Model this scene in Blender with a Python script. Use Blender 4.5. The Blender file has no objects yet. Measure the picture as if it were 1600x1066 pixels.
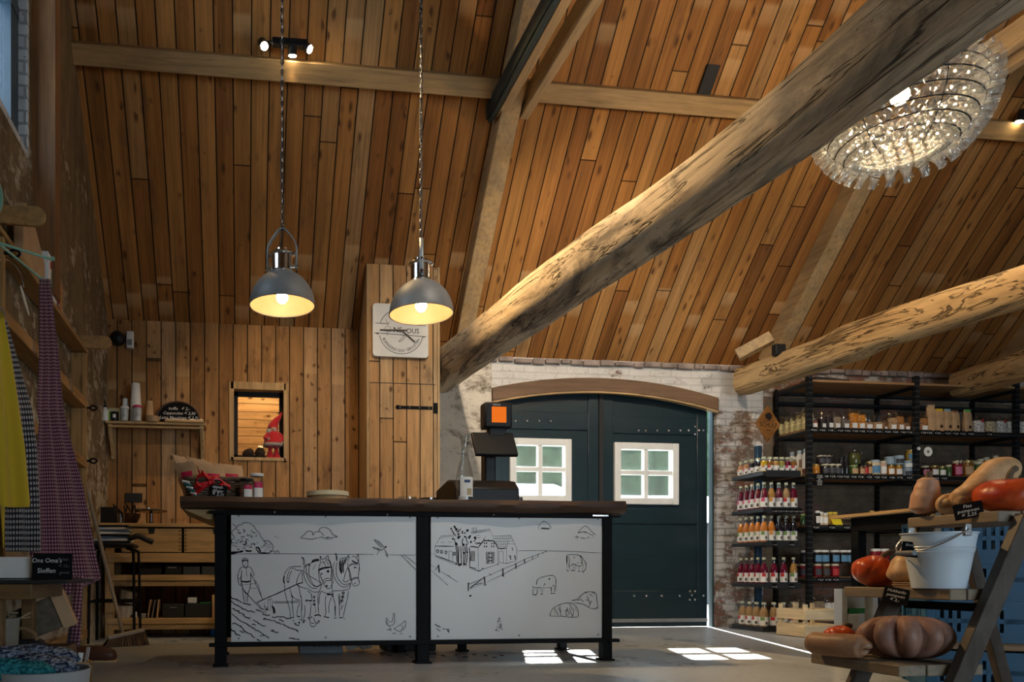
import bpy, bmesh, math, random
from mathutils import Vector, Matrix, noise as mnoise
from math import sin, cos, pi, radians, sqrt, atan2, floor
random.seed(7)
scene = bpy.context.scene
COL = scene.collection

# ---------------------------------------------------------------- camera
F, CX, HY, CAMZ, TH = 1150.0, 520.0, 895.0, 0.54, radians(7)
CT, ST = cos(TH), sin(TH)
cam_data = bpy.data.cameras.new('camera')
cam_data.sensor_fit = 'HORIZONTAL'
cam_data.sensor_width = 36.0
cam_data.lens = F / 1600 * 36
cam_data.shift_x = (800 - CX) / 1600
cam_data.shift_y = (HY - 533) / 1600
cam_data.clip_start = 0.05
cam = bpy.data.objects.new('camera', cam_data)
cam.location = (0, 0, CAMZ)
cam.rotation_euler = (pi / 2, 0, -TH)
COL.objects.link(cam)
scene.camera = cam

def ray(x, y):
    u = (x - CX) / F
    v = (HY - y) / F
    return Vector((CT * u + ST, CT - ST * u, v))
def PY(x, y, Y):
    d = ray(x, y); t = Y / d.y
    return Vector((d.x * t, Y, CAMZ + d.z * t))
def PX(x, y, X):
    d = ray(x, y); t = X / d.x
    return Vector((X, d.y * t, CAMZ + d.z * t))
def PZ(x, y, Z):
    d = ray(x, y); t = (Z - CAMZ) / d.z
    return Vector((d.x * t, d.y * t, Z))
def PD(x, y, dep):
    d = ray(x, y)
    return Vector((d.x * dep, d.y * dep, CAMZ + d.z * dep))
YW, ZE, TP = 6.77, 2.60, 1.127          # brick wall face, eave height, roof slope
def roofz(Y): return ZE + TP * (YW - Y)
def PR(x, y, off=0.0):
    d = ray(x, y); t = (ZE + TP * YW - off - CAMZ) / (d.z + TP * d.y)
    return Vector((d.x * t, d.y * t, CAMZ + d.z * t))
XL = -1.17                              # left wall face

# ---------------------------------------------------------------- object helpers
def tag(o, label=None, cat=None, group=None, kind=None):
    if label: o['label'] = label
    if cat: o['category'] = cat
    if group: o['group'] = group
    if kind: o['kind'] = kind
    return o
def empty(name, loc=(0, 0, 0), rz=0.0, label=None, cat=None, group=None):
    o = bpy.data.objects.new(name, None)
    o.empty_display_size = 0.05
    o.location = loc; o.rotation_euler = (0, 0, rz)
    COL.objects.link(o)
    return tag(o, label, cat, group)
def place(name, me, parent=None, loc=(0, 0, 0), rot=(0, 0, 0), label=None):
    o = bpy.data.objects.new(name, me)
    o.location = loc; o.rotation_euler = rot
    if parent: o.parent = parent
    COL.objects.link(o)
    if label: o['label'] = label
    return o

class MB:
    """collects shapes into one mesh"""
    def __init__(self):
        self.v = []; self.f = []; self.mi = []; self.uv = {}
    def add(self, vs, fs, mi=0):
        n = len(self.v)
        self.v += [tuple(p) for p in vs]
        self.f += [tuple(i + n for i in f) for f in fs]
        self.mi += [mi] * len(fs)
        return self
    def box(self, c, s, rz=0.0, mi=0, M=None):
        hx, hy, hz = s[0] / 2, s[1] / 2, s[2] / 2
        vs = [Vector((sx * hx, sy * hy, sz * hz)) for sz in (-1, 1) for sy in (-1, 1) for sx in (-1, 1)]
        R = Matrix.Rotation(rz, 3, 'Z') if M is None else M
        vs = [R @ p + Vector(c) for p in vs]
        return self.add(vs, [(0, 2, 3, 1), (4, 5, 7, 6), (0, 1, 5, 4), (2, 6, 7, 3), (0, 4, 6, 2), (1, 3, 7, 5)], mi)
    def bx(self, x0, x1, y0, y1, z0, z1, mi=0):
        return self.box(((x0 + x1) / 2, (y0 + y1) / 2, (z0 + z1) / 2), (abs(x1 - x0), abs(y1 - y0), abs(z1 - z0)), 0, mi)
    def bar(self, a, b, w, h, mi=0, up=(0, 0, 1)):
        a = Vector(a); b = Vector(b); d = (b - a); L = d.length; d.normalize()
        u = Vector(up)
        if abs(d.dot(u)) > .98: u = Vector((0, 1, 0))
        s = d.cross(u).normalized(); t = s.cross(d).normalized()
        vs = []
        for e in (a, b):
            for (i, j) in ((-1, -1), (1, -1), (1, 1), (-1, 1)):
                vs.append(e + s * (i * w / 2) + t * (j * h / 2))
        return self.add(vs, [(3, 2, 1, 0), (4, 5, 6, 7), (0, 1, 5, 4), (1, 2, 6, 5), (2, 3, 7, 6), (3, 0, 4, 7)], mi)
    def lathe(self, prof, c=(0, 0, 0), seg=20, mi=0, M=None, a0=0.0, a1=2 * pi, caps=True):
        """prof: list of (r, z)"""
        full = abs(a1 - a0 - 2 * pi) < 1e-6
        n = seg if full else seg + 1
        vs = []
        M = M or Matrix.Identity(3)
        for (r, z) in prof:
            for i in range(n):
                a = a0 + (a1 - a0) * i / seg
                vs.append(M @ Vector((r * cos(a), r * sin(a), z)) + Vector(c))
        fs = []
        for j in range(len(prof) - 1):
            for i in range(seg):
                i2 = (i + 1) % n
                fs.append((j * n + i, j * n + i2, (j + 1) * n + i2, (j + 1) * n + i))
        if caps and full:
            if prof[0][0] > 1e-5: fs.append(tuple(range(n - 1, -1, -1)))
            if prof[-1][0] > 1e-5: fs.append(tuple((len(prof) - 1) * n + i for i in range(n)))
        return self.add(vs, fs, mi)
    def cyl(self, a, b, r, seg=12, mi=0, r2=None):
        a = Vector(a); b = Vector(b); d = b - a
        q = Vector((0, 0, 1)).rotation_difference(d.normalized()).to_matrix()
        return self.lathe([(r, 0), (r if r2 is None else r2, d.length)], a, seg, mi, q)
    def sphere(self, c, r, seg=14, rings=9, mi=0, s=(1, 1, 1), M=None):
        prof = [(sin(pi * i / rings), -cos(pi * i / rings)) for i in range(rings + 1)]
        prof[0] = (1e-6, -1); prof[-1] = (1e-6, 1)
        S = Matrix.Diagonal((r * s[0], r * s[1], r * s[2]))
        M = M @ S if M is not None else S
        return self.lathe(prof, c, seg, mi, M, caps=False)
    def sweep(self, path, rad, seg=10, mi=0, caps=True, noise=0.0, nscale=3.0, sx=1.0, closed=False):
        path = [Vector(p) for p in path]
        n = len(path)
        if not hasattr(rad, '__len__'): rad = [rad] * n
        T = []
        for i in range(n):
            if closed: t = path[(i + 1) % n] - path[i - 1]
            else: t = path[min(i + 1, n - 1)] - path[max(i - 1, 0)]
            T.append(t.normalized() if t.length > 1e-9 else Vector((0, 0, 1)))
        u = Vector((0, 0, 1))
        if abs(T[0].dot(u)) > .9: u = Vector((1, 0, 0))
        vs = []
        for i in range(n):
            u = (u - T[i] * u.dot(T[i])).normalized()
            w = T[i].cross(u)
            for k in range(seg):
                a = 2 * pi * k / seg
                p = u * cos(a) + w * (sin(a) * sx)
                r = rad[i]
                if noise: r *= 1 + noise * mnoise.noise((path[i] + p * r) * nscale)
                vs.append(path[i] + p * r)
        fs = []
        m = n if closed else n - 1
        for i in range(m):
            j = (i + 1) % n
            for k in range(seg):
                k2 = (k + 1) % seg
                fs.append((i * seg + k, i * seg + k2, j * seg + k2, j * seg + k))
        if caps and not closed:
            fs.append(tuple(range(seg - 1, -1, -1)))
            fs.append(tuple((n - 1) * seg + k for k in range(seg)))
        return self.add(vs, fs, mi)
    def prism(self, pts, axis, a, b, mi=0):
        """extrude a 2-D polygon; axis 'Y': pts=(x,z) from y=a to y=b; 'X': pts=(y,z); 'Z': pts=(x,y)"""
        def P(p, t):
            return (p[0], t, p[1]) if axis == 'Y' else ((t, p[0], p[1]) if axis == 'X' else (p[0], p[1], t))
        n = len(pts)
        vs = [P(p, a) for p in pts] + [P(p, b) for p in pts]
        fs = [tuple(range(n)), tuple(range(2 * n - 1, n - 1, -1))] + [(i, i + n, (i + 1) % n + n, (i + 1) % n) for i in range(n)]
        return self.add(vs, fs, mi)
    def grid(self, rows, mi=0, uvs=None, thick=0.0):
        """rows of points -> sheet"""
        n = len(rows[0]); base = len(self.v)
        vs = [p for r in rows for p in r]
        fs = [(i * n + k, i * n + k + 1, (i + 1) * n + k + 1, (i + 1) * n + k) for i in range(len(rows) - 1) for k in range(n - 1)]
        self.add(vs, fs, mi)
        if uvs:
            flat = [q for r in uvs for q in r]
            for i, q in enumerate(flat): self.uv[base + i] = q
        return self
    def mesh(self, name, mats, smooth=True, ang=38, merge=False):
        me = bpy.data.meshes.new(name)
        me.from_pydata(self.v, [], self.f)
        if not isinstance(mats, (list, tuple)): mats = [mats]
        for m in mats: me.materials.append(m)
        if len(mats) > 1: me.polygons.foreach_set('material_index', self.mi)
        bm = bmesh.new(); bm.from_mesh(me)
        bmesh.ops.recalc_face_normals(bm, faces=bm.faces)
        bm.to_mesh(me); bm.free()
        if self.uv:
            uvl = me.uv_layers.new(name='UVMap')
            for lp in me.loops:
                uvl.data[lp.index].uv = self.uv.get(lp.vertex_index, (0, 0))
        if smooth:
            me.shade_smooth(); me.set_sharp_from_angle(angle=radians(ang))
        me.update()
        return me
    def obj(self, name, mats, parent=None, loc=(0, 0, 0), rot=(0, 0, 0), label=None, bevel=0.0, seg=2, **kw):
        o = place(name, self.mesh(name, mats, **kw), parent, loc, rot, label)
        if bevel:
            b = o.modifiers.new('bevel', 'BEVEL'); b.width = bevel; b.segments = seg; b.limit_method = 'ANGLE'; b.angle_limit = radians(40)
        return o

def boxobj(name, x0, x1, y0, y1, z0, z1, mat, parent=None, bevel=0.003, label=None):
    return MB().bx(x0, x1, y0, y1, z0, z1).obj(name, mat, parent, bevel=bevel, label=label)

def catmull(pts, n=6, closed=False):
    pts = [Vector(p) for p in pts]
    if len(pts) < 3: return pts
    out = []; N = len(pts)
    for i in range(N if closed else N - 1):
        p1 = pts[i]; p2 = pts[(i + 1) % N]
        p0 = pts[i - 1] if (i > 0 or closed) else p1 * 2 - p2
        p3 = pts[(i + 2) % N] if (i + 2 < N or closed) else p2 * 2 - p1
        for k in range(n):
            t = k / n
            out.append(0.5 * ((2 * p1) + (p2 - p0) * t + (2 * p0 - 5 * p1 + 4 * p2 - p3) * t * t + (3 * p1 - p0 - 3 * p2 + p3) * t ** 3))
    if not closed: out.append(pts[-1])
    return out

_txt = {}
def text_mesh(s, mat, size=1.0, shear=0.0, align='CENTER', extrude=0.0, space=1.0):
    key = (s, mat.name, size, shear, align, extrude, space)
    if key in _txt: return _txt[key]
    cu = bpy.data.curves.new('lettering', 'FONT')
    cu.body = s; cu.size = size; cu.shear = shear; cu.align_x = align; cu.align_y = 'CENTER'
    cu.extrude = extrude; cu.offset = size * .003; cu.resolution_u = 2; cu.space_character = space
    ob = bpy.data.objects.new('lettering', cu); COL.objects.link(ob)
    dg = bpy.context.evaluated_depsgraph_get()
    me = bpy.data.meshes.new_from_object(ob.evaluated_get(dg))
    bpy.data.objects.remove(ob); bpy.data.curves.remove(cu)
    me.materials.clear(); me.materials.append(mat)
    _txt[key] = me
    return me
UPRIGHT = (pi / 2, 0, 0)                # text on a face that looks to -Y

def ordinal(n):
    return ['first', 'second', 'third', 'fourth', 'fifth', 'sixth', 'seventh', 'eighth', 'ninth', 'tenth', 'eleventh', 'twelfth', 'thirteenth', 'fourteenth', 'fifteenth', 'sixteenth', 'seventeenth', 'eighteenth', 'nineteenth', 'twentieth'][n]
# ---------------------------------------------------------------- materials
def lin(r, g, b):
    f = lambda c: (c / 255 / 12.92) if c / 255 <= .04045 else ((c / 255 + .055) / 1.055) ** 2.4
    return (f(r), f(g), f(b), 1)
class NT:
    def __init__(self, name):
        self.m = bpy.data.materials.new(name); self.m.use_nodes = True
        self.t = self.m.node_tree; self.t.nodes.clear()
        self.out = self.t.nodes.new('ShaderNodeOutputMaterial')
        self._tc = None
    def n(self, ty, **kw):
        nd = self.t.nodes.new('ShaderNode' + ty)
        for k, v in kw.items(): setattr(nd, k, v)
        return nd
    def put(self, sock, v):
        if v is None: return
        if isinstance(v, bpy.types.NodeSocket): self.t.links.new(v, sock)
        else:
            if sock.type == 'RGBA' and hasattr(v, '__len__') and len(v) == 3: v = (*v, 1)
            sock.default_value = v
    def coord(self, kind='Object'):
        if self._tc is None: self._tc = self.n('TexCoord')
        return self._tc.outputs[kind]
    def sep(self, v):
        s = self.n('SeparateXYZ'); self.put(s.inputs[0], v); return s.outputs
    def comb(self, x=0.0, y=0.0, z=0.0):
        s = self.n('CombineXYZ')
        for i, q in enumerate((x, y, z)): self.put(s.inputs[i], q)
        return s.outputs[0]
    def math(self, op, a, b=None, c=None):
        s = self.n('Math', operation=op)
        for i, q in enumerate((a, b, c)):
            if q is not None: self.put(s.inputs[i], q)
        return s.outputs[0]
    def vscale(self, v, s):
        m = self.n('VectorMath', operation='MULTIPLY'); self.put(m.inputs[0], v); m.inputs[1].default_value = s
        return m.outputs[0]
    def vadd(self, v, w):
        m = self.n('VectorMath', operation='ADD'); self.put(m.inputs[0], v); self.put(m.inputs[1], w)
        return m.outputs[0]
    def noise(self, v, scale=5.0, detail=4.0, rough=.55, dist=0.0, out=0):
        s = self.n('TexNoise'); self.put(s.inputs['Vector'], v)
        s.inputs['Scale'].default_value = scale; s.inputs['Detail'].default_value = detail
        s.inputs['Roughness'].default_value = rough; s.inputs['Distortion'].default_value = dist
        return s.outputs[out]
    def voro(self, v, scale=5.0, feature='F1', out='Distance', rnd=1.0):
        s = self.n('TexVoronoi', feature=feature); self.put(s.inputs['Vector'], v)
        s.inputs['Scale'].default_value = scale; s.inputs['Randomness'].default_value = rnd
        return s.outputs[out]
    def white(self, v, dim='2D'):
        s = self.n('TexWhiteNoise', noise_dimensions=dim)
        self.put(s.inputs['W' if dim == '1D' else 'Vector'], v)
        return s.outputs[0]
    def ramp(self, fac, stops, interp='LINEAR'):
        s = self.n('ValToRGB'); self.put(s.inputs[0], fac)
        cr = s.color_ramp; cr.interpolation = interp
        while len(cr.elements) < len(stops): cr.elements.new(.5)
        for e, (p, c) in zip(cr.elements, stops):
            e.position = p
            e.color = (c, c, c, 1) if not hasattr(c, '__len__') else ((*c, 1) if len(c) == 3 else c)
        return s.outputs[0]
    def mix(self, fac, a, b, mode='MIX'):
        s = self.n('Mix', data_type='RGBA', blend_type=mode)
        self.put(s.inputs[0], fac); self.put(s.inputs[6], a); self.put(s.inputs[7], b)
        return s.outputs[2]
    def bump(self, h, strength=.3, dist=.01):
        s = self.n('Bump'); self.put(s.inputs['Height'], h)
        s.inputs['Strength'].default_value = strength; s.inputs['Distance'].default_value = dist
        return s.outputs[0]
    def bsdf(self, color=(.8, .8, .8, 1), rough=.5, metal=0.0, spec=.5, normal=None, coat=0.0, trans=0.0, ior=1.45, emit=None, estr=0.0, sheen=0.0, sss=0.0):
        b = self.n('BsdfPrincipled')
        self.put(b.inputs['Base Color'], color); self.put(b.inputs['Roughness'], rough); self.put(b.inputs['Metallic'], metal)
        self.put(b.inputs['Specular IOR Level'], spec); self.put(b.inputs['Coat Weight'], coat)
        self.put(b.inputs['Transmission Weight'], trans); self.put(b.inputs['IOR'], ior)
        if sheen: b.inputs['Sheen Weight'].default_value = sheen
        if sss: b.inputs['Subsurface Weight'].default_value = sss
        if emit: self.put(b.inputs['Emission Color'], emit); b.inputs['Emission Strength'].default_value = estr
        if normal is not None: self.put(b.inputs['Normal'], normal)
        self.t.links.new(b.outputs[0], self.out.inputs[0])
        return self.m
_mc = {}
def plain(name, color, rough=.5, metal=0.0, spec=.5, var=.12, scale=14.0, bump=0.0, coat=0.0, sheen=0.0, bscale=60.0):
    """one colour with a slight procedural mottling"""
    if name in _mc: return _mc[name]
    t = NT(name)
    nz = t.noise(t.coord(), scale, 5)
    c = t.mix(1.0, color, t.ramp(nz, [(.3, 1 - var), (.7, 1 + var * .6)]), 'MULTIPLY')
    nm = t.bump(t.noise(t.coord(), bscale, 3), bump, .004) if bump else None
    _mc[name] = t.bsdf(c, rough, metal, spec, nm, coat, sheen=sheen)
    return _mc[name]
def glow(name, color, strength):
    if name in _mc: return _mc[name]
    t = NT(name); e = t.n('Emission'); e.inputs[0].default_value = (*color[:3], 1); e.inputs[1].default_value = strength
    t.t.links.new(e.outputs[0], t.out.inputs[0]); _mc[name] = t.m
    return t.m
def thin_glass(name, tint=(.95, .97, .97), refl=.10, rough=.02, edge=.5, haze=0.0):
    """clear sheet or thin-walled glass: see-through with a fresnel-weighted reflection"""
    if name in _mc: return _mc[name]
    t = NT(name)
    tr = t.n('BsdfTransparent'); tr.inputs[0].default_value = (*tint, 1)
    gl = t.n('BsdfGlossy'); gl.inputs['Roughness'].default_value = rough
    lw = t.n('LayerWeight'); lw.inputs[0].default_value = .35
    fac = t.math('ADD', t.math('MULTIPLY', lw.outputs['Facing'], edge), refl)
    mx = t.n('MixShader'); t.put(mx.inputs[0], fac)
    t.t.links.new(tr.outputs[0], mx.inputs[1]); t.t.links.new(gl.outputs[0], mx.inputs[2])
    last = mx.outputs[0]
    if haze:
        df = t.n('BsdfDiffuse'); df.inputs[0].default_value = (.85, .9, .9, 1)
        m2 = t.n('MixShader'); m2.inputs[0].default_value = haze
        t.t.links.new(last, m2.inputs[1]); t.t.links.new(df.outputs[0], m2.inputs[2]); last = m2.outputs[0]
    t.t.links.new(last, t.out.inputs[0]); _mc[name] = t.m
    return t.m

def planks(name, across, along, width, off, stops, gap=.05, seglen=2.2, marks=True, seed=0.0, knots=1.0, bright=1.0, rough=.6):
    """boards: per-board colour, grain along the board, knots, dark joints, pale marks left by old battens"""
    t = NT(name)
    x, y, z = t.sep(t.coord())
    ax = {'X': x, 'Y': y, 'Z': z}
    u = t.math('ADD', ax[across], off + seed); v = ax[along]
    un = t.math('DIVIDE', u, width)
    bid = t.math('FLOOR', un)
    r1 = t.white(t.math('ADD', bid, seed), '1D')
    vn = t.math('ADD', t.math('DIVIDE', v, seglen), t.math('MULTIPLY', r1, 7.31))
    sid = t.math('FLOOR', vn)
    r2 = t.white(t.comb(bid, sid, seed), '3D')
    r3 = t.white(t.comb(bid, sid, seed + 3.7), '3D')
    col = t.ramp(r2, stops)
    gv = t.comb(t.math('MULTIPLY', u, 55.0), t.math('MULTIPLY', v, 2.2), t.math('MULTIPLY', bid, 4.17))
    g = t.noise(gv, 1.0, 6, .65, .6)
    col = t.mix(1.0, col, t.ramp(g, [(.28, .62), (.5, .98), (.75, 1.22)]), 'MULTIPLY')
    g2 = t.noise(t.comb(t.math('MULTIPLY', u, 9.0), t.math('MULTIPLY', v, 1.1), t.math('MULTIPLY', bid, 9.7)), 1.0, 4, .6)
    col = t.mix(1.0, col, t.ramp(g2, [(.3, .66), (.62, 1.12)]), 'MULTIPLY')
    # grey weathered stains on some boards
    gs = t.noise(t.comb(t.math('MULTIPLY', u, 6.0), t.math('MULTIPLY', v, 2.6), t.math('MULTIPLY', bid, 2.9)), 1.0, 5, .7)
    gm = t.math('MULTIPLY', t.ramp(gs, [(.56, 0), (.70, 1)]), .55)
    col = t.mix(gm, col, (.10, .06, .035, 1))
    # knots
    kv = t.comb(t.math('MULTIPLY', u, 13.0), t.math('MULTIPLY', v, 8.0), t.math('MULTIPLY', bid, 1.3))
    kd = t.voro(kv, 1.0)
    km = t.ramp(kd, [(.0, 1), (.11, .95), (.19, .5), (.30, 0)])
    ks = t.math('GREATER_THAN', t.noise(kv, .8, 1), .53)
    col = t.mix(t.math('MULTIPLY', t.math('MULTIPLY', km, ks), .85 * knots), col, (.075, .03, .012, 1))
    # pale batten marks
    if marks:
        mv = t.math('FRACT', t.math('ADD', t.math('DIVIDE', v, 1.37), t.math('MULTIPLY', r3, .55)))
        mm = t.math('MULTIPLY', t.ramp(mv, [(.0, 0), (.012, .8), (.05, .55), (.075, 0)]), t.math('GREATER_THAN', r3, .42))
        col = t.mix(t.math('MULTIPLY', mm, .55), col, (.62, .40, .20, 1))
    fr = t.math('FRACT', un)
    ed = t.math('MINIMUM', fr, t.math('SUBTRACT', 1.0, fr))
    line = t.ramp(ed, [(.0, 0), (gap * .45, .08), (gap, 1)])
    sf = t.math('FRACT', vn)
    sl = t.math('GREATER_THAN', sf, .0035)
    col = t.mix(1.0, col, line, 'MULTIPLY')
    col = t.mix(1.0, col, t.math('ADD', t.math('MULTIPLY', sl, .75), .25), 'MULTIPLY')
    if bright != 1.0: col = t.mix(1.0, col, (bright, bright, bright, 1), 'MULTIPLY')
    h = t.math('ADD', t.math('MULTIPLY', line, 1.0), t.math('MULTIPLY', g, .15))
    h = t.math('ADD', h, t.math('MULTIPLY', r1, .25))
    return t.bsdf(col, rough, 0, .16, t.bump(h, .5, .006))

def wood(name, c, axis='X', dark=.55, scale=1.0, rough=.55, knots=True, grey=0.0):
    """solid timber with grain along one object axis"""
    if name in _mc: return _mc[name]
    t = NT(name)
    s = {'X': (2.0, 40, 40), 'Y': (40, 2.0, 40), 'Z': (40, 40, 2.0)}[axis]
    k = {'X': (2.5, 11, 11), 'Y': (11, 2.5, 11), 'Z': (11, 11, 2.5)}[axis]
    g = t.noise(t.vscale(t.coord(), tuple(q * scale for q in s)), 1.0, 6, .65, .5)
    col = t.mix(1.0, (*c, 1), t.ramp(g, [(.25, dark), (.5, .95), (.75, 1.2)]), 'MULTIPLY')
    g2 = t.noise(t.vscale(t.coord(), tuple(q * scale for q in k)), .8, 4, .6)
    col = t.mix(1.0, col, t.ramp(g2, [(.3, .75), (.65, 1.1)]), 'MULTIPLY')
    if knots:
        kd = t.voro(t.vscale(t.coord(), tuple(q * scale for q in k)), .8)
        col = t.mix(t.ramp(kd, [(0, .8), (.08, .5), (.16, 0)]), col, (c[0] * .28, c[1] * .22, c[2] * .18, 1))
    if grey:
        gm = t.ramp(t.noise(t.coord(), 9 * scale, 5, .65), [(.42, 0), (.62, grey)])
        col = t.mix(gm, col, (.20, .19, .17, 1))
    _mc[name] = t.bsdf(col, rough, 0, .4, t.bump(g, .25, .003))
    return _mc[name]

# ceiling and boarded wall
ROOFSTOPS = [(0, (.22, .088, .024)), (.15, (.30, .125, .033)), (.5, (.37, .162, .044)), (.85, (.43, .205, .06)), (1, (.37, .22, .10))]
m_roof = planks('ceiling_boards', 'X', 'Y', .132, 20.0, ROOFSTOPS, seglen=1.9)
m_roof_front = planks('front_slope_boards', 'X', 'Y', .132, 20.0, ROOFSTOPS, marks=False, seed=11)
WALLSTOPS = [(0, (.31, .150, .052)), (.3, (.38, .195, .072)), (.7, (.45, .245, .10)), (1, (.46, .28, .145))]
m_boards = planks('wall_boards', 'X', 'Z', .126, 20.03, WALLSTOPS, seglen=9, seed=5, knots=1.25)
m_cup = planks('cupboard_boards', 'X', 'Z', .118, 20.0, [(0, (.48, .26, .11)), (.5, (.58, .34, .155)), (1, (.62, .40, .21))], seglen=4.0, seed=9, marks=False)
m_backroom = planks('pale_boards', 'Z', 'X', .085, 20.0, [(0, (.55, .38, .2)), (1, (.66, .47, .26))], seglen=4.0, seed=2, marks=False, gap=.04)

def mk_white_brick(name, white=.55, brown=(.20, .145, .10), tint=(.62, .60, .56), seed=0.0, bscale=1.0, drk=1.0, joints=1.0, render=.42, nscale=2.6, zg=None):
    """old brick with flaking whitewash and patches of bare render"""
    t = NT(name)
    P = t.vadd(t.coord(), (seed, seed * .7, seed * .3))
    x, y, z = t.sep(P)
    wob = t.noise(P, 3.0, 4)
    bv = t.comb(t.math('ADD', t.math('ADD', x, y), t.math('MULTIPLY', wob, .03)), t.math('ADD', z, t.math('MULTIPLY', wob, .025)), 0.0)
    br = t.n('TexBrick'); t.put(br.inputs['Vector'], bv)
    br.inputs['Scale'].default_value = 1.0; br.inputs['Brick Width'].default_value = .215; br.inputs['Row Height'].default_value = .068
    br.inputs['Mortar Size'].default_value = .008; br.inputs['Mortar Smooth'].default_value = .4
    br.inputs['Color1'].default_value = (.27, .12, .08, 1); br.inputs['Color2'].default_value = (.20, .11, .085, 1); br.inputs['Mortar'].default_value = (.23, .19, .15, 1)
    n1 = t.noise(P, nscale, 8, .68, .4)
    n2 = t.noise(t.vscale(P, (1, 1, 1.6)), 9.0, 6, .7, .3)
    sp = t.noise(P, 34.0, 4, .6)
    k1 = .55 if joints else .8
    wmask = t.ramp(t.math('ADD', t.math('MULTIPLY', n1, k1), t.math('MULTIPLY', n2, 1 - k1)), [(1 - white - .04, 0), (1 - white + .03, 1)])
    if zg: wmask = t.ramp(t.math('ADD', t.math('ADD', t.math('MULTIPLY', n1, .55), t.math('MULTIPLY', n2, .45)), t.math('MULTIPLY', t.math('SUBTRACT', zg[0], z), zg[1])), [(1 - white - .04, 0), (1 - white + .03, 1)])
    fleck = t.ramp(sp, [(.30, 0), (.36, 1)])
    wmask = t.math('MULTIPLY', wmask, t.math('MAXIMUM', fleck, t.ramp(n2, [(.45, 0), (.6, 1)])))
    rmask = t.ramp(t.noise(P, 1.5, 6, .65), [(render, 0), (render + .08, 1)])
    rend = t.mix(t.noise(P, 14, 5), (brown[0] * .7, brown[1] * .7, brown[2] * .7, 1), (brown[0] * 1.35, brown[1] * 1.35, brown[2] * 1.35, 1))
    rend = t.mix(1.0, rend, t.ramp(t.noise(t.vscale(P, (1, 3.5, .8)), 3.0, 5, .7), [(.3, .6), (.7, 1.35)]), 'MULTIPLY')
    base = t.mix(rmask, br.outputs[0], rend)
    wh = t.mix(t.noise(P, 6, 6, .7), (tint[0] * .68, tint[1] * .66, tint[2] * .63, 1), (tint[0] * 1.12, tint[1] * 1.12, tint[2] * 1.12, 1))
    mort = t.ramp(t.math('MULTIPLY', br.outputs[1], t.noise(P, 4.0, 3)), [(0, 1), (.6, 1 - .45 * joints)])
    wh = t.mix(1.0, wh, mort, 'MULTIPLY')
    col = t.mix(wmask, base, wh)
    if drk != 1: col = t.mix(1.0, col, (drk, drk, drk, 1), 'MULTIPLY')
    h = t.math('ADD', t.math('MULTIPLY', br.outputs[1], -.8 * joints), t.math('ADD', t.math('MULTIPLY', n2, .9), t.math('MULTIPLY', wmask, .25)))
    return t.bsdf(col, .85, 0, .2, t.bump(h, .8, .02))
m_brick_white = mk_white_brick('whitewashed_brick', .60, (.24, .17, .13), seed=3.1, tint=(.72, .69, .65), joints=.3, render=.36)
m_plaster = mk_white_brick('flaking_plaster', .505, (.19, .145, .10), (.76, .69, .58), seed=8.0, joints=0, render=0, nscale=2.0)
m_leftwall = mk_white_brick('left_wall_render', .525, (.19, .135, .075), (.58, .50, .38), seed=5.3, joints=0, render=0, nscale=2.4, zg=(2.3, .05))
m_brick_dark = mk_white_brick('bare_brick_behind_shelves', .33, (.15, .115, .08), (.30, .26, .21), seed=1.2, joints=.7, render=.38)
m_pier = mk_white_brick('pier_brick', .50, (.25, .18, .13), (.74, .70, .67), seed=9.4, joints=.9, render=.45)

t = NT('concrete_floor')
_n = t.noise(t.coord(), 1.3, 8, .65); _s = t.noise(t.coord(), 24, 6, .7)
_c = t.mix(_n, (.24, .27, .30, 1), (.46, .50, .54, 1))
_c = t.mix(1.0, _c, t.ramp(_s, [(.3, .8), (.7, 1.12)]), 'MULTIPLY')
_ck = t.voro(t.vadd(t.coord(), t.noise(t.coord(), 2, 4, .6, 0, 1)), .9, 'DISTANCE_TO_EDGE')
_c = t.mix(t.ramp(_ck, [(0, .45), (.006, .25), (.012, 0)]), _c, (.06, .06, .06, 1))
m_floor = t.bsdf(_c, t.ramp(_n, [(.3, .22), (.7, .42)]), 0, .5, t.bump(t.math('ADD', _n, t.math('MULTIPLY', _s, .2)), .15, .01))

def mk_log(name, c1, c2, grey, axis='Y'):
    t = NT(name)
    P = t.coord()
    s = {'Y': (16, 1.1, 16)}[axis]
    g = t.noise(t.vscale(P, s), 1.0, 8, .7, .8)
    big = t.noise(t.vscale(P, (2.4, .9, 2.4)), 1.0, 6, .65, .6)
    col = t.mix(t.ramp(big, [(.35, 0), (.62, 1)]), (*c1, 1), (*c2, 1))
    col = t.mix(1.0, col, t.ramp(g, [(.25, .5), (.48, .95), (.75, 1.22)]), 'MULTIPLY')
    gm = t.ramp(t.noise(t.vscale(P, (3.4, .8, 3.4)), 1.3, 7, .7, 1.0), [(.50, 0), (.64, grey)])
    col = t.mix(gm, col, (.13, .105, .08, 1))
    ck = t.noise(t.vscale(P, (9, .42, 9)), 1.0, 4, .55, 1.4)
    cm = t.ramp(ck, [(.478, 0), (.494, 1), (.502, 1), (.518, 0)])
    col = t.mix(t.math('MULTIPLY', cm, .85), col, (.035, .022, .012, 1))
    wh = t.voro(t.vscale(P, (26, 14, 26)), 1.0)
    col = t.mix(t.ramp(wh, [(0, .9), (.07, .6), (.10, 0)]), col, (.03, .02, .012, 1))
    h = t.math('ADD', t.math('MULTIPLY', g, .6), t.math('MULTIPLY', cm, -.9))
    return t.bsdf(col, .75, 0, .25, t.bump(h, .7, .014))
m_log = mk_log('old_oak_log', (.47, .33, .19), (.62, .51, .36), .9)
m_log2 = mk_log('peeled_log', (.52, .33, .15), (.58, .40, .20), .35)
m_rafter = wood('rafter_timber', (.44, .285, .13), 'Y', grey=.25)
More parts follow.
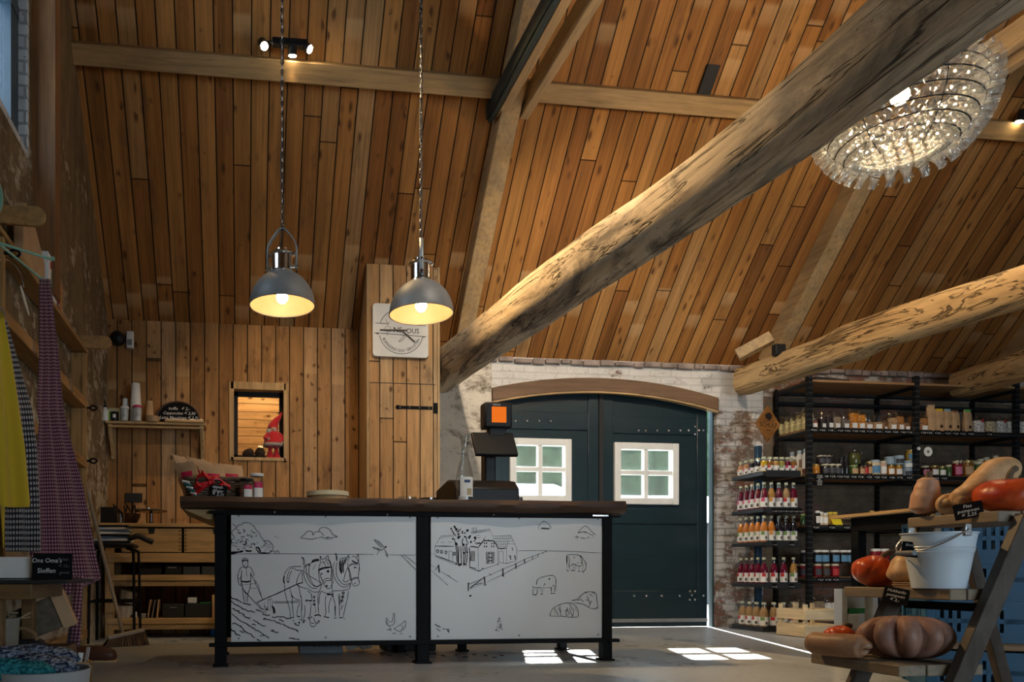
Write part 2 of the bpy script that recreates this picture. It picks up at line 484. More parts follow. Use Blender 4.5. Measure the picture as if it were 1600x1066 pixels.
m_rafterx = wood('purlin_timber', (.40, .25, .11), 'X')
m_lintel = wood('lintel_oak', (.17, .095, .05), 'X')
m_slab = wood('dark_slab', (.080, .040, .022), 'X', dark=.35)
m_slab_under = wood('slab_sapwood', (.42, .27, .12), 'X')
m_pine = wood('pine', (.50, .325, .15), 'X')
m_piney = wood('pine_lengthwise', (.50, .325, .15), 'Y')
m_pinez = wood('pine_upright', (.50, .325, .15), 'Z')
m_oak = wood('honey_pine', (.42, .235, .085), 'Y')
m_oakz = wood('honey_pine_upright', (.42, .235, .085), 'Z')
m_crate = wood('crate_wood', (.70, .58, .38), 'X', knots=False, dark=.75)
m_crate_y = wood('crate_wood_lengthwise', (.70, .58, .38), 'Y', knots=False, dark=.75)
m_grey_wood = wood('weathered_board', (.25, .185, .115), 'Y', dark=.45, grey=.35)
m_grey_woodz = wood('weathered_rail', (.065, .047, .033), 'Z', dark=.4, grey=.15)
m_shelfboard = wood('shelf_board', (.34, .19, .085), 'X')
m_shelfdark = wood('shelf_board_underside', (.20, .12, .06), 'X')
m_iron = plain('black_iron', (.006, .006, .0065, 1), .6, .0, .12, .3)
m_black = plain('black_plastic', (.010, .010, .011, 1), .45, 0, .3)
m_blackmat = plain('matt_black', (.016, .016, .017, 1), .7)
m_chalk = plain('chalkboard_black', (.009, .009, .010, 1), .9, 0, .1)
m_chalkink = plain('chalk_white', (.75, .75, .73, 1), .9)
m_ink = plain('drawing_ink', (.018, .018, .02, 1), .8)
m_panel = plain('panel_white', (.68, .68, .67, 1), .38, var=.03, scale=3)
m_white = plain('white_paint', (.75, .74, .71, 1), .45, var=.05)
m_whiteplastic = plain('white_plastic', (.74, .74, .72, 1), .35, var=.04)
m_paper = plain('white_paper', (.78, .77, .74, 1), .8, var=.05)
m_steel = plain('brushed_steel', (.62, .62, .62, 1), .25, 1.0)
m_chrome = plain('chrome', (.8, .8, .8, 1), .12, 1.0)
m_grey = plain('grey_plastic', (.22, .23, .24, 1), .5)
m_kraft = plain('kraft_paper', (.50, .315, .165, 1), .7, var=.15, scale=9, bump=.15)
m_red = plain('red_felt', (.55, .012, .02, 1), .85, sheen=.4)
m_redshiny = plain('red_ribbon', (.52, .008, .012, 1), .3)
m_glass = thin_glass('window_glass')
m_clear = thin_glass('clear_glass', (.93, .95, .95), .08, .02, .55)
m_film = thin_glass('clear_film', (.9, .9, .9), .10, .12, .5)
t = NT('door_green')
_n = t.noise(t.vscale(t.coord(), (3, 3, 14)), 1.0, 5)
m_door = t.bsdf(t.mix(_n, (.010, .022, .029, 1), (.017, .036, .045, 1)), .25, 0, .5, t.bump(t.noise(t.vscale(t.coord(), (60, 60, 4)), 1.0, 3), .08, .003))
# ---------------------------------------------------------------- the setting
YR = 1.8; ZR = roofz(YR)                # ridge
XR, YF = 9.6, -3.2                      # right wall, front wall
def struct(o): o['kind'] = 'structure'; return o
YBW = 6.63                              # boarded wall face
YDR = 6.85                              # door leaves
struct(MB().bx(-1.6, XR, YF - .1, YDR + .02, -.1, 0).obj('floor', m_floor))
# roof slopes
def slope(name, ya, za, yb, zb, mat):
    n = .09
    m = MB().add([(-1.6, ya, za), (XR + .1, ya, za), (XR + .1, yb, zb), (-1.6, yb, zb), (-1.6, ya, za + n), (XR + .1, ya, za + n), (XR + .1, yb, zb + n), (-1.6, yb, zb + n)],
                 [(0, 1, 2, 3), (4, 7, 6, 5), (0, 4, 5, 1), (1, 5, 6, 2), (2, 6, 7, 3), (3, 7, 4, 0)])
    return struct(m.obj(name, mat, smooth=False))
slope('ceiling', 6.95, roofz(6.95), YR, ZR, m_roof)
slope('ceiling_front', YR, ZR, 2 * YR - 6.95, roofz(6.95), m_roof_front)
# left gable wall with its high window
WY0, WY1, WZ0, WZ1 = 3.0, 4.21, 2.83, 4.35
LW = MB()
for pts in ([(YF, 0), (6.9, 0), (6.9, 2.42), (YF, 2.42)], [(WY1, 2.42), (6.9, 2.42), (WY1, roofz(WY1) + .03)],
            [(WY0, 2.42), (WY0, roofz(WY0) + .03), (YR, ZR + .03), (YF, 2.55), (YF, 2.42)], [(WY0, 2.42), (WY1, 2.42), (WY1, WZ0), (WY0, WZ0)],
            [(WY0, WZ1), (WY1, WZ1), (WY1, roofz(WY1) + .03), (WY0, roofz(WY0) + .03)]):
    LW.prism(pts, 'X', XL - .32, XL)
struct(LW.obj('wall_left', m_leftwall, smooth=False))
m_reveal = mk_white_brick('window_reveal', .66, tint=(.74, .76, .78), seed=2.2)
struct(MB().bx(XL - .3, XL + .003, WY1 - .012, WY1 + .02, WZ0, WZ1).bx(XL - .3, XL + .003, WY0, WY1, WZ0 - .02, WZ0 + .015).obj('trim_1', m_reveal))
m_frame_blue = plain('window_frame_paint', (.035, .06, .085, 1), .4)
wf = MB()
xw = XL - .075
for y in (WY0 + .06, (WY0 + WY1) / 2, WY1 - .07): wf.bx(xw - .03, xw + .03, y - .07, y + .07, WZ0, WZ1)
for z in (WZ0 + .03, (WZ0 + WZ1) / 2, WZ1 - .03): wf.bx(xw - .035, xw + .035, WY0, WY1, z - .035, z + .035)
w2 = struct(wf.obj('window_2', m_frame_blue))
MB().bx(xw - .004, xw + .004, WY0, WY1, WZ0, WZ1).obj('pane', m_glass, w2)
# upright timber post against the left wall
pt = MB().bx(XL - .01, -1.045, 4.30, 4.42, 2.11, roofz(4.36) + .02).obj('post', wood('dark_post', (.26, .12, .045), 'Z'))
tag(pt, 'dark upright timber post standing against the left wall', 'post', kind='structure')

# boarded wall with a small window opening
BX0, BX1, BZ0, BZ1 = -.106, .39, 1.573, 2.233
bw = MB()
for (a, b, c, d) in ((XL, BX0, 0, 2.85), (BX1, 1.72, 0, 2.85), (BX0, BX1, 0, BZ0), (BX0, BX1, BZ1, 2.85)):
    bw.bx(a, b, YBW, YBW + .05, c, d)
struct(bw.obj('wall_back', m_boards, smooth=False))
# niche window
w1 = MB()
for (a, b, c, d) in ((BX0 - .012, BX0 + .03, BZ0 - .03, BZ1 + .012), (BX1 - .022, BX1 + .014, BZ0 - .03, BZ1 + .012), (BX0, BX1, BZ1 - .055, BZ1 + .012), (BX0, BX1, BZ0 - .03, BZ0)):
    w1.bx(a, b, YBW - .012, YBW + .14, c, d)
w1o = struct(w1.obj('window_1', m_pinez, bevel=.003))
bf = MB()
x0, x1, z0, z1 = BX0 + .03, BX1 - .022, BZ0, BZ1 - .055
for (a, b, c, d) in ((x0, x0 + .035, z0, z1), (x1 - .035, x1, z0, z1), (x0, x1, z0, z0 + .03), (x0, x1, z1 - .04, z1)):
    bf.bx(a, b, YBW + .085, YBW + .125, c, d)
bf.obj('frame', m_black, w1o)
MB().bx(x0, x1, YBW + .10, YBW + .106, z0, z1).obj('pane', thin_glass('niche_glass', (.97, .97, .96), .01, .02, .06), w1o)
# the lit room behind the small window
br = MB().bx(-1.0, 1.4, 7.75, 7.8, .9, 3.0).bx(-1.05, -1.0, 6.75, 7.8, .9, 3.0).bx(1.4, 1.45, 6.75, 7.8, .9, 3.0).bx(-1.05, 1.45, 6.69, 7.8, .85, .9).bx(-1.05, 1.45, 6.69, 7.8, 3.0, 3.05)
struct(br.obj('room_behind', m_backroom, smooth=False))

# brick wall with the arched doorway
DX0, DX1, ARC0, ARC1, ARCM = 2.354, 4.66, 2.17, 2.14, 2.295
def arcz(x):
    s = (x - DX0) / (DX1 - DX0)
    return ARC0 + (ARC1 - ARC0) * s + (ARCM - (ARC0 + ARC1) / 2) * 4 * s * (1 - s)
dw = MB()
dw.bx(1.0, DX0, YW, YW + .08, 0, 2.62, mi=0)
N = 24
xs = [DX0 + (DX1 - DX0) * i / N for i in range(N + 1)]
dw.prism([(x, arcz(x)) for x in xs] + [(DX1, 2.62), (DX0, 2.62)], 'Y', YW, YW + .08, mi=1)
dw.bx(DX1, 5.16, YW, YW + .08, 0, 2.15, mi=2)
dw.bx(DX1, 5.16, YW, YW + .08, 2.15, 2.62, mi=1)
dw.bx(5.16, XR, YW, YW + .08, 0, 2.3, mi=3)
dw.bx(5.16, XR, YW, YW + .08, 2.3, 2.62, mi=4)
m_bandR = mk_white_brick('brick_band_right', .50, (.25, .19, .13), (.55, .49, .42), seed=4.4)
struct(dw.obj('wall_door', [m_plaster, m_brick_white, m_pier, m_brick_dark, m_bandR], smooth=False))
# uneven top course of bricks
tb = MB()
x = 1.72
while x < 7.3:
    w = random.uniform(.09, .2)
    if not 1.70 < x < 1.9:
        h = random.uniform(.035, .06)
        tb.box((x + w / 2, YW - .012, 2.567 + random.uniform(-.008, .006)), (w - .014, .05, h), random.uniform(-.02, .02))
    x += w
m_course = plain('top_course_brick', (.30, .235, .20, 1), .9, var=.5, scale=7, bump=.5)
struct(tb.obj('trim_2', m_course, bevel=.008))
# oak lintel
li = MB()
li.prism([(x, arcz(x) - .004) for x in xs] + [(x, arcz(x) + .125) for x in reversed(xs)], 'Y', YW - .035, YW + .06)
lo = struct(li.obj('trim_3', m_lintel, bevel=.006))
lo['label'] = 'dark curved oak lintel over the green doors'; lo['category'] = 'lintel'
MB().prism([(x, arcz(x) - .018) for x in xs] + [(x, arcz(x) - .003) for x in reversed(xs)], 'Y', YW - .03, YW + .02).obj('edge_strip', m_pine, lo)

# ---------------------------------------------------------------- the two door leaves
def door_leaf(name, xa, xb, win, label, bolts, gap):
    wx0, wx1, wz0, wz1 = win
    zt = lambda x: arcz(x) - gap * max(0.0, min(1.0, (x - xa) / .4)) + .014
    D = MB()
    y0, y1 = YDR, YDR + .045
    def strip(a, b, za, zb=None):
        n = 8
        q = [a + (b - a) * i / n for i in range(n + 1)]
        top = [(x, zt(x)) for x in reversed(q)] if zb is None else [(b, zb), (a, zb)]
        D.prism([(a, za), (b, za)] + top, 'Y', y0, y1)
    zb = .004
    strip(xa, wx0, zb); strip(wx1, xb, zb); strip(wx0, wx1, zb, wz0); strip(wx0, wx1, wz1)
    o = struct(D.obj(name, m_door, smooth=False)); o['label'] = label; o['category'] = 'door'
    # raised stiles and rails
    R = MB(); s = .11; yy0 = y0 - .014
    ti = wz1 + .10
    R.bx(xa, xa + s, yy0, y0, zb, zt(xa + s) - .02); R.bx(xb - s, xb, yy0, y0, zb, min(zt(xb), zt(xb - s)) - .02)
    R.bx(xa + s, xb - s, yy0, y0, ti, ti + .17); R.bx(xa + s, xb - s, yy0, y0, wz0 - .20, wz0 - .05); R.bx(xa + s, xb - s, yy0, y0, zb, .36)
    R.obj('rail', m_door, o, bevel=.005)
    MB().bx(xa, xb, yy0 - .006, yy0 + .002, .05, .085).obj('kick_strip', m_grey, o)
    # window
    W = MB(); f = .055
    for (a, b, c, d) in ((wx0 - .01, wx0 + f, wz0 - .01, wz1 + .01), (wx1 - f, wx1 + .01, wz0 - .01, wz1 + .01), (wx0 + f, wx1 - f, wz0 - .01, wz0 + f), (wx0 + f, wx1 - f, wz1 - f, wz1 + .01)):
        W.bx(a, b, y0 - .03, y1 + .005, c, d)
    cxm, czm = (wx0 + wx1) / 2, (wz0 + wz1) / 2 + .012
    W.bx(cxm - .022, cxm + .022, y0 - .012, y1, wz0 + f, wz1 - f); W.bx(wx0 + f, cxm - .022, y0 - .01, y1, czm - .022, czm + .022); W.bx(cxm + .022, wx1 - f, y0 - .01, y1, czm - .022, czm + .022)
    wo = W.obj('window_frame', m_white, o, bevel=.006)
    MB().bx(wx0, wx1, y0 + .02, y0 + .026, wz0, wz1).obj('pane', thin_glass('door_glass', (.93, .96, .96), .04, .03, .2, .05), wo)
    B = MB()
    for (bx, bz) in bolts: B.sphere((bx, yy0 + .001 if (bx > xb - s or bz > wz1 + .05) else yy0 + .001, bz), .013, 10, 6, s=(1, .6, 1))
    B.obj('bolt_heads', m_chrome, o)
    return o
def XDR(px): return PY(px, 700, YDR).x
def ZDR(px, py): return PY(px, py, YDR).z
boltsR = [(XDR(a), ZDR(a, 673)) for a in (997, 1008, 1026, 1044, 1062, 1075, 1098)] + [(XDR(a), ZDR(a, b)) for a, b in ((1085, 667), (1085, 679), (1091, 673))] + \
         [(XDR(a), ZDR(a, 931)) for a in (990, 1009, 1033, 1061, 1098)] + [(XDR(a), ZDR(a, b)) for a, b in ((1077, 924), (1085, 924), (1077, 937), (1085, 937), (1080, 930))]
boltsL = [(XDR(a), ZDR(a, 658)) for a in (798, 805, 823, 842, 860)]
door_leaf('door_1', 2.37, 3.465, (2.567, 3.17, 1.234, 1.83), 'left dark green barn door leaf behind the cash register', boltsL, .0)
dr = door_leaf('door_2', 3.505, 4.605, (3.633, 4.286, 1.222, 1.81), 'right dark green barn door leaf with daylight showing past its hinge edge', boltsR, .0)
MB().bx(3.462, 3.502, YDR - .03, YDR + .05, .02, arcz(3.48) + .012).obj('cover_strip', m_blackmat, dr)
MB().bx(4.642, 4.665, YDR - .04, YDR + .02, 0, arcz(4.65)).obj('trim_4', plain('frame_steel', (.05, .08, .09, 1), .35, .5)).__setitem__('kind', 'structure')

# side and front walls (behind the camera), front glazing added to let in fill daylight
struct(MB().prism([(YF, 0), (YDR, 0), (YDR, roofz(YDR) + .05), (YR, ZR + .05), (YF, roofz(2 * YR - YF) + .05)], 'X', XR - .05, XR + .1).obj('wall_right', m_brick_dark, smooth=False))
FX0, FX1, FZ1 = 2.2, 6.0, 2.3
fw = MB().bx(-1.6, FX0, YF - .2, YF, 0, 2.7).bx(FX1, XR, YF - .2, YF, 0, 2.7).bx(FX0, FX1, YF - .2, YF, FZ1, 2.7)
struct(fw.obj('wall_front', m_leftwall, smooth=False))
f3 = MB()
for x in (FX0 + .04, FX0 + .95, FX0 + 1.9, FX1 - .95, FX1 - .04): f3.bx(x - .04, x + .04, YF - .14, YF - .06, 0, FZ1)
for z in (.05, FZ1 - .04): f3.bx(FX0, FX1, YF - .14, YF - .06, z - .05, z + .05)
w3 = struct(f3.obj('fill_window', m_frame_blue))
MB().bx(FX0, FX1, YF - .104, YF - .098, 0, FZ1).obj('pane', m_glass, w3)

# ---------------------------------------------------------------- roof timbers
def log_beam(name, path, rad, mat, label, sq=3.2, noise=.10, seed=0):
    pts = catmull(path, 12)
    seg = 28; n = len(pts)
    m = MB(); vs = []
    ax = Vector((1, 0, 0))
    for i, p in enumerate(pts):
        t = (pts[min(i + 1, n - 1)] - pts[max(i - 1, 0)]).normalized()
        sx = t.cross(Vector((0, 0, 1))).normalized(); sz = sx.cross(t).normalized()
        f = i / (n - 1); r = rad(f)
        for k in range(seg):
            a = 2 * pi * (k + .5) / seg + .12 * sin(f * 5 + seed)
            c, s = cos(a), sin(a)
            q = r / (abs(c) ** sq + abs(s) ** sq) ** (1 / sq)
            d = sx * c + sz * s
            w = p + d * r
            q *= 1 + noise * mnoise.noise(Vector((w.x * 3, w.y * 1.1, w.z * 3)) + Vector((seed, 0, 0))) + .035 * mnoise.noise(Vector((w.x * 16, w.y * 3.5, w.z * 16)))
            vs.append(p + d * q)
    fs = [(i * seg + k, i * seg + (k + 1) % seg, (i + 1) * seg + (k + 1) % seg, (i + 1) * seg + k) for i in range(n - 1) for k in range(seg)]
    fs += [tuple(range(seg)), tuple((n - 1) * seg + k for k in range(seg))]
    m.add(vs, fs)
    o = m.obj(name, mat, ang=50)
    return tag(o, label, 'beam', kind='structure')
zb = 2.40
b1 = [PZ(697, 578, zb), PZ(805, 497, zb), PZ(930, 408, zb), PZ(1045, 330, zb), PZ(1212, 211, zb), PZ(1350, 103, zb)]
e = (b1[-1] - b1[-2]).normalized()
b1 = [b1[0] + Vector((-.02, .30, -.02))] + b1 + [b1[-1] + e * .8, b1[-1] + e * 2.2 + Vector((0, 0, .02)), b1[-1] + e * 4.0]
log_beam('tie_beam', b1, lambda f: .148 + .012 * sin(f * 9), m_log, 'massive crooked oak tie beam running from above the cupboard to the top right', seed=1.3)
b2 = [PZ(1178, 591, zb), PZ(1290, 552, zb), PZ(1375, 519, zb), PZ(1490, 483, zb), PZ(1600, 449, zb)]
e = (b2[-1] - b2[-2]).normalized()
b2 = [b2[0] + Vector((-.01, .12, 0))] + b2 + [b2[-1] + e * 1.5, b2[-1] + e * 4.5]
log_beam('tie_beam', b2, lambda f: .128 + .018 * math.exp(-((f - .36) / .04) ** 2), m_log2, 'smoother pale tie beam passing over the black shelving', noise=.07, seed=4)
b3 = [PZ(1518, 597, zb) + Vector((0, .1, 0)), PZ(1600, 572, zb)]
e = (b3[-1] - b3[-2]).normalized()
log_beam('tie_beam', [b3[0], b3[1], b3[1] + e * 3, b3[1] + e * 6], lambda f: .13, m_log2, 'shadowed tie beam end in the far right corner above the shelving', noise=.06, seed=8)
nrm = Vector((0, -TP, -1)).normalized()   # into the room
for X, lab in ((2.0, 'timber rafter rising from behind the big oak tie beam'), (5.14, 'timber rafter rising from the pale tie beam behind the chandelier'), (7.75, 'timber rafter in the far right corner')):
    a = Vector((X, 6.72, roofz(6.72))) + nrm * .074; b = Vector((X, YR + .1, roofz(YR + .1))) + nrm * .074
    r = MB().bar(a, b, .15, .17, up=nrm).obj('rafter', m_rafter, bevel=.008)
    tag(r, lab, 'rafter', kind='structure')
for (xa, xb, lab) in ((XL, 1.925, 'long purlin under the ceiling left of the twin collar beams'), (2.075, 5.065, 'purlin under the ceiling between the twin collar beams and the chandelier'), (5.215, 7.675, 'purlin under the ceiling right of the chandelier')):
    c = Vector((0, 5.35, roofz(5.35))) + nrm * .06
    tag(MB().bar((xa, c.y, c.z), (xb, c.y, c.z), .13, .12, up=nrm).obj('purlin', m_rafterx, bevel=.006), lab, 'purlin', kind='structure')
m_collar = wood('collar_timber', (.50, .36, .20), 'Y', knots=True)
for X, lab in ((1.945, 'collar beam of the pair with the dark rail on its side, left one'), (2.13, 'collar beam of the pair left of the big oak beam, right one'), (5.06, 'collar beam left one of the pair above the chandelier'), (5.25, 'collar beam right one of the pair above the chandelier')):
    tag(MB().bx(X - .035, X + .035, -1.9, 5.40, 4.0, 4.16).obj('collar_beam', m_collar, bevel=.005), lab, 'beam', kind='structure')
rl = MB().bx(1.84, 1.90, -1.9, 5.42, 3.99, 4.10).bx(1.855, 1.885, -1.9, 5.42, 3.97, 3.99)
tag(rl.obj('light_rail', plain('rail_steel', (.035, .05, .05, 1), .4, .6)), 'dark steel rail fixed along the left collar beam under the ceiling', 'rail')
# short strut with a sawn end by the foot of the second rafter
a, b = PD(1152, 556, 6.9), PD(1206, 527, 6.75)
tag(MB().bar(a, b, .12, .10).obj('strut', m_rafter, bevel=.006), 'short timber strut between wall top and second rafter', 'strut', kind='structure')

# ---------------------------------------------------------------- outside the doors
m_gravel = plain('pale_gravel', (.42, .40, .36, 1), .95, var=.25, scale=30)
struct(MB().bx(-14, 22, YDR + .03, 40, -.14, -.02).obj('ground', m_gravel))
m_leaf = plain('hedge_leaves', (.016, .032, .016, 1), .9, .0, .1, .6, 6)
hg = MB()
for i in range(26):
    x = -2 + i * .62
    hg.sphere((x, 15.5 + random.uniform(-.4, .4), 1.5 + random.uniform(-.1, .4)), 1.15 + random.uniform(0, .3), 14, 9, s=(1, .8, 1.9))
h = hg.obj('hedge', m_leaf)
d = h.modifiers.new('leaf', 'DISPLACE'); tx = bpy.data.textures.new('leaf', 'CLOUDS'); tx.noise_scale = .35; d.texture = tx; d.strength = .5
tag(h, 'green hedge seen through the door windows', 'hedge')
sh = empty('shed', (0, 0, 0), label='low pale shed outside the left door window', cat='shed')
MB().bx(3.0, 5.6, 10.5, 13.0, 0, 1.3).obj('wall', plain('shed_wall', (.55, .55, .54, 1), .8), sh)
MB().prism([(10.2, 1.25), (13.2, 2.1), (13.2, 2.2), (10.2, 1.35)], 'X', 2.8, 5.8).obj('roof', plain('shed_roof', (.70, .70, .70, 1), .6), sh)
sh2 = empty('barn', (0, 0, 0), label='dark barn with pale roof outside the right door window', cat='barn')
MB().bx(6.6, 11, 12, 14, 0, 1.5).obj('wall', plain('barn_wall', (.03, .035, .04, 1), .8), sh2)
MB().prism([(11.8, 1.4), (14, 2.0), (14, 2.1), (11.8, 1.5)], 'X', 6.4, 11.2).obj('roof', plain('shed_roof', (.70, .70, .70, 1), .6), sh2)
# ---------------------------------------------------------------- the counter
CY0, CY1 = 4.27, 4.95
CXA, CXB = -.125, 2.22
ctr = empty('counter', (1.05, 4.6, 0), label='long shop counter with white drawn panels, black iron frame and dark live-edge top', cat='counter')
ci = Matrix.Translation((-1.05, -4.6, 0))
def cpart(mb, name, mat, parent=ctr, **kw):
    for i, p in enumerate(mb.v): mb.v[i] = (p[0] - 1.05, p[1] - 4.6, p[2])
    return mb.obj(name, mat, parent, **kw)
# live-edge slab: front edge wanders
S = MB(); n = 48; x0, x1 = -.35, 2.32
rows = []
for (yo, z, hard) in ((.03, .900, 1), (0.0, .915, 1), (-.012, .945, 1), (.005, .975, 1), (.72, .975, 0), (.72, .900, 0)):
    r = []
    for i in range(n + 1):
        x = x0 + (x1 - x0) * i / n
        wob = (.016 * mnoise.noise(Vector((x * 2.2, z * 9, 0))) + .008 * mnoise.noise(Vector((x * 9, z * 20, 3)))) if hard else 0
        zz = z + (.006 * mnoise.noise(Vector((x * 3.3, 0, z * 8))) if hard else 0)
        if z < .93: zz += .010 * (x < 0.2)
        r.append((x, 4.235 + yo + wob, zz))
    rows.append(r)
m = len(rows)
S.grid(rows + [rows[0]])
S.add([r[0] for r in rows], [tuple(range(m))]); S.add([r[-1] for r in rows], [tuple(range(m))])
cpart(S, 'top', m_slab, ang=50)
u = MB().prism([(-.34, .905), (-.10, .905), (-.10, .845), (-.20, .845)], 'Y', 4.30, 4.9)
cpart(u, 'top_support', m_slab_under, bevel=.004)
# iron frame
fz0, fz1 = .885, .125
FR = MB()
FR.bx(-.155, 2.245, CY0 - .004, CY0 + .055, .872, .90); FR.bx(-.155, 2.25, CY0 - .006, CY0 + .055, .112, .138)
FR.bx(-.155, 2.245, CY1 - .055, CY1, .86, .90); FR.bx(-.155, 2.25, CY1 - .055, CY1, .112, .138)
for x in (-.125, 2.22): FR.bx(x - .03, x + .03, CY0, CY1, .865, .893); FR.bx(x - .03, x + .03, CY0, CY1, .112, .138)
FR.bx(-.19, -.12, CY0 - .02, CY0 + .03, .115, .135); FR.bx(2.22, 2.29, CY0 - .02, CY0 + .03, .115, .135); FR.bx(-.19, -.12, CY0 - .01, CY0 + .02, .878, .897); FR.bx(2.22, 2.30, CY0 - .01, CY0 + .02, .878, .89)
cpart(FR, 'frame', m_iron, bevel=.003)
for (x, y, w) in ((-.125, CY0 + .028, .066), (1.065, CY0 + .028, .075), (2.22, CY0 + .028, .06), (-.125, CY1 - .03, .05), (1.065, CY1 - .03, .05), (1.50, CY1 - .03, .05), (2.22, CY1 - .03, .05)):
    lg = MB().bx(x - w / 2, x + w / 2, y - .03, y + .03, .0, .89).bx(x - w / 2 - .012, x + w / 2 + .012, y - .045, y + .045, 0, .012)
    cpart(lg, 'leg', m_iron, bevel=.003)
YP = CY0 + .012
pl = []
for (xa, xb) in ((PY(361, 900, YP).x, PY(652, 900, YP).x), (PY(673, 900, YP).x, PY(945, 900, YP).x)):
    p = MB().bx(xa, xb, YP, YP + .012, .139, .889)
    o = cpart(p, 'front_panel', m_panel, bevel=.002)
    for a in (.04, .5, .96):
        for z in (.16, .868):
            cpart(MB().cyl((xa + (xb - xa) * a, YP + .001, z), (xa + (xb - xa) * a, YP - .003, z), .006, 8), 'screw', m_grey, o)
    pl.append(o)
bk = MB().bx(-.10, 2.2, YP + .10, YP + .115, .16, .87)
cpart(bk, 'inner_shelf_back', m_blackmat)
for px, py in ((429, 800), (605, 804), (771, 804)):
    cpart(MB().sphere(PY(px, py, CY0 - .01), .007, 8, 6), 'clamp_head', m_chrome)
q = PY(936, 806, CY0 - .01)
cpart(MB().bx(q.x - .04, q.x + .06, q.y - .002, q.y + .006, q.z - .004, q.z + .004), 'clamp_bar', m_chrome)

# ---------------------------------------------------------------- line drawing on the panels
INK = [MB(), MB()]
YI = YP - .0012
def stroke(k, zoom, pts, w=.0022, smooth=True, closed=False):
    ox, oy, s = zoom
    P = [PY(ox + x / s, oy + y / s, YI) for x, y in pts]
    P = [Vector((p.x, p.z)) for p in P]
    if smooth and len(P) > 2: P = [Vector((q[0], q[1])) for q in catmull([(p.x, p.y, 0) for p in P], 4, closed)]
    if len(P) < 2: return
    vs = []; L = len(P)
    for i, p in enumerate(P):
        t = P[min(i + 1, L - 1)] - P[max(i - 1, 0)]
        if t.length < 1e-9: t = Vector((1, 0))
        t.normalize(); nn = Vector((-t.y, t.x))
        f = 1.0 if 0 < i < L - 1 else .55
        hw = w * 1.6 / 2 * f * (1 + .35 * mnoise.noise(Vector((p.x * 60, p.y * 60, 0))))
        vs += [(p.x + nn.x * hw, YI, p.y + nn.y * hw), (p.x - nn.x * hw, YI, p.y - nn.y * hw)]
    INK[k].add(vs, [(2 * i, 2 * i + 1, 2 * i + 3, 2 * i + 2) for i in range(L - 1)])
def S_(k, zoom, txt, w=.0022, smooth=True):
    """strokes written as 'x,y x,y; x,y ...'"""
    for st in txt.split(';'):
        p = [tuple(float(q) for q in a.split(',')) for a in st.split()]
        if len(p) > 1: stroke(k, zoom, p, w, smooth)
def circ(k, zoom, cx, cy, r, w=.0018, ry=None, a0=0, a1=2 * pi):
    ry = ry or r
    stroke(k, zoom, [(cx + r * cos(a0 + (a1 - a0) * i / 9), cy + ry * sin(a0 + (a1 - a0) * i / 9)) for i in range(10)], w)
def scrib(k, zoom, cx, cy, r, n=7, w=.0022):
    stroke(k, zoom, [(cx + random.uniform(-r, r), cy + random.uniform(-r, r)) for _ in range(n)], w)
rs = random.getstate(); random.seed(21)
ZA = (355, 800, 10.66); ZB = (355, 860, 7.35); ZC = (430, 855, 8.2); ZD = (560, 820, 5.76); Z1 = (340, 760, 3.675)
S_(0, ZA, "60,540 70,470 120,430 95,390 75,345 110,300 150,260 110,215 75,200; 170,260 190,220 240,215 270,185 320,180 370,185 400,210 440,235 470,280 500,320 540,360 550,400 580,440 610,480 630,540 560,600; 600,490 650,480 700,490 740,530 765,580 755,630 700,690; 740,660 780,655 810,690; 810,670 840,645 870,690; 790,405 815,412; 840,430 855,436; 75,470 65,540 58,600; 150,260 180,310 200,300")
S_(0, ZA, "55,690 150,680 270,650; 60,676 160,672 262,662; 300,640 350,655 410,650; 310,655 400,662; 470,600 520,600 560,680; 480,615 530,690; 500,640 545,692; 555,690 620,688 690,692; 560,678 640,684; 690,690 740,655; 60,705 130,700", .0058)
for _ in range(64):
    x, y = random.uniform(80, 560), random.uniform(240, 640)
    if y < 200 + abs(x - 330) * .95 or (x > 430 and y > 590): continue
    a = random.uniform(0, 6.3); r = random.uniform(10, 24)
    circ(0, ZA, x, y, r, random.choice((.0018, .002, .003)), r * random.uniform(.4, .9), a, a + random.uniform(1.2, 3.2))
for _ in range(12):
    x, y = random.uniform(610, 740), random.uniform(510, 660); a = random.uniform(0, 6.3); circ(0, ZA, x, y, 14, .0016, 9, a, a + 2.5)
S_(0, ZA, "330,370 345,390; 365,395 380,400; 310,480 325,490; 300,500 320,520 300,545 260,540; 440,330 465,360; 480,390 495,410", .005)
S_(0, (0, 0, 1), "360.4,866.6 380,865.8 436,865.6 505,866 570,866.5 584,866.6; 602,867.1 626,867.3 651,867.6", .0016)
S_(0, Z1, "475,297 500,277 515,260 540,260 550,282; 545,283 560,265 590,262 612,287; 580,262 590,242 615,236 645,250 660,275 690,290; 475,297 520,303 548,306; 600,298 640,297 688,292; 620,307 660,303; 330,290 338,293; 346,295 352,297")
S_(0, Z1, "545,304 575,296; 580,297 606,290; 622,295 640,292", .004)
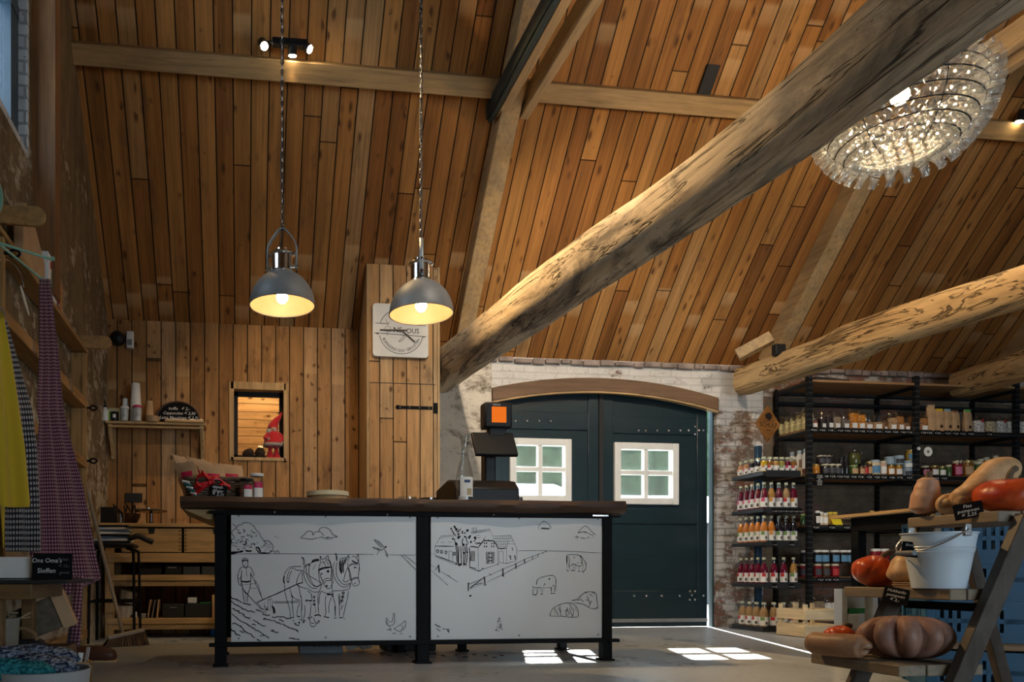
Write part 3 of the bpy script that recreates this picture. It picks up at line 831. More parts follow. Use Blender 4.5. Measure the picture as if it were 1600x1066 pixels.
# ploughman
S_(0, ZB, "172,135 175,105 205,90 235,105 240,130; 172,135 205,118 240,130; 175,122 205,108 237,120; 175,130 178,160 190,182 212,195 230,185 238,160 238,130; 196,160 215,166; 186,140 194,142; 212,142 222,140; 190,185 205,205 225,205 240,182; 188,188 150,210 130,260 120,315 150,325 165,270 165,230; 122,318 130,360 135,390 160,400 158,330; 240,185 275,205 295,250 310,280 285,300 268,250; 290,298 310,340 325,375 315,390; 165,270 165,345 220,357 270,345 268,270; 220,215 222,300; 165,362 220,370 272,357; 170,370 180,470 195,600; 270,360 262,440 240,490 232,600; 215,500 212,592; 190,460 220,500 250,480; 205,480 225,490")
S_(0, ZB, "160,400 210,480 330,610 390,680; 310,340 345,430 410,570; 325,345 360,420 400,560; 165,400 310,385; 270,440 335,435; 330,610 450,555 600,490 800,395 870,375; 332,600 450,548 600,482 800,388 870,368; 520,590 690,590 840,580; 520,605 690,605 840,594; 465,570 470,700; 490,570 500,700; 515,570 525,700; 465,572 490,565 515,568; 345,600 380,650 400,680; 430,600 420,660", .002)
S_(0, ZB, "180,608 210,614 275,630; 165,360 220,366 270,354; 510,640 540,670 548,730; 520,640 535,690 530,730", .0045)
for _ in range(12):
    a = random.uniform(0, 6.3); stroke(0, ZB, [(435 + 8 * cos(a), 690 + 10 * sin(a)), (435 + 38 * cos(a), 690 + 52 * sin(a))], .003)
furrows = ["40,540 160,600", "40,590 220,690", "220,690 320,710", "60,665 260,790", "300,800 420,870", "45,730 160,820", "180,820 480,1010", "60,840 140,860 200,920 310,1000", "45,910 150,990", "340,1030 385,1045", "140,920 195,945", "330,690 400,710", "400,740 490,740", "410,790 480,790 620,850", "640,860 740,890 820,940", "500,920 590,945", "510,765 600,765 690,780 770,770", "710,1010 830,1030", "770,845 830,860", "590,795 650,825", "280,850 330,865", "380,990 400,980"]
for fr in furrows:
    p = [tuple(float(q) for q in a.split(',')) for a in fr.split()]
    q = []
    for i in range(len(p) - 1):
        L = max(2, int(math.dist(p[i], p[i + 1]) / 22))
        for k in range(L):
            f = k / L; q.append((p[i][0] + (p[i + 1][0] - p[i][0]) * f + random.uniform(-5, 5), p[i][1] + (p[i + 1][1] - p[i][1]) * f + random.uniform(-9, 9)))
    q.append(p[-1]); stroke(0, ZB, q, .0036)
    for a in q[::3]:
        if random.random() < .6: stroke(0, ZB, [a, (a[0] + random.uniform(10, 30), a[1] + random.uniform(-8, 14))], .0045)
# horses
S_(0, ZC, "120,480 105,430 115,360 140,310 165,275; 165,260 250,250 340,248; 165,290 230,270 260,290 300,300 345,295; 185,300 160,360 150,440 175,450 180,380 215,300; 330,130 355,150 362,240; 345,128 372,160 378,240; 120,480 125,580 150,680 185,800 195,905; 180,520 200,580 220,650 215,700 225,790 235,905; 215,620 250,660 320,680; 345,300 310,350 280,420 275,480 300,500; 350,310 345,400 355,460; 440,210 400,240 400,320 420,400 470,480 540,510 600,470; 400,215 370,280 370,380 400,450 460,520 540,530; 470,190 440,240 430,330 460,430 510,500 570,490 575,440; 580,200 555,290 560,380 575,440; 575,190 578,115 600,165; 640,150 675,110 690,180; 600,165 640,145 690,180 715,250 720,330 715,400 725,480 700,530 660,525 625,480 600,420 575,350 560,280; 560,290 620,262 715,250; 560,302 620,280 715,262; 610,450 630,415 680,400 720,410; 625,470 650,435 720,425; 350,295 440,370 550,435 605,470; 300,500 350,520 420,540 500,580 560,570; 600,470 570,560 545,620; 330,620 340,700 335,820 340,935; 375,740 380,850 360,930; 320,700 290,780 280,880 320,900; 345,720 340,820; 460,740 450,850 445,960 500,980; 510,730 520,850; 440,975 470,1020 520,1000 490,900; 545,620 550,760 560,870; 590,560 565,640 560,740; 430,720 480,740; 280,470 300,500 320,600 330,650; 600,200 620,190 650,250; 360,260 400,240 440,215; 480,290 520,220; 410,560 460,600 470,690; 640,160 670,200 680,240")
S_(0, ZC, "470,190 500,165 560,155; 465,200 510,180 565,170; 120,470 108,430 116,370; 150,440 172,448; 205,600 215,640; 390,680 420,685 470,690; 385,690 405,700; 345,460 300,470; 560,290 620,266 715,254; 218,700 222,790; 440,210 430,250; 580,190 590,200; 700,170 712,220", .0048)
scrib(0, ZC, 672, 310, 20, 9); scrib(0, ZC, 660, 495, 12, 7, .003); scrib(0, ZC, 598, 345, 10, 6)
for y in (640, 690, 735): circ(0, ZC, 500, y, 14); scrib(0, ZC, 500, y, 8, 5)
S_(0, ZC, "770,75 790,110 795,180; 762,85 780,115 783,180; 760,190 745,260 750,360 790,450 860,510 930,500 965,450; 800,190 780,260 790,370 830,440 880,480 950,470; 720,210 730,300 735,400 745,470; 930,130 880,140 830,160 825,280 850,350; 930,200 935,280 950,330 960,400 975,440; 935,190 935,105 960,150; 1040,140 1065,95 1070,200; 980,120 1030,130 1070,200 1080,260 1070,340 1065,400 1080,450 1060,490 1020,500 985,470 975,400 960,330 940,260; 940,240 990,210 1070,215; 945,252 990,225 1068,228; 980,410 1020,390 1075,390; 975,425 1020,405 1075,402; 730,480 735,560 780,560 880,555 950,530 970,460; 590,560 640,590 700,590 730,560; 740,560 745,650 770,750 770,900; 810,600 820,740 825,900; 940,560 925,660 900,760 870,900; 840,760 890,740; 650,620 640,720 650,830 640,890 690,900; 720,640 690,740 690,850; 830,600 830,740 880,600; 880,420 900,330 930,260; 860,420 900,450 940,430 960,410; 880,905 895,930")
S_(0, ZC, "870,150 850,250 850,340; 900,150 870,240 872,330; 840,170 832,260 845,330; 915,140 895,220; 660,605 700,608 730,605; 670,615 725,612; 728,590 735,640; 980,170 1030,200 1060,205; 990,185 1020,195; 620,890 690,910; 750,910 790,912; 820,908 870,905; 500,880 560,870 585,890; 275,885 320,890; 310,930 390,945; 765,760 772,880; 860,760 845,800; 1075,260 1080,300", .0048)
scrib(0, ZC, 1028, 260, 18, 9); scrib(0, ZC, 1020, 465, 9, 6)
for x, y in ((872, 590), (865, 640), (855, 688)): circ(0, ZC, x, y, 17); circ(0, ZC, x, y, 8)
for _ in range(8): scrib(0, ZC, random.uniform(190, 560), random.uniform(890, 985), 14, 4, .003)
# swallow, fence corner, hens
S_(0, ZD, "140,135 180,150 215,180 230,210; 140,135 165,165 195,195 205,210; 125,203 165,210 210,225 235,215 255,200; 165,275 185,240 215,225; 125,203 160,222 190,232; 235,220 255,250 265,295; 238,232 250,270 265,295; 170,150 200,180 218,205; 385,275 430,320 520,412; 410,275 460,310 525,362; 245,870 255,840 270,870 300,875 310,840 315,800 325,805 325,850 320,890 290,910 260,905 245,870; 280,910 285,945 262,945; 285,945 300,960; 330,930 380,900 420,865 425,900 410,940 370,960 340,950 320,930; 385,910 405,920 385,945; 380,960 385,985; 365,985 405,985; 305,985 322,976 340,983; 255,860 260,890 275,895", .002)
S_(0, ZD, "232,206 245,198 256,200; 255,945 300,945; 318,930 330,945; 165,210 185,228", .0045)
ZE_ = (670, 805, 10.0); ZF = (670, 860, 7.615); ZG = (820, 800, 5.76); Z2 = (650, 760, 3.676)
S_(1, ZE_, "95,490 190,330 390,312; 95,490 105,635; 110,655 420,778; 315,560 315,715; 315,560 370,570 372,728; 185,425 245,428; 300,420 360,425; 185,375 215,350; 200,350 400,330; 650,270 760,250 950,215; 660,290 770,275 960,240; 950,215 1000,330; 675,205 745,200 745,260 680,265 675,205; 700,205 700,262; 675,232 745,228; 860,400 885,330; 770,510 775,860; 1075,520 1080,760; 640,815 780,872 1075,770; 640,828 790,885 830,850; 895,580 1020,580 1020,750 905,760 895,580; 655,565 715,565 715,720 655,715 655,565; 1000,330 1280,320 1210,520; 1010,370 1255,365; 1030,415 1240,410; 1050,460 1225,455; 1060,500 1215,500; 1280,320 1370,510; 1370,510 1380,700; 1215,520 1215,750; 1250,410 1325,405; 1235,450 1345,455; 1262,365 1300,362; 1095,570 1100,745; 1160,570 1165,745; 1095,570 1160,570; 1090,745 1245,757 1262,740 1380,715; 740,320 800,315; 745,355 810,350; 640,500 700,500; 945,580 950,752; 985,580 985,750", .0018, False)
for x in range(670, 950, 32): S_(1, ZE_, f"{x},{288 - (x - 660) * .17} {x + 12},{268 - (x - 660) * .17}", .0018, False)
for i, (y, xa, xb) in enumerate(((330, 1010, 1275), (370, 1010, 1255), (415, 1030, 1240), (460, 1050, 1225))):
    for x in range(xa + (i % 2) * 15, xb, 34): S_(1, ZE_, f"{x},{y} {x - 6},{y + 40}", .0014, False)
S_(1, ZE_, "95,488 250,488 400,491; 100,635 200,668 430,755; 650,490 720,495 770,510; 770,510 820,440 860,400 940,400 1010,405 1050,450 1078,512; 1075,520 1140,528 1210,518; 930,380 940,398; 640,812 740,835; 820,838 855,832; 1065,765 1095,778; 640,800 645,830; 850,370 870,390; 1300,505 1312,560; 1268,640 1280,700; 1275,640 1285,700; 1340,630 1352,705; 1348,630 1358,700; 1250,640 1290,640; 720,440 800,432; 740,455 820,440", .0042, False)
for x in (140, 200, 268, 400): circ(1, ZE_, x, 565 + (x - 140) * .15, 16, .003, 22)
for (x, y) in ((872, 440), (905, 440), (872, 492), (905, 492), (985, 448), (1018, 448), (985, 492), (1018, 492), (940, 600), (970, 600), (945, 660), (972, 665), (945, 715), (975, 715)):
    S_(1, ZE_, f"{x - 7},{y - 12} {x - 7},{y + 12}; {x + 3},{y - 12} {x + 3},{y + 12}", .0038, False)
for x in range(902, 940, 9): S_(1, ZE_, f"{x},585 {x + 3},755", .0016, False)
for x in range(990, 1018, 9): S_(1, ZE_, f"{x},585 {x + 2},748", .0016, False)
for x in range(660, 715, 9): S_(1, ZE_, f"{x},570 {x},715", .0016, False)
S_(1, ZE_, "410,420 430,560 440,770; 430,420 450,560 455,780; 470,480 465,640 465,790; 500,480 505,640 510,790; 530,480 545,650 540,800; 565,470 570,640 560,790; 590,470 600,640 580,800; 630,500 640,640 640,820; 345,210 400,300 430,330; 410,170 430,250 470,270; 360,240 390,300; 490,200 500,260; 540,360 520,420 540,470; 590,340 590,400 620,450; 720,330 735,370 700,420; 400,360 410,420 440,470", .003)
for x, y, r in ((410, 190, 20), (425, 225, 18), (350, 210, 10), (535, 270, 22), (610, 238, 20), (460, 300, 18), (470, 350, 30), (630, 350, 24), (540, 465, 22), (585, 460, 12), (660, 420, 16), (570, 340, 14), (380, 370, 14), (650, 325, 10), (470, 245, 18), (570, 280, 10), (720, 360, 20), (545, 590, 14), (600, 580, 12), (430, 450, 14), (470, 780, 14), (500, 770, 16), (560, 770, 16), (420, 765, 12)):
    scrib(1, ZE_, x, y, r, 7, .0034)
S_(1, Z2, "580,371 680,370 770,371 900,375 1075,384; 85,388 108,390", .0014)
S_(1, ZF, "490,405 650,330; 660,325 880,225 1030,165 1140,108 1420,5; 490,460 660,395; 680,385 890,285 1040,200 1140,152 1300,78; 480,400 640,338; 25,175 75,205; 140,250 240,310 345,380; 30,240 120,320 220,410", .0018, False)
S_(1, ZF, "468,385 468,490; 476,385 472,480; 655,315 668,420; 665,315 672,415; 875,215 880,310; 886,215 888,305; 1030,155 1035,225; 1038,155 1040,220; 1136,105 1140,160; 1142,105 1145,155; 1232,70 1235,115; 1300,40 1300,80; 1355,25 1358,45; 1390,8 1392,25; 120,170 75,240; 120,170 130,270; 112,180 118,265; 720,280 748,300; 490,455 560,400 650,325; 500,440 560,395; 560,410 635,390; 870,305 900,312; 650,418 688,410; 485,540 510,548; 212,405 226,415; 235,300 248,315", .0042, False)
scrib(1, ZF, 492, 540, 14, 7, .004)
S_(1, ZF, "72,875 84,892 95,888 104,908 118,898 128,916 146,914; 166,930 176,940 190,936; 200,945 218,938 226,964 240,976 236,932; 90,932 104,938 116,952 142,960", .0026)
S_(1, ZF, "835,800 842,812 828,830; 830,830 812,862; 842,836 858,848; 818,905 808,940; 850,870 864,892 856,925; 838,880 846,900 836,935; 825,850 850,850; 800,945 815,955; 830,965 838,955", .0028)
S_(1, ZF, "785,948 812,960; 855,935 882,940; 855,900 862,925", .0048)
S_(1, ZG, "380,480 375,420 385,390 440,385 500,395 530,430 550,465 545,520 520,540; 380,480 375,530; 405,480 400,525; 410,490 440,470 490,490 520,480; 440,485 430,525; 455,480 450,525; 490,490 485,535; 530,465 515,540; 395,400 400,450 395,500; 500,395 515,440 510,470; 540,460 560,470", .0022)
S_(1, ZG, "375,530 398,532; 415,528 452,529; 480,536 500,537; 515,545 530,542; 382,400 380,470; 440,405 452,415; 495,400 508,408; 505,460 520,468; 475,455 482,465", .0045)
S_(1, ZG, "105,660 115,610 150,590 230,573 265,580 280,620 275,720; 70,675 100,685 140,680 150,690; 75,690 72,720 78,745 105,745 118,690; 145,680 150,740; 165,680 158,735; 170,680 175,650; 170,685 230,680; 235,680 240,735; 265,690 262,725; 250,670 262,660 268,690; 85,700 92,706; 104,700 108,706", .0022)
S_(1, ZG, "215,600 228,610; 218,612 226,598; 175,645 186,655; 230,680 245,690; 235,690 242,715; 230,735 275,735; 140,742 165,742; 75,748 102,746; 68,672 80,680; 112,612 104,650", .0045)
S_(1, ZG, "225,935 240,890 275,855 330,830 400,820 450,840 480,890 480,945; 480,945 430,950 330,940 225,940; 420,800 470,790 500,760 545,725 600,720 640,735 650,800 655,865 600,870 560,850 520,830 440,820; 265,880 270,930; 300,860 320,900 325,940; 360,900 380,880 400,920 370,935; 410,860 440,890 430,945; 450,860 470,900; 490,945 496,948; 500,770 515,800; 470,800 500,790 530,810", .0022)
S_(1, ZG, "270,870 300,930; 315,840 325,930; 385,860 370,930; 400,870 430,945; 560,760 590,830; 580,740 610,760; 600,800 575,860; 425,798 465,792; 540,720 560,735; 610,725 635,740; 225,920 235,940; 640,860 658,868; 400,830 420,860; 550,790 570,800", .0042)
S_(1, ZG, "120,140 150,95 175,85 215,110 240,150; 120,140 126,160; 480,185 520,140 555,130 600,175 640,210; 480,190 540,180 600,210; 445,225 480,230; 455,235 475,245; 600,230 625,225", .002)
S_(1, ZG, "145,148 180,150 225,153; 150,143 170,150; 160,95 170,90; 475,190 500,186; 535,178 548,190; 460,215 485,232; 500,232 545,240; 560,236 580,228; 600,205 615,212", .0045)
random.setstate(rs)
for k in (0, 1):
    for i, p in enumerate(INK[k].v): INK[k].v[i] = (p[0] - 1.05, p[1] - 4.6, p[2])
    INK[k].obj('drawing', m_ink, pl[k], smooth=False, label=('black line drawing of a ploughman with two horses, trees and hens', 'black line drawing of a farmhouse, fence and cows')[k])

# ---------------------------------------------------------------- things under the counter
bx = empty('box', (.50, 4.90, 0), label='grey carton with dark lettering standing under the counter', cat='box')
MB().bx(-.12, .17, 0, .2, 0, .108).obj('body', plain('grey_carton', (.26, .28, .30, 1), .7), bx, bevel=.004)
place('lettering', text_mesh('6 x 0,75 ltr', m_ink, .042), bx, (.06, -.002, .055), UPRIGHT)
b = MB()
for i in range(5): b.sphere((.74 + i * .030, 5.0 + .02 * (i % 2), .05 + .008 * (i % 3)), .045, 10, 7, s=(1, 1, .9))
o = b.obj('crumpled_bag', m_paper); d = o.modifiers.new('crumple', 'DISPLACE'); tx = bpy.data.textures.new('crumple', 'CLOUDS'); tx.noise_scale = .05; d.texture = tx; d.strength = .03
tag(o, 'crumpled white bag under the counter beside the grey carton', 'bag')
bx = empty('crate', (1.05, 4.98, 0), label='black crate under the middle of the counter', cat='crate')
MB().bx(-.08, .28, -.02, .2, 0, .108).obj('body', m_blackmat, bx, bevel=.01)
MB().bx(0, .16, -.024, -.018, .06, .085).obj('handle_slot', m_grey, bx)
lf = MB()
for i in range(14):
    a = random.uniform(0, 6.28); c = PZ(600 + i * 14 + random.uniform(-9, 9), 1023 + random.uniform(-2, 5), .004)
    lf.box((c.x, c.y, .004), (.03, .012, .004), a)
tag(lf.obj('dead_leaves', plain('dead_leaf', (.03, .025, .02, 1), .9)), 'dark leaf crumbs on the floor under the counter', 'leaves', kind='stuff')
# ---------------------------------------------------------------- things standing on the counter (top at ZT)
ZT = .976
def jar_on(name, px, w, h_px, y_top, Y, label, cat): pass
# wicker basket with packed pouches
BXc = PY(342, 760, 4.62).x; bd_ = BXc - .06
bk = empty('basket', (BXc, 4.62, ZT + .002), label='dark wicker basket full of kraft pouches with a red bow, on the left counter end', cat='basket')
W = MB()
L, D, H = .40, .26, .13
def rrect(hx, hy, r, n=6):
    o = []
    for (cx, cy, a0) in ((hx - r, hy - r, 0), (-hx + r, hy - r, pi / 2), (-hx + r, -hy + r, pi), (hx - r, -hy + r, 1.5 * pi)):
        for i in range(n + 1):
            a = a0 + pi / 2 * i / n; o.append((cx + r * cos(a), cy + r * sin(a)))
    return o
def dense(o, step):
    out = []
    for i in range(len(o)):
        a, b = o[i], o[(i + 1) % len(o)]
        d = math.dist(a, b); k = max(1, int(round(d / step)))
        for j in range(k): out.append((a[0] + (b[0] - a[0]) * j / k, a[1] + (b[1] - a[1]) * j / k))
    return out
for r in range(9):
    f = r / 8
    o = dense(rrect(L / 2 * (.9 + .1 * f), D / 2 * (.9 + .1 * f), .05), .02)
    pts = []
    for i, p in enumerate(o):
        s = .006 * (1 if (i // 2 + r) % 2 else -1)
        l = sqrt(p[0] ** 2 + p[1] ** 2)
        pts.append((p[0] * (1 + s / l), p[1] * (1 + s / l), .008 + f * (H - .016)))
    W.sweep(pts, .0085, 6, closed=True)
m_wicker = plain('dark_wicker', (.13, .075, .042, 1), .55, var=.5, scale=30)
W.obj('weave', m_wicker, bk)
rim = [(p[0], p[1], H) for p in rrect(L / 2 + .004, D / 2 + .004, .05)]
MB().sweep(rim, .012, 8, closed=True).obj('rim', m_wicker, bk)
MB().bx(-L / 2 + .03, L / 2 - .03, -D / 2 + .03, D / 2 - .03, .004, .01).obj('bottom', m_wicker, bk)
# bow
B = MB()
for (sx, tilt, x0) in ((-1, .5, -.05), (1, -.3, -.05)):
    loop = []
    for i in range(13):
        a = pi * 2 * i / 12
        loop.append((x0 + sx * (.04 - .04 * cos(a)), -D / 2 - .02 - .006 * sin(a * 2), .105 + .035 * sin(a) * (1 if sx < 0 else .8) + (.01 if sx < 0 else 0)))
    rows = [[(p[0], p[1] - .006, p[2] - .012) for p in loop], [(p[0], p[1] + .006, p[2] + .012) for p in loop]]
    B.grid(rows)
for (a, b) in (((-.05, .10), (-.155, .02)), ((-.05, .10), (-.14, .075)), ((.02, .10), (.075, .075)), ((-.10, .165), (-.02, .10))):
    rr = [[(a[0] + (b[0] - a[0]) * t, -D / 2 - .022 - .006 * sin(t * 6), a[1] + (b[1] - a[1]) * t + .014 * s) for t in (0, .25, .5, .75, 1)] for s in (-1, 1)]
    B.grid(rr)
B.sphere((-.05, -D / 2 - .02, .10), .014, 8, 6)
o = B.obj('bow', m_redshiny, bk); so_ = o.modifiers.new('thick', 'SOLIDIFY'); so_.thickness = .002
S = MB()
for i in range(7):
    S.cyl((-.21 + i * .012, -D / 2 - .01, .11 - i * .017), (-.17 + i * .010, -D / 2 - .03, .10 - i * .017), .0075, 8, mi=i % 2)
S.obj('paper_straws', [m_paper, plain('teal_paper', (.02, .16, .15, 1), .6)], bk)
tg = MB().box((.005, -D / 2 - .03, .05), (.095, .004, .075), M=Matrix.Rotation(radians(8), 3, 'Y'))
to = tg.obj('price_card', m_chalk, bk)
for i, s in enumerate(('appel-', 'ginger', '€ 3,25')):
    place('lettering', text_mesh(s, m_chalkink, .026, .2), to, (.0, -D / 2 - .0335, .075 - i * .023), (pi / 2, radians(8), 0))
# pouches
def pouch(name, label, loc, w, h, lean, turn, roll, fold, peak=.03, parent_labels=True, group='kraft pouches in the basket'):
    o = empty(name, loc, 0, label, 'pouch', group)
    o.rotation_euler = (lean, roll, turn)
    nx, nz = 7, 10; rows = []
    for j in range(nz + 1):
        f = j / nz; z = h * f
        th = .030 * (1 - f) ** .6 + .0015
        row = []
        for k in range(nx + 1):
            x = (k / nx - .5) * w
            e = 1 - (2 * k / nx - 1) ** 2
            row.append((x + .004 * sin(f * 9 + k), -th * (.3 + .7 * e) - .03 * max(0, f - .72) * fold, z + peak * f ** 2 * (1 - k / nx) - .008 * (f > .85) * abs(sin(k * 1.3))))
        rows.append(row)
    rows2 = [[(p[0], -p[1] * .6 if f_ < 7 else p[1] + .003, p[2]) for p in r] for f_, r in enumerate(rows)]
    m = MB(); m.grid(rows); m.grid(rows2)
    m.grid([[r[0] for r in rows], [r[0] for r in rows2]]); m.grid([[r[-1] for r in rows], [r[-1] for r in rows2]])
    m.obj('bag', m_kraft, o, ang=60)
    lab = MB(); r0 = [[(p[0] * .8, p[1] - .003, p[2]) for p in rows[j][1:-1]] for j in (4, 5, 7)]
    lab.grid(r0[:2], 0); lab.grid(r0[1:], 1)
    lab.obj('label', [m_paper, plain('magenta_print', (.50, .01, .06, 1), .5)], o)
    return o
Y0 = 4.56
pouch('pouch', 'kraft pouch at the left end of the wicker basket, top folded outwards', (bd_ - .09, Y0, ZT + .05), .135, .185, radians(-6), radians(-24), radians(-22), 1.6, .05)
pouch('pouch', 'narrow kraft pouch tip rising at the back left of the wicker basket', (bd_ - .09, Y0 + .13, ZT + .05), .09, .235, radians(-8), radians(25), radians(-20), .4, .06)
pouch('pouch', 'kraft pouch with a pointed corner behind the middle pouches of the basket', (bd_ + .03, Y0 + .11, ZT + .05), .13, .205, radians(-8), radians(10), radians(-22), .5, .09)
pouch('pouch', 'wide kraft pouch in the middle of the wicker basket front', (bd_ + .06, Y0 + .02, ZT + .045), .145, .165, radians(-10), radians(4), radians(-16), 1.0, .07)
pouch('pouch', 'kraft pouch at the right end of the wicker basket leaning left', (bd_ + .18, Y0 + .05, ZT + .05), .145, .165, radians(-12), radians(2), radians(-20), .6, .085)
pouch('pouch', 'kraft pouch at the back right of the wicker basket, mostly hidden', (bd_ + .15, Y0 + .15, ZT + .05), .14, .20, radians(-12), radians(-4), radians(-6), .4)

m_nuts = plain('nut_mix', (.21, .12, .055, 1), .6, var=.8, scale=70)
m_pinklabel = plain('pink_label', (.50, .02, .09, 1), .5)
def glass_jar(name, label, loc, r, h, lid, group=None):
    o = empty(name, loc, 0, label, 'jar', group)
    MB().lathe([(r * .96, .003), (r * .96, h * .72)], (0, 0, 0), 18).obj('contents', m_nuts, o)
    MB().lathe([(r, 0), (r, h * .80), (r * .86, h * .90), (r * .86, h)], (0, 0, 0), 20, caps=False).obj('glass', m_clear, o)
    MB().lathe([(r * .93, h * .94), (r * .95, h * .95), (r * .95, h * 1.04), (r * .9, h * 1.05)], (0, 0, 0), 20).obj('lid', lid, o)
    lb = MB()
    lb.lathe([(r * 1.02, h * .06), (r * 1.02, h * .50)], (0, 0, 0), 12, 0, None, -1.9, -.7, caps=False)
    lb.lathe([(r * 1.02, h * .50), (r * 1.02, h * .72)], (0, 0, 0), 12, 1, None, -1.9, -.7, caps=False)
    lb.obj('label', [m_paper, m_pinklabel], o)
    return o
glass_jar('jar', 'low nut jar with black lid beside the wicker basket', (PY(385, 760, 4.43).x, 4.43, ZT), .042, .118, m_black)
glass_jar('jar', 'tall nut jar with white lid and pink label behind the black-lidded one', (PY(401, 760, 4.56).x, 4.56, ZT), .046, .165, m_whiteplastic)
# wooden cheese tub
tb = empty('tub', (PY(512, 768, 4.80).x, 4.80, ZT), label='round pale wooden tub with a light rim in the middle of the counter', cat='tub')
MB().lathe([(.128, .0), (.132, .085)], seg=32).obj('body', m_pine, tb)
MB().lathe([(.133, .062), (.139, .064), (.139, .092), (.130, .092)], seg=32, caps=False).obj('rim', plain('pale_rim', (.62, .55, .36, 1), .6), tb)
# two glass ashtrays / dishes
for x, y, r, lab in ((PY(636, 770, 4.50).x, 4.50, .062, 'clear glass dish on the counter, left of the register'), (PY(669, 770, 4.55).x, 4.55, .066, 'dark glass dish with a clear lid beside the register')):
    g = empty('dish', (x, y, ZT), label=lab, cat='dish')
    MB().lathe([(r * .8, 0), (r, .012), (r, .034), (r * .82, .034), (r * .7, .012)], seg=12, caps=False).obj('bowl', m_clear if r < .064 else thin_glass('smoked_glass', (.25, .22, .2), .12), g)
    MB().lathe([(r * .7, .013), (r * .66, .020), (r * .3, .022)], seg=16).obj('contents', plain('brown_bits', (.10, .06, .035, 1), .6), g)
# milk bottle / carafe
cf = empty('carafe', (PY(726, 760, 4.38).x, 4.38, ZT), label='tall glass carafe with white label standing before the register', cat='carafe')
MB().lathe([(.050, 0), (.052, .01), (.052, .16), (.046, .19), (.022, .27), (.018, .33), (.024, .385), (.042, .425)], seg=24, caps=False).obj('glass', m_clear, cf)
lb = MB(); lb.lathe([(.0532, .025), (.0532, .145)], seg=16, a0=-2.4, a1=-.7, caps=False, mi=0)
lb.lathe([(.0538, .035), (.0538, .075)], seg=8, a0=-1.6, a1=-1.0, caps=False, mi=1); lb.lathe([(.0538, .110), (.0538, .128)], seg=8, a0=-1.9, a1=-1.2, caps=False, mi=2)
lb.obj('label', [m_paper, plain('label_tan', (.45, .36, .2, 1), .6), plain('label_navy', (.04, .07, .15, 1), .6)], cf)
# register: scale body, pole, sloping operator screen, customer screen
rg = empty('register', (PY(763.5, 740, 4.70).x - .0675, 4.66, ZT), label='black register with pole, sloping screen and lit orange customer display', cat='register')
R = MB().prism([(-.17, 0), (.30, 0), (.30, .13), (.02, .17), (-.10, .15), (-.17, .10)], 'X', -.22, .20)
R.obj('scale_body', m_black, rg, bevel=.012)
R = MB().cyl((-.10, -.11, .06), (.07, -.11, .06), .055, 18).bx(-.10, .08, -.08, .1, 0, .05)
R.obj('receipt_printer', m_black, rg, bevel=.004)
P2 = MB().bx(.03, .105, .0, .09, 0, .36)
P2.obj('pole', m_black, rg, bevel=.01)
dn = PY(756, 760, 4.66).x - 1.80
Mx = Matrix.Rotation(radians(-32), 3, 'X')
hx = MB().box((.085, -.02, .40), (.285, .03, .19), M=Mx)
so2 = hx.obj('operator_screen', m_black, rg, bevel=.008)
cz = MB().box((.115, .03, .595), (.19, .10, .17), M=Matrix.Rotation(radians(0), 3, 'X'))
cd = cz.obj('customer_screen', m_black, rg, bevel=.014)
MB().bx(.06, .17, .0, .06, .46, .53).obj('neck', m_black, rg, bevel=.006)
MB().bx(.068, .166, -.0225, -.0205, .545, .648).obj('display', glow('orange_display', (.85, .17, .015), 1.0), cd)
place('lettering', text_mesh('WELKOM', m_chalkink, .012), cd, (.10, -.0215, .660), UPRIGHT)
MB().bx(.10, .25, .04, .07, .12, .145).obj('card_reader_bar', m_grey, rg, bevel=.004)
MB().bx(.10, .245, -.11, -.02, 0, .05).obj('keypad', m_black, rg, bevel=.006)
K = MB()
for i in range(4):
    for j in range(3): K.bx(.118 + i * .03, .138 + i * .03, -.1115, -.1095, .010 + j * .013, .019 + j * .013)
K.obj('keys', m_grey, rg)
lbm = MB().bx(-.20, -.15, -.172, -.170, .02, .045); lbm.obj('sticker', m_paper, rg)
MB().bx(-.16, -.10, -.102, -.098, .150, .163).obj('badge', plain('blue_badge', (.25, .4, .62, 1), .5), rg)
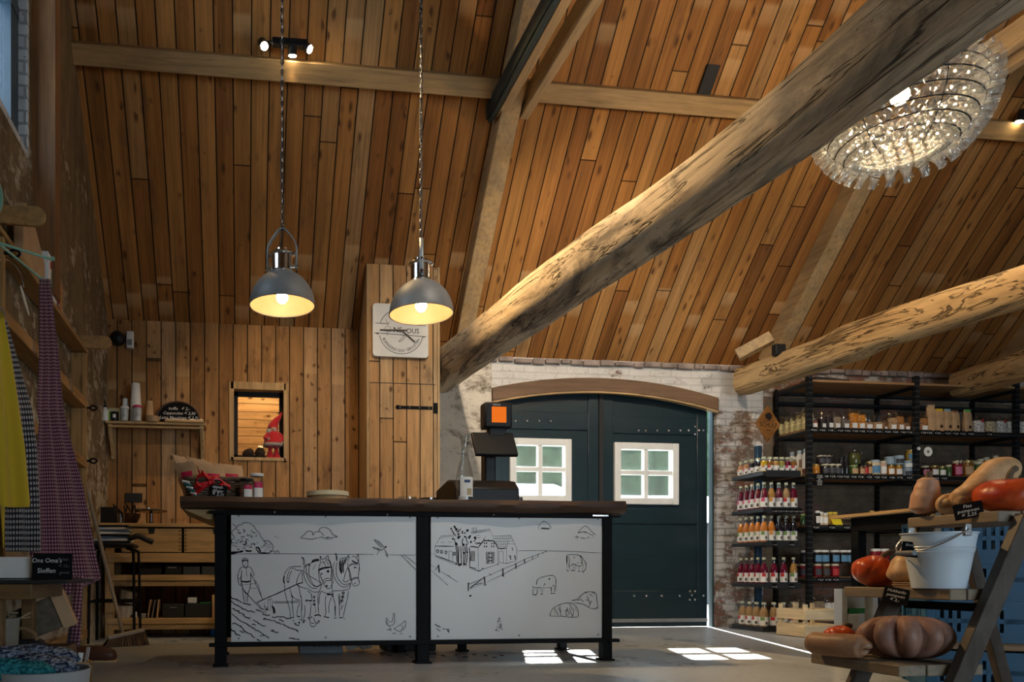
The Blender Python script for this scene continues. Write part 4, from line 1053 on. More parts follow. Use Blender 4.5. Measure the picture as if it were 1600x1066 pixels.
# ---------------------------------------------------------------- hanging lamps
m_shade = plain('grey_enamel', (.19, .195, .20, 1), .5, .15, var=.25, scale=6)
m_lining = plain('cream_lining', (.52, .34, .17, 1), .5, var=.05)
m_bulb = glow('lit_bulb', (1.0, .80, .50), 30)
m_chain = plain('chain_steel', (.16, .15, .15, 1), .35, .9)
def chain(mb, x, y, z0, z1, pitch=.030, r=.0028, w=.009):
    n = int((z1 - z0) / pitch)
    for i in range(n):
        z = z0 + (i + .5) * (z1 - z0) / n
        a = pi / 2 * (i % 2) + .4
        pts = [(x + w * cos(t) * cos(a), y + w * cos(t) * sin(a), z + pitch * .62 * sin(t)) for t in [2 * pi * k / 8 for k in range(8)]]
        mb.sweep(pts, r, 4, closed=True)
def pendant(px, py, dep, yaw, label):
    c = PD(px, py, dep)
    o = empty('pendant_lamp', c, yaw, label, 'pendant lamp', 'grey pendant lamps over the counter')
    R = .19
    prof = [(R * sqrt(max(0, 1 - (z / .20) ** 2)), z) for z in (0, .02, .05, .085, .12, .15, .172)] + [(.074, .186)]
    MB().lathe(prof, seg=40, caps=False).obj('shade', m_shade, o)
    MB().lathe([(r * .982, z - .002 if z > .15 else z + .0005) for r, z in prof] + [(.001, .182)], seg=40, caps=False).obj('shade_lining', m_lining, o)
    MB().lathe([(R * .99, -.004), (R * 1.012, -.002), (R * 1.012, .004), (R, .006)], seg=40, caps=False).obj('rim', m_shade, o)
    MB().lathe([(.076, .182), (.066, .196), (.062, .20), (.062, .285), (.070, .288), (.074, .294), (.070, .302), (.045, .306), (.042, .325), (.02, .33)], seg=28).obj('socket_housing', m_chrome, o)
    Y = MB()
    path = catmull([(-.082, 0, .205), (-.088, 0, .28), (-.082, 0, .355), (-.03, 0, .43), (0, 0, .447), (.03, 0, .43), (.082, 0, .355), (.088, 0, .28), (.082, 0, .205)], 5)
    L = []
    for s in (-1, 1):
        L.append([(p.x, s * .012, p.z) for p in path])
    Y.grid(L)
    yo = Y.obj('yoke', plain('yoke_grey', (.20, .22, .23, 1), .45, .4), o); so_ = yo.modifiers.new('t', 'SOLIDIFY'); so_.thickness = .007; so_.offset = 0
    B = MB()
    for s in (-1, 1): B.cyl((s * .06, 0, .22), (s * .10, 0, .22), .010, 10); B.cyl((s * .066, 0, .296), (s * .094, 0, .296), .007, 8)
    B.obj('pivot_bolts', m_chrome, o)
    ch = MB(); top = roofz(c.y) - c.z - .01
    chain(ch, 0, 0, .44, top)
    ch.obj('chain', m_chain, o)
    MB().sweep([(.0, 0, .33)] + [(.006 * sin(z * 14), .006 * cos(z * 11), z) for z in [.36 + i * .12 for i in range(int((top - .36) / .12))]] + [(0, 0, top)], .0035, 5).obj('cable', m_blackmat, o)
    MB().sphere((0, 0, .050), .034, 16, 10, s=(1, 1, 1.1)).obj('bulb', m_bulb, o); MB().cyl((0, 0, .082), (0, 0, .185), .017, 12).obj('bulb_socket', m_blackmat, o)
    light('pendant_light', 'POINT', c + Vector((0, 0, .012)), PEND, (1, .70, .42), shadow_soft_size=.035)
    return o
def light(name, ty, loc, energy, color=(1, 1, 1), rot=(0, 0, 0), **kw):
    l = bpy.data.lights.new(name, ty); l.energy = energy; l.color = color
    for k, v in kw.items(): setattr(l, k, v)
    o = bpy.data.objects.new(name, l); o.location = loc; o.rotation_euler = rot; COL.objects.link(o)
    return o
PEND = 3.2
pendant(441, 478, 4.28, radians(-20), 'left grey dome pendant lamp with wide-open yoke over the counter')
pendant(658, 491, 4.37, radians(78), 'right grey dome pendant lamp hanging in front of the white sign')

# ---------------------------------------------------------------- spot bars
m_hot = glow('spot_lamp_face', (1.0, .80, .48), 90)
def aim(o, to):
    o.rotation_euler = (Vector(to) - o.location).to_track_quat('-Z', 'Y').to_euler()
def spot_bar(heads, a, b, label, pw):
    c = (Vector(a) + Vector(b)) / 2
    o = empty('spot_bar', c, 0, label, 'spotlight')
    q = lambda p: Vector(p) - c
    MB().bar(q(a), q(b), .05, .05).bar(q(c), q(c) - nrm * .10, .04, .04).obj('bar', m_black, o, bevel=.006)
    for (p, d, e) in heads:
        p = Vector(p); d = Vector(d).normalized()
        h = MB().cyl(q(p) - d * .085, q(p), .030, 16).cyl(q(p) - d * .06, q(Vector(a) + (Vector(b) - Vector(a)) * max(0, min(1, (p.x - a[0]) / (b[0] - a[0])))), .012, 8)
        ho = h.obj('lamp_head', m_black, o)
        f = MB().cyl(q(p) - d * .004, q(p) + d * .004, .026, 16)
        f.obj('lamp_face', m_hot, ho)
        l = light('spot_light', 'SPOT', p + d * .012, e, (1, .64, .28), spot_size=radians(70), spot_blend=.8, shadow_soft_size=.025)
        aim(l, p + d)
A, B_ = PR(425, 66, .16), PR(480, 70, .16)
hl, hm, hr = PR(413, 72, .20), PR(457, 87, .20), PR(484, 77, .20)
spot_bar([(hl, (.28, -1, -1.2), 90), (hm, (.0, .30, -1), 110), (hr, (1.0, -.45, -.9), 620)], A, B_, 'black bar with three lit spotlights above the purlin, top left', 1)
A, B_ = PR(1598, 176, .16), PR(1640, 180, .16)
spot_bar([(PR(1593, 190, .2), (-.2, .25, -1), 30), (PR(1650, 196, .2), (.4, -1, -.7), 15)], A, B_, 'black spotlight bar at the right edge beyond the chandelier', 1)

# unseen spots added by the collar beams above the frame, for fill light
for (x, y, to, e, lab) in ((1.87, 3.75, (3.5, 6.8, 1.9), 330, 'added black fill spotlight aimed at the green doors, above the picture'), (1.87, 2.6, (1.4, 6.0, 1.0), 170, 'added black fill spotlight aimed at the counter front, above the picture'), (5.02, 3.2, (4.9, 6.5, 1.2), 150, 'added black fill spotlight aimed at the juice rack, above the picture')):
    p = Vector((x, y, 3.88)); d = (Vector(to) - p).normalized()
    o = empty('fill_spot', p, 0, lab, 'spotlight')
    MB().cyl(Vector((0, 0, 0)) - d * .07, Vector((0, 0, 0)) + d * .03, .035, 16).cyl((0, 0, 0), (0, 0, .11), .012, 8).obj('lamp_head', m_black, o)
    MB().cyl(d * .026, d * .034, .03, 16).obj('lamp_face', m_hot, o)
    l = light('fill_light', 'SPOT', p + d * .045, e, (1, .86, .68), spot_size=radians(75), spot_blend=.9, shadow_soft_size=.04)
    aim(l, l.location + d)
# ---------------------------------------------------------------- glass bottle chandelier
m_bottle = thin_glass('bottle_glass', (.93, .92, .90), .12, .12, .8, .12)
CC = PD(1406, 158, 4.2)
chd = empty('chandelier', CC, 0, 'bowl-shaped chandelier made of many clear glass bottles beside the oak beam', 'chandelier')
bl = [(.010, 0), (.026, .006), (.031, .022), (.030, .045), (.024, .062), (.017, .085), (.0155, .118), (.019, .13), (.0195, .138), (.016, .142)]
bl = [(r * 1.08, z * .85) for r, z in bl]
bm_ = MB().lathe(bl, seg=12, caps=False).mesh('bottle', m_bottle)
rings = [(-6, 33), (4, 33), (14, 32), (24, 30), (34, 27), (44, 24), (53, 19)]
ri = .335
lst = []
view = (Vector((0, 0, CAMZ)) - CC).normalized()
for k, (el, n) in enumerate(rings):
    e_ = radians(el)
    for i in range(n):
        a = 2 * pi * (i + .5 * (k % 2)) / n
        d = Vector((cos(a) * cos(e_), sin(a) * cos(e_), -sin(e_)))
        lst.append((d, d * ri * (1 + .02 * mnoise.noise(Vector((a * 3, k, 0))))))
lst.sort(key=lambda q: -(q[0].dot(view) + .25 * q[0].x))
rest = MB()
for i, (d, p) in enumerate(lst):
    Q = Vector((0, 0, 1)).rotation_difference(d)
    if i < 100:
        b = place('bottle', bm_, chd, p, Q.to_euler())
    else:
        rest.lathe(bl, p, 12, 0, Q.to_matrix(), caps=False)
ro = rest.obj('far_bottles', m_bottle, chd); ro['kind'] = 'stuff'
Wr = MB()
for k, (el, n) in enumerate(rings):
    e_ = radians(el - 6)
    r = (ri + .055) * cos(e_); z = -(ri + .055) * sin(e_)
    Wr.sweep([(r * cos(2 * pi * i / 40), r * sin(2 * pi * i / 40), z) for i in range(40)], .0035, 5, closed=True)
for i in range(6):
    a = i * pi / 3 + .3
    Wr.sweep([((ri + .055) * cos(a) * cos(radians(t)), (ri + .055) * sin(a) * cos(radians(t)), -(ri + .055) * sin(radians(t))) for t in (-10, 5, 20, 35, 50, 62)], .003, 5)
    Wr.sweep([((ri + .055) * cos(a), (ri + .055) * sin(a), .05), (.02 * cos(a), .02 * sin(a), .45)], .002, 4)
Wr.obj('wire_frame', m_blackmat, chd)
MB().sphere((0, 0, .03), .048, 16, 10).obj('bulb', glow('chandelier_bulb', (1.0, .80, .50), 55), chd)
cm = MB(); chain(cm, 0, 0, .08, 5.95 - CC.z if roofz(CC.y) > 5.95 else roofz(CC.y) - CC.z)
cm.obj('chain', m_chain, chd)
light('chandelier_light', 'POINT', CC + Vector((0, 0, .03)), 600, (1, .72, .42), shadow_soft_size=.05)

# ---------------------------------------------------------------- small things fixed to roof and cupboard
c = PR(1107, 125, .03)
o = MB().bar((c.x, c.y - .065, c.z + .065 * TP), (c.x, c.y + .065, c.z - .065 * TP), .10, .02, up=nrm).obj('speaker_plate', m_blackmat)
tag(o, 'small black square plate on the ceiling boards above the oak beam', 'plate')
c = PD(1218, 545, 6.6)
o = empty('cable_box', c, 0, 'small black box with a hanging cable beside the second rafter', 'box')
MB().bx(-.05, .05, -.02, .04, -.06, .04).obj('housing', m_black, o, bevel=.008)
MB().sweep(catmull([(.0, 0, -.05), (.02, 0, -.14), (-.02, 0, -.2), (-.04, 0, -.16)], 5), .004, 5).obj('cable', m_black, o)

# ---------------------------------------------------------------- tall boarded cupboard with logo sign
KX0, KX1, KY = 1.058, 1.70, 6.235
kc = empty('cupboard', ((KX0 + KX1) / 2, KY, 0), label='tall boarded corner cupboard with black strap hinge, reaching up to the roof', cat='cupboard')
kx = (KX0 + KX1) / 2
zt = roofz(KY) - .01
body = MB().prism([(0, 0), (YBW - KY - .002, 0), (YBW - KY - .002, roofz(YBW) - .012), (0, zt)], 'X', KX0 - kx + .018, KX1 - kx - .018)
body.obj('body', m_cup, kc, smooth=False)
for x0_, x1_ in ((KX0 - kx, KX0 - kx + .02), (KX1 - kx - .02, KX1 - kx)):
    MB().prism([(-.012, 0), (YBW - KY - .002, 0), (YBW - KY - .002, roofz(YBW) - .014), (-.012, zt - .004)], 'X', x0_, x1_).obj('side_panel', m_pinez, kc)
zd = PY(630, 600, KY).z
dxa, dxb = PY(577, 650, KY).x - kx, PY(680, 650, KY).x - kx
kd = MB().bx(dxa, dxb, -.010, -.002, .1, zd).obj('door', m_cup, kc, smooth=False)
dl = MB().bx(dxa, dxb, -.0115, -.009, zd - .003, zd + .003); dl.obj('door_gap', m_blackmat, kd)
p0, p1 = PY(621, 637, KY), PY(684, 638, KY)
H_ = MB().bx(p0.x - kx, p1.x - kx - .05, -.016, -.010, p0.z - .014, p0.z + .014).bx(p1.x - kx - .045, p1.x - kx - .003, -.017, -.010, p0.z - .045, p0.z + .045)
H_.cyl((p0.x - kx, -.010, p0.z), (p0.x - kx, -.017, p0.z), .02, 14)
ho = H_.obj('strap_hinge', m_iron, kd, bevel=.002)
NB = MB()
for i in range(4): NB.sphere((p0.x - kx + .02 + i * .085, -.0165, p0.z), .006, 8, 5)
NB.obj('nail_heads', m_grey, ho)
# sign
q0, q1 = PY(582, 474, KY - .03), PY(669, 560, KY - .03)
sw, shh = q1.x - q0.x, q0.z - q1.z
sg = empty('sign', ((q0.x + q1.x) / 2, KY - .012, (q0.z + q1.z) / 2), label='white rounded logo sign hanging on the boarded cupboard', cat='sign')
bd = MB(); o_ = rrect(sw / 2, shh / 2, .03)
bd.prism(o_, 'Y', -.028, -.0); bd.obj('board', m_white, sg, bevel=.003)
m_logo = plain('logo_black', (.03, .035, .04, 1), .7)
LG = MB()
def lline(pts, w=.005, dep=-.0292):
    P = [Vector(p) for p in pts]; vs = []
    for i, p in enumerate(P):
        t = (P[min(i + 1, len(P) - 1)] - P[max(i - 1, 0)]).normalized(); n_ = Vector((-t.y, t.x)) * (w / 2)
        vs += [(p.x + n_.x, dep, p.y + n_.y), (p.x - n_.x, dep, p.y - n_.y)]
    LG.add(vs, [(2 * i, 2 * i + 1, 2 * i + 3, 2 * i + 2) for i in range(len(P) - 1)])
def sgp(x, y): return ((x - 512) / 870 * sw, -(y - 515) / 900 * shh)
Rl = .345 / .87 * sw
arc = lambda c, r, a0, a1, n=22: [(c[0] + r * cos(radians(a0 + (a1 - a0) * i / n)), c[1] + r * sin(radians(a0 + (a1 - a0) * i / n))) for i in range(n + 1)]
cc_ = sgp(518, 530)
lline(arc(cc_, Rl, 20, 160)); lline(arc(cc_, Rl, 192, 350))
lline([sgp(120, 405), sgp(320, 410)]); lline([sgp(700, 415), sgp(905, 420)])
lline([sgp(100, 572), sgp(910, 605)])
LG.add([(*[sgp(*p)[0]], -.0293, sgp(*p)[1]) for p in ((100, 570), (170, 578), (165, 600))], [(0, 1, 2)])
LG.add([(*[sgp(*p)[0]], -.0293, sgp(*p)[1]) for p in ((910, 605), (860, 598), (865, 622))], [(0, 1, 2)])
lline(arc(sgp(312, 500), .026, 0, 360), .003); lline([sgp(312, 430), sgp(290, 370), sgp(280, 330)], .003); lline([sgp(312, 430), sgp(330, 370), sgp(350, 400)], .003); lline([sgp(300, 560), sgp(303, 605)], .003)
lline([sgp(480, 708), sgp(560, 600), sgp(640, 560)], .004); lline([sgp(480, 708), sgp(530, 690), sgp(600, 600)], .004)
LG.obj('logo_lines', m_logo, sg, smooth=False)
CB = MB(); 
m_twig = wood('brown_twig', (.16, .11, .08), 'X', knots=False)
a, b = sgp(190, 522), sgp(610, 512); CB.cyl((a[0], -.034, a[1]), (b[0], -.034, b[1]), .0065, 8)
a, b = sgp(545, 535), sgp(730, 705); CB.cyl((a[0], -.034, a[1]), (b[0], -.034, b[1]), .0065, 8)
CB.obj('twig', m_twig, sg)
x = sgp(600, 515)
place('lettering', text_mesh('NS', m_logo, .064, 0, 'CENTER', 0, .95), sg, (sgp(465, 510)[0], -.0294, sgp(465, 510)[1]), UPRIGHT)
place('lettering', text_mesh('OUS', m_logo, .060, 0, 'CENTER', 0, .95), sg, (sgp(700, 520)[0], -.0294, sgp(700, 520)[1]), UPRIGHT)
word = 'BOERGONDISCH GENIETEN'
AR = MB()
for i, chh in enumerate(word):
    if chh == ' ': continue
    a = radians(205 + i * (335 - 205) / (len(word) - 1)); r = Rl * .86
    me = text_mesh(chh, m_logo, .034)
    c_, s_ = cos(a + pi / 2), sin(a + pi / 2)
    px_, pz_ = cc_[0] + r * cos(a), cc_[1] + r * sin(a)
    AR.add([(px_ + v.co.x * c_ - v.co.y * s_, -.0294, pz_ + v.co.x * s_ + v.co.y * c_) for v in me.vertices], [tuple(p.vertices) for p in me.polygons])
AR.obj('lettering', m_logo, sg, smooth=False)
c = PY(690, 545, KY + .1)
o = MB().bx(KX1, KX1 + .018, KY + .06, KY + .12, c.z - .06, c.z + .06).obj('switch', m_whiteplastic, bevel=.004)
tag(o, 'small white switch on the right side of the boarded cupboard', 'switch')
# ---------------------------------------------------------------- on the boarded back wall
# siren and detector
c = PY(185, 531, YBW)
o = empty('siren', c, 0, 'black round siren high on the boarded wall beside the detector', 'siren')
MB().lathe([(.055, 0), (.062, .02), (.06, .06), (.035, .085), (.0, .09)], M=Matrix.Rotation(pi / 2, 3, 'X'), seg=20).obj('housing', m_black, o)
c = PY(204, 533, YBW)
o = empty('detector', c, 0, 'white motion detector on the boarded wall beside the black siren', 'detector')
MB().bx(-.032, .032, -.05, 0, -.075, .075).obj('housing', m_whiteplastic, o, bevel=.012)
MB().bx(-.02, .02, -.053, -.045, -.05, .0).obj('lens', m_grey, o)
c = PY(209, 778, YBW)
o = MB().bx(c.x - .075, c.x + .075, YBW - .012, YBW, c.z - .04, c.z + .04).obj('socket_plate', m_blackmat, bevel=.004)
tag(o, 'black socket plate low on the boarded wall above the cabinet', 'socket')
# wall shelf with cups
zs = PY(240, 659, 6.42).z
sa, sb = PY(164, 659, 6.42).x, PY(321, 659, 6.42).x
ws = empty('wall_shelf', ((sa + sb) / 2, YBW, zs), label='narrow pine wall shelf with a right bracket, carrying cups and a chalkboard', cat='shelf')
sm = (sa + sb) / 2
MB().bx(sa - sm, sb - sm, -.21, -.002, -.022, 0).obj('board', m_pine, ws, bevel=.003)
MB().bx(sa - sm + .02, sb - sm - .03, -.20, -.18, -.052, -.034).obj('rail', m_pine, ws, bevel=.003)
for x in (sa - sm + .035, sb - sm - .035):
    MB().bx(x - .018, x + .018, -.195, -.165, -.05, -.022).bx(x - .018, x + .018, -.03, -.002, -.30, -.022).bar((x, -.18, -.04), (x, -.02, -.27), .03, .025).obj('bracket', m_pinez, ws, bevel=.003)
def cupstack(x, y, r, h, n, label, mat):
    o = empty('cup_stack', (x, y, zs), 0, label, 'cups')
    pr = [(r * .78, 0)]
    for i in range(n):
        z = h * .62 + (h * .38) * i / n
        pr += [(r * (.98), z), (r * 1.03, z + .004), (r * 1.03, z + .008), (r * .99, z + .009)]
    # paper cups stand upside down: one mesh each would be inside the next, the stack shows rims and one outer wall
    pr = [(r * 1.04, 0), (r * 1.04, .006)]
    z = .006
    for i in range(n):
        pr += [(r * (1.0 - .004 * i), z), (r * (1.03 - .004 * i), z + h * .45 / n * .8)]; z += h * .45 / n
    pr += [(r * .97, z), (r * .74, h), (r * .70, h), (r * .69, h - .004), (.0005, h - .004)]
    MB().lathe(pr, seg=24).obj('cups', mat, o)
    return o
YS = 6.50
def SX(px): return PY(px, 650, YS).x
cupstack(SX(212), YS, .048, .34, 9, 'tall stack of white paper cups on the wall shelf', m_whiteplastic)
cupstack(SX(194), YS + .06, .030, .22, 7, 'low stack of small white paper cups behind the clear beakers', m_whiteplastic)
cupstack(SX(233), YS + .04, .035, .20, 6, 'stack of brown kraft cups beside the chalkboard', m_kraft)
o = empty('bowl_stack', (SX(240), YS - .06, zs), 0, 'two low brown cardboard bowls stacked on the wall shelf', 'bowls')
for i in range(2): MB().lathe([(.048, .0), (.062, .028), (.060, .028), (.046, .003)], (0, 0, i * .018), 22, caps=True).obj('bowl', m_kraft, o)
o = empty('pump_bottle', (SX(166), YS - .05, zs), 0, 'white dispenser bottle with dark top at the left shelf end', 'bottle')
MB().lathe([(.030, 0), (.031, .09), (.018, .10), (.015, .115)], seg=18).obj('bottle', m_whiteplastic, o)
MB().lathe([(.014, .115), (.014, .135), (.004, .14), (.004, .165)], seg=10).bx(-.025, .005, -.005, .005, .158, .168).obj('pump', m_blackmat, o)
m_check = NT('green_check'); _x, _y, _z = m_check.sep(m_check.coord())
_k = m_check.math('MULTIPLY', m_check.math('GREATER_THAN', m_check.math('FRACT', m_check.math('MULTIPLY', _x, 70.0)), .5), m_check.math('GREATER_THAN', m_check.math('FRACT', m_check.math('MULTIPLY', _z, 70.0)), .5))
m_check = m_check.bsdf(m_check.mix(_k, (.55, .52, .35, 1), (.30, .36, .12, 1)), .6)
o = MB().bx(SX(168), SX(186), YS + .02, YS + .10, zs + .001, zs + .13).obj('napkin_box', m_check, bevel=.004)
tag(o, 'green and cream checked napkin box behind the dark tin', 'box')
o = MB().bx(SX(171), SX(174), YS - .055, YS - .01, zs + .001, zs + .085).obj('green_carton', plain('lime_green', (.20, .40, .03, 1), .5), bevel=.002)
tag(o, 'narrow lime green carton beside the dispenser bottle', 'carton')
o = empty('tin', (SX(181), YS - .05, zs), 0, 'dark round tin with a pale mark on the wall shelf', 'tin')
MB().lathe([(.034, 0), (.035, .004), (.035, .075), (.032, .08)], seg=22).obj('body', m_black, o)
MB().lathe([(.0355, .025), (.0355, .055)], seg=6, a0=-1.9, a1=-1.2, caps=False).obj('mark', m_paper, o)
for (px, r, h, lid, lab) in ((197, .036, .125, m_whiteplastic, 'clear plastic beaker with a white lid on the wall shelf'), (217, .038, .135, plain('pink_lid', (.50, .02, .10, 1), .4), 'clear plastic beaker with a pink lid on the wall shelf')):
    o = empty('beaker', (SX(px), YS - .085, zs), 0, lab, 'beaker')
    MB().lathe([(r * .8, .001), (r, h * .85)], seg=20, caps=False).lathe([(r * .8, .001), (.001, .002)], seg=20, caps=False).obj('beaker_body', thin_glass('milky_plastic', (.85, .85, .85), .1, .2, .4, .3), o)
    MB().lathe([(r * 1.06, h * .82), (r * 1.08, h * .92), (r * .7, h)], seg=20).obj('lid', lid, o)
    MB().lathe([(r * .93, h * .25), (r * .95, h * .42)], seg=8, a0=-1.95, a1=-1.2, caps=False).obj('print', m_grey, o)
# oval chalkboard
c = PY(278, 655, 6.56)
cb = empty('chalkboard', (c.x, 6.56, zs + .001), 0, 'half-round black menu chalkboard with chalk prices on the wall shelf', 'chalkboard')
wq, hq = .185, .205
pts = [(-wq, .012)] + [(-wq * cos(pi * i / 20), .012 + .03 + (hq - .045) * sin(pi * i / 20)) for i in range(21)] + [(wq, .012)]
pts = [(wq * cos(pi * i / 24) * (1 + .04 * sin(pi * i / 24)), .02 + (hq - .02) * sin(pi * i / 24) ** .85) for i in range(25)]
MB().prism([(wq, 0)] + pts + [(-wq, 0)], 'Y', 0, .012).obj('board', m_chalk, cb)
MB().sweep([(p[0], .004, p[1]) for p in pts], .009, 8).obj('rim', plain('dark_wood_rim', (.06, .03, .015, 1), .5), cb)
for i, s in enumerate(('koffie   € 2,-', 'Cappuccino € 2,50', 'Latte Macchiato € 2,70', 'gebak  € ...')):
    place('lettering', text_mesh(s, m_chalkink, .036, .25), cb, (.01, -.0012, .145 - i * .040), UPRIGHT)
o = empty('serving_board', (PY(288, 657, 6.47).x, 6.46, zs), 0, 'pale serving board with a row of wrapped sweets in front of the chalkboard', 'board')
MB().bx(-.16, .17, -.06, .05, 0, .02).obj('board', m_pine, o, bevel=.004)
sw_ = MB()
for i in range(14): sw_.sphere((-.14 + i * .022, random.uniform(-.03, .02), .028), .012, 8, 6, s=(1.2, 1, .8))
so3 = sw_.obj('sweets', m_paper, o); so3['kind'] = 'stuff'
# gnome in the window niche
gx = PY(427, 700, 6.66).x
gn = empty('gnome', (gx, YBW + .045, BZ0), 0, 'felt gnome figure in red with a tall bent hat, standing in the window niche', 'figure')
MB().lathe([(.052, .10), (.088, .115), (.082, .17), (.06, .225), (.038, .25)], seg=24).obj('coat', m_red, gn)
MB().lathe([(.086, .105), (.092, .112), (.090, .130), (.084, .135)], seg=24, caps=False).obj('fur_trim', plain('grey_fur', (.35, .33, .30, 1), .95, bump=.6, bscale=120), gn)
lg_ = MB()
for s in (-1, 1): lg_.lathe([(.042, 0), (.040, .01), (.018, .06), (.014, .11)], (s * .028, 0, 0), 14)
lg_.obj('trousers', m_red, gn)
MB().sphere((0, -.01, .268), .040, 16, 10).obj('head', plain('felt_face', (.62, .42, .30, 1), .9), gn)
MB().sphere((-.006, -.045, .262), .012, 8, 6).obj('nose', plain('felt_nose', (.62, .35, .25, 1), .9), gn)
bm2 = MB()
for i in range(7): bm2.sphere((-.035 + i * .008, -.034, .235 - .012 * (i % 3)), .017, 8, 6, s=(1, .7, 1.7))
bm2.sphere((-.052, -.015, .235), .014, 8, 6, s=(.8, .8, 2.6))
bm2.obj('beard', plain('grey_beard', (.40, .38, .36, 1), .95, bump=.6, bscale=120), gn)
MB().sweep(catmull([(-.004, 0, .268), (.004, 0, .30), (.030, 0, .345), (.062, 0, .385), (.080, 0, .425)], 5), [.050, .0495, .049, .048, .046, .044, .041, .038, .035, .032, .029, .026, .023, .020, .017, .014, .012, .010, .008, .005, .002], 18).obj('hat', m_red, gn)
MB().sweep(catmull([(.045, -.02, .225), (.082, -.02, .185), (.080, -.03, .145)], 4), .017, 10).obj('arm', m_red, gn); MB().sweep(catmull([(-.045, -.02, .22), (-.075, -.035, .18), (-.045, -.06, .165)], 4), .017, 10).obj('arm', m_red, gn)

for q in ((.080, -.032, .135), (-.040, -.062, .162)): MB().sphere(q, .016, 10, 7).obj('mitten', plain('grey_fur', (.35, .33, .30, 1), .95), gn)
# pinecones
def pinecone(x, y, rot, s, label):
    o = MB()
    R_ = Matrix.Rotation(rot, 3, 'Y')
    o.sphere((0, 0, 0), .036 * s, 12, 8, s=(1, 1, 1.25), M=R_)
    for j in range(9):
        z = -.042 + j * .0105; r = .036 * sqrt(max(.05, 1 - (z / .05) ** 2))
        for k in range(9):
            a = 2 * pi * (k + .5 * (j % 2)) / 9
            p = R_ @ Vector((r * cos(a), r * sin(a), z)) * s
            o.sphere(p, .0095 * s, 6, 4, s=(1, 1, .55))
    q = o.obj('pinecone', plain('pinecone_brown', (.055, .032, .018, 1), .8, var=.5, scale=40), loc=(x, y, BZ0 + .038 * s))
    return tag(q, label, 'pinecone', 'pinecones in the window niche')
pinecone(PY(388, 705, 6.68).x, YBW + .05, 1.2, 1.05, 'left spiky pinecone lying in the window niche')
pinecone(PY(406, 706, 6.68).x, YBW + .045, .2, 1.1, 'right rounded pinecone in the window niche beside the gnome')

# ---------------------------------------------------------------- low cabinet with drawers under the shelf
KYF = 6.18
zt_ = PY(240, 818, KYF).z
cab = empty('cabinet', (-.3, 6.4, 0), 0, 'long pine cabinet with two drawers and two open shelves against the boarded wall', 'cabinet')
def cp(m): 
    for i, p in enumerate(m.v): m.v[i] = (p[0] + .3, p[1] - 6.4, p[2])
    return m
cxa, cxb = -1.10, .52
zd0, zd1 = PY(240, 863, KYF).z, PY(240, 826, KYF).z
cp(MB().bx(cxa - .05, cxb, KYF - .02, YBW - .005, zt_ - .03, zt_)).obj('top', m_pine, cab, bevel=.004)
cp(MB().bx(cxa, cxb, KYF, YBW - .01, PY(240, 879, KYF).z, PY(240, 868, KYF).z + .02)).obj('drawer_rail', m_pine, cab, bevel=.004)
for x in (cxa + .02, cxb - .04):
    for y in (KYF + .035, YBW - .05): cp(MB().bx(x - .035, x + .035, y - .03, y + .03, 0, zt_ - .03)).obj('leg', m_pinez, cab, bevel=.004)
for py, k in ((902, 0), (970, 1)):
    z = PY(240, py, KYF).z
    cp(MB().bx(cxa, cxb, KYF, YBW - .02, z - .03, z + .018)).obj('shelf', m_pine, cab, bevel=.004)
    cp(MB().bx(cxa, cxb, KYF + .012, KYF + .03, z - .075, z - .03)).obj('shelf_apron', m_pine, cab, bevel=.003)
for k, (pa, pb) in enumerate(((189, 284), (287, 388))):
    xa, xb = PY(pa, 840, KYF).x, PY(pb, 840, KYF).x
    f = cp(MB().bx(xa + .003, xb - .003, KYF - .004, YBW - .06, zd0, zd1)).obj('drawer', m_pine, cab, bevel=.003)
    xm = (xa + xb) / 2 - .3 + .6 - .3
    n_ = MB().prism([(xm - .03, zd1 + .001), (xm + .03, zd1 + .001), (xm + .02, zd1 - .045), (xm - .02, zd1 - .045)], 'Y', KYF - .006, KYF - .003)
    cp(n_).obj('notch_pull', m_blackmat, f)
    J = MB()
    for i in range(6):
        z = zd0 + .02 + i * (zd1 - zd0 - .04) / 5
        J.bx(xb - .025, xb - .008, KYF - .0052, KYF - .003, z - .008, z + .008); J.bx(xa + .008, xa + .025, KYF - .0052, KYF - .003, z - .008, z + .008)
    cp(J).obj('dovetails', plain('end_grain', (.20, .11, .04, 1), .7), f)
# on the cabinet
zc = zt_ + .001
def bxat(name, pxa, pxb, yoff, dep, z0, h, mat, label, cat, **kw):
    Y = KYF + yoff
    xa, xb = PY(pxa, 850, Y).x, PY(pxb, 850, Y).x
    o = MB().bx(xa, xb, Y, Y + dep, z0, z0 + h).obj(name, mat, bevel=kw.get('bevel', .005))
    return tag(o, label, cat, kw.get('group'))
bxat('speaker', 152, 180, .12, .2, zc, .14, m_black, 'black box standing on the left end of the pine cabinet', 'box')
x = PY(188, 812, KYF + .1).x
o = empty('glass', (x, KYF + .12, zc), 0, 'empty drinking glass on the pine cabinet beside the black box', 'glass')
MB().lathe([(.030, 0), (.036, .09), (.034, .09), (.028, .006), (.001, .006)], seg=20).obj('body', m_clear, o)
o = empty('cake_stand', (PY(236, 812, KYF + .15).x, KYF + .15, zc), 0, 'dark flat serving tray on a foot on the pine cabinet', 'tray')
MB().lathe([(.04, 0), (.015, .02), (.015, .09), (.13, .105), (.135, .115), (.13, .118)], seg=28).obj('tray', thin_glass('dark_tray_glass', (.35, .28, .22), .12, .1, .5), o)
MB().bx(-.12, .08, -.04, .02, .119, .13).sphere((-.02, 0, .135), .015, 8, 6).obj('tongs', m_steel, o)
o = empty('jug', (PY(199, 812, KYF + .15).x, KYF + .30, zc), 0, 'dark bowl of odds and ends behind the drinking glass', 'bowl')
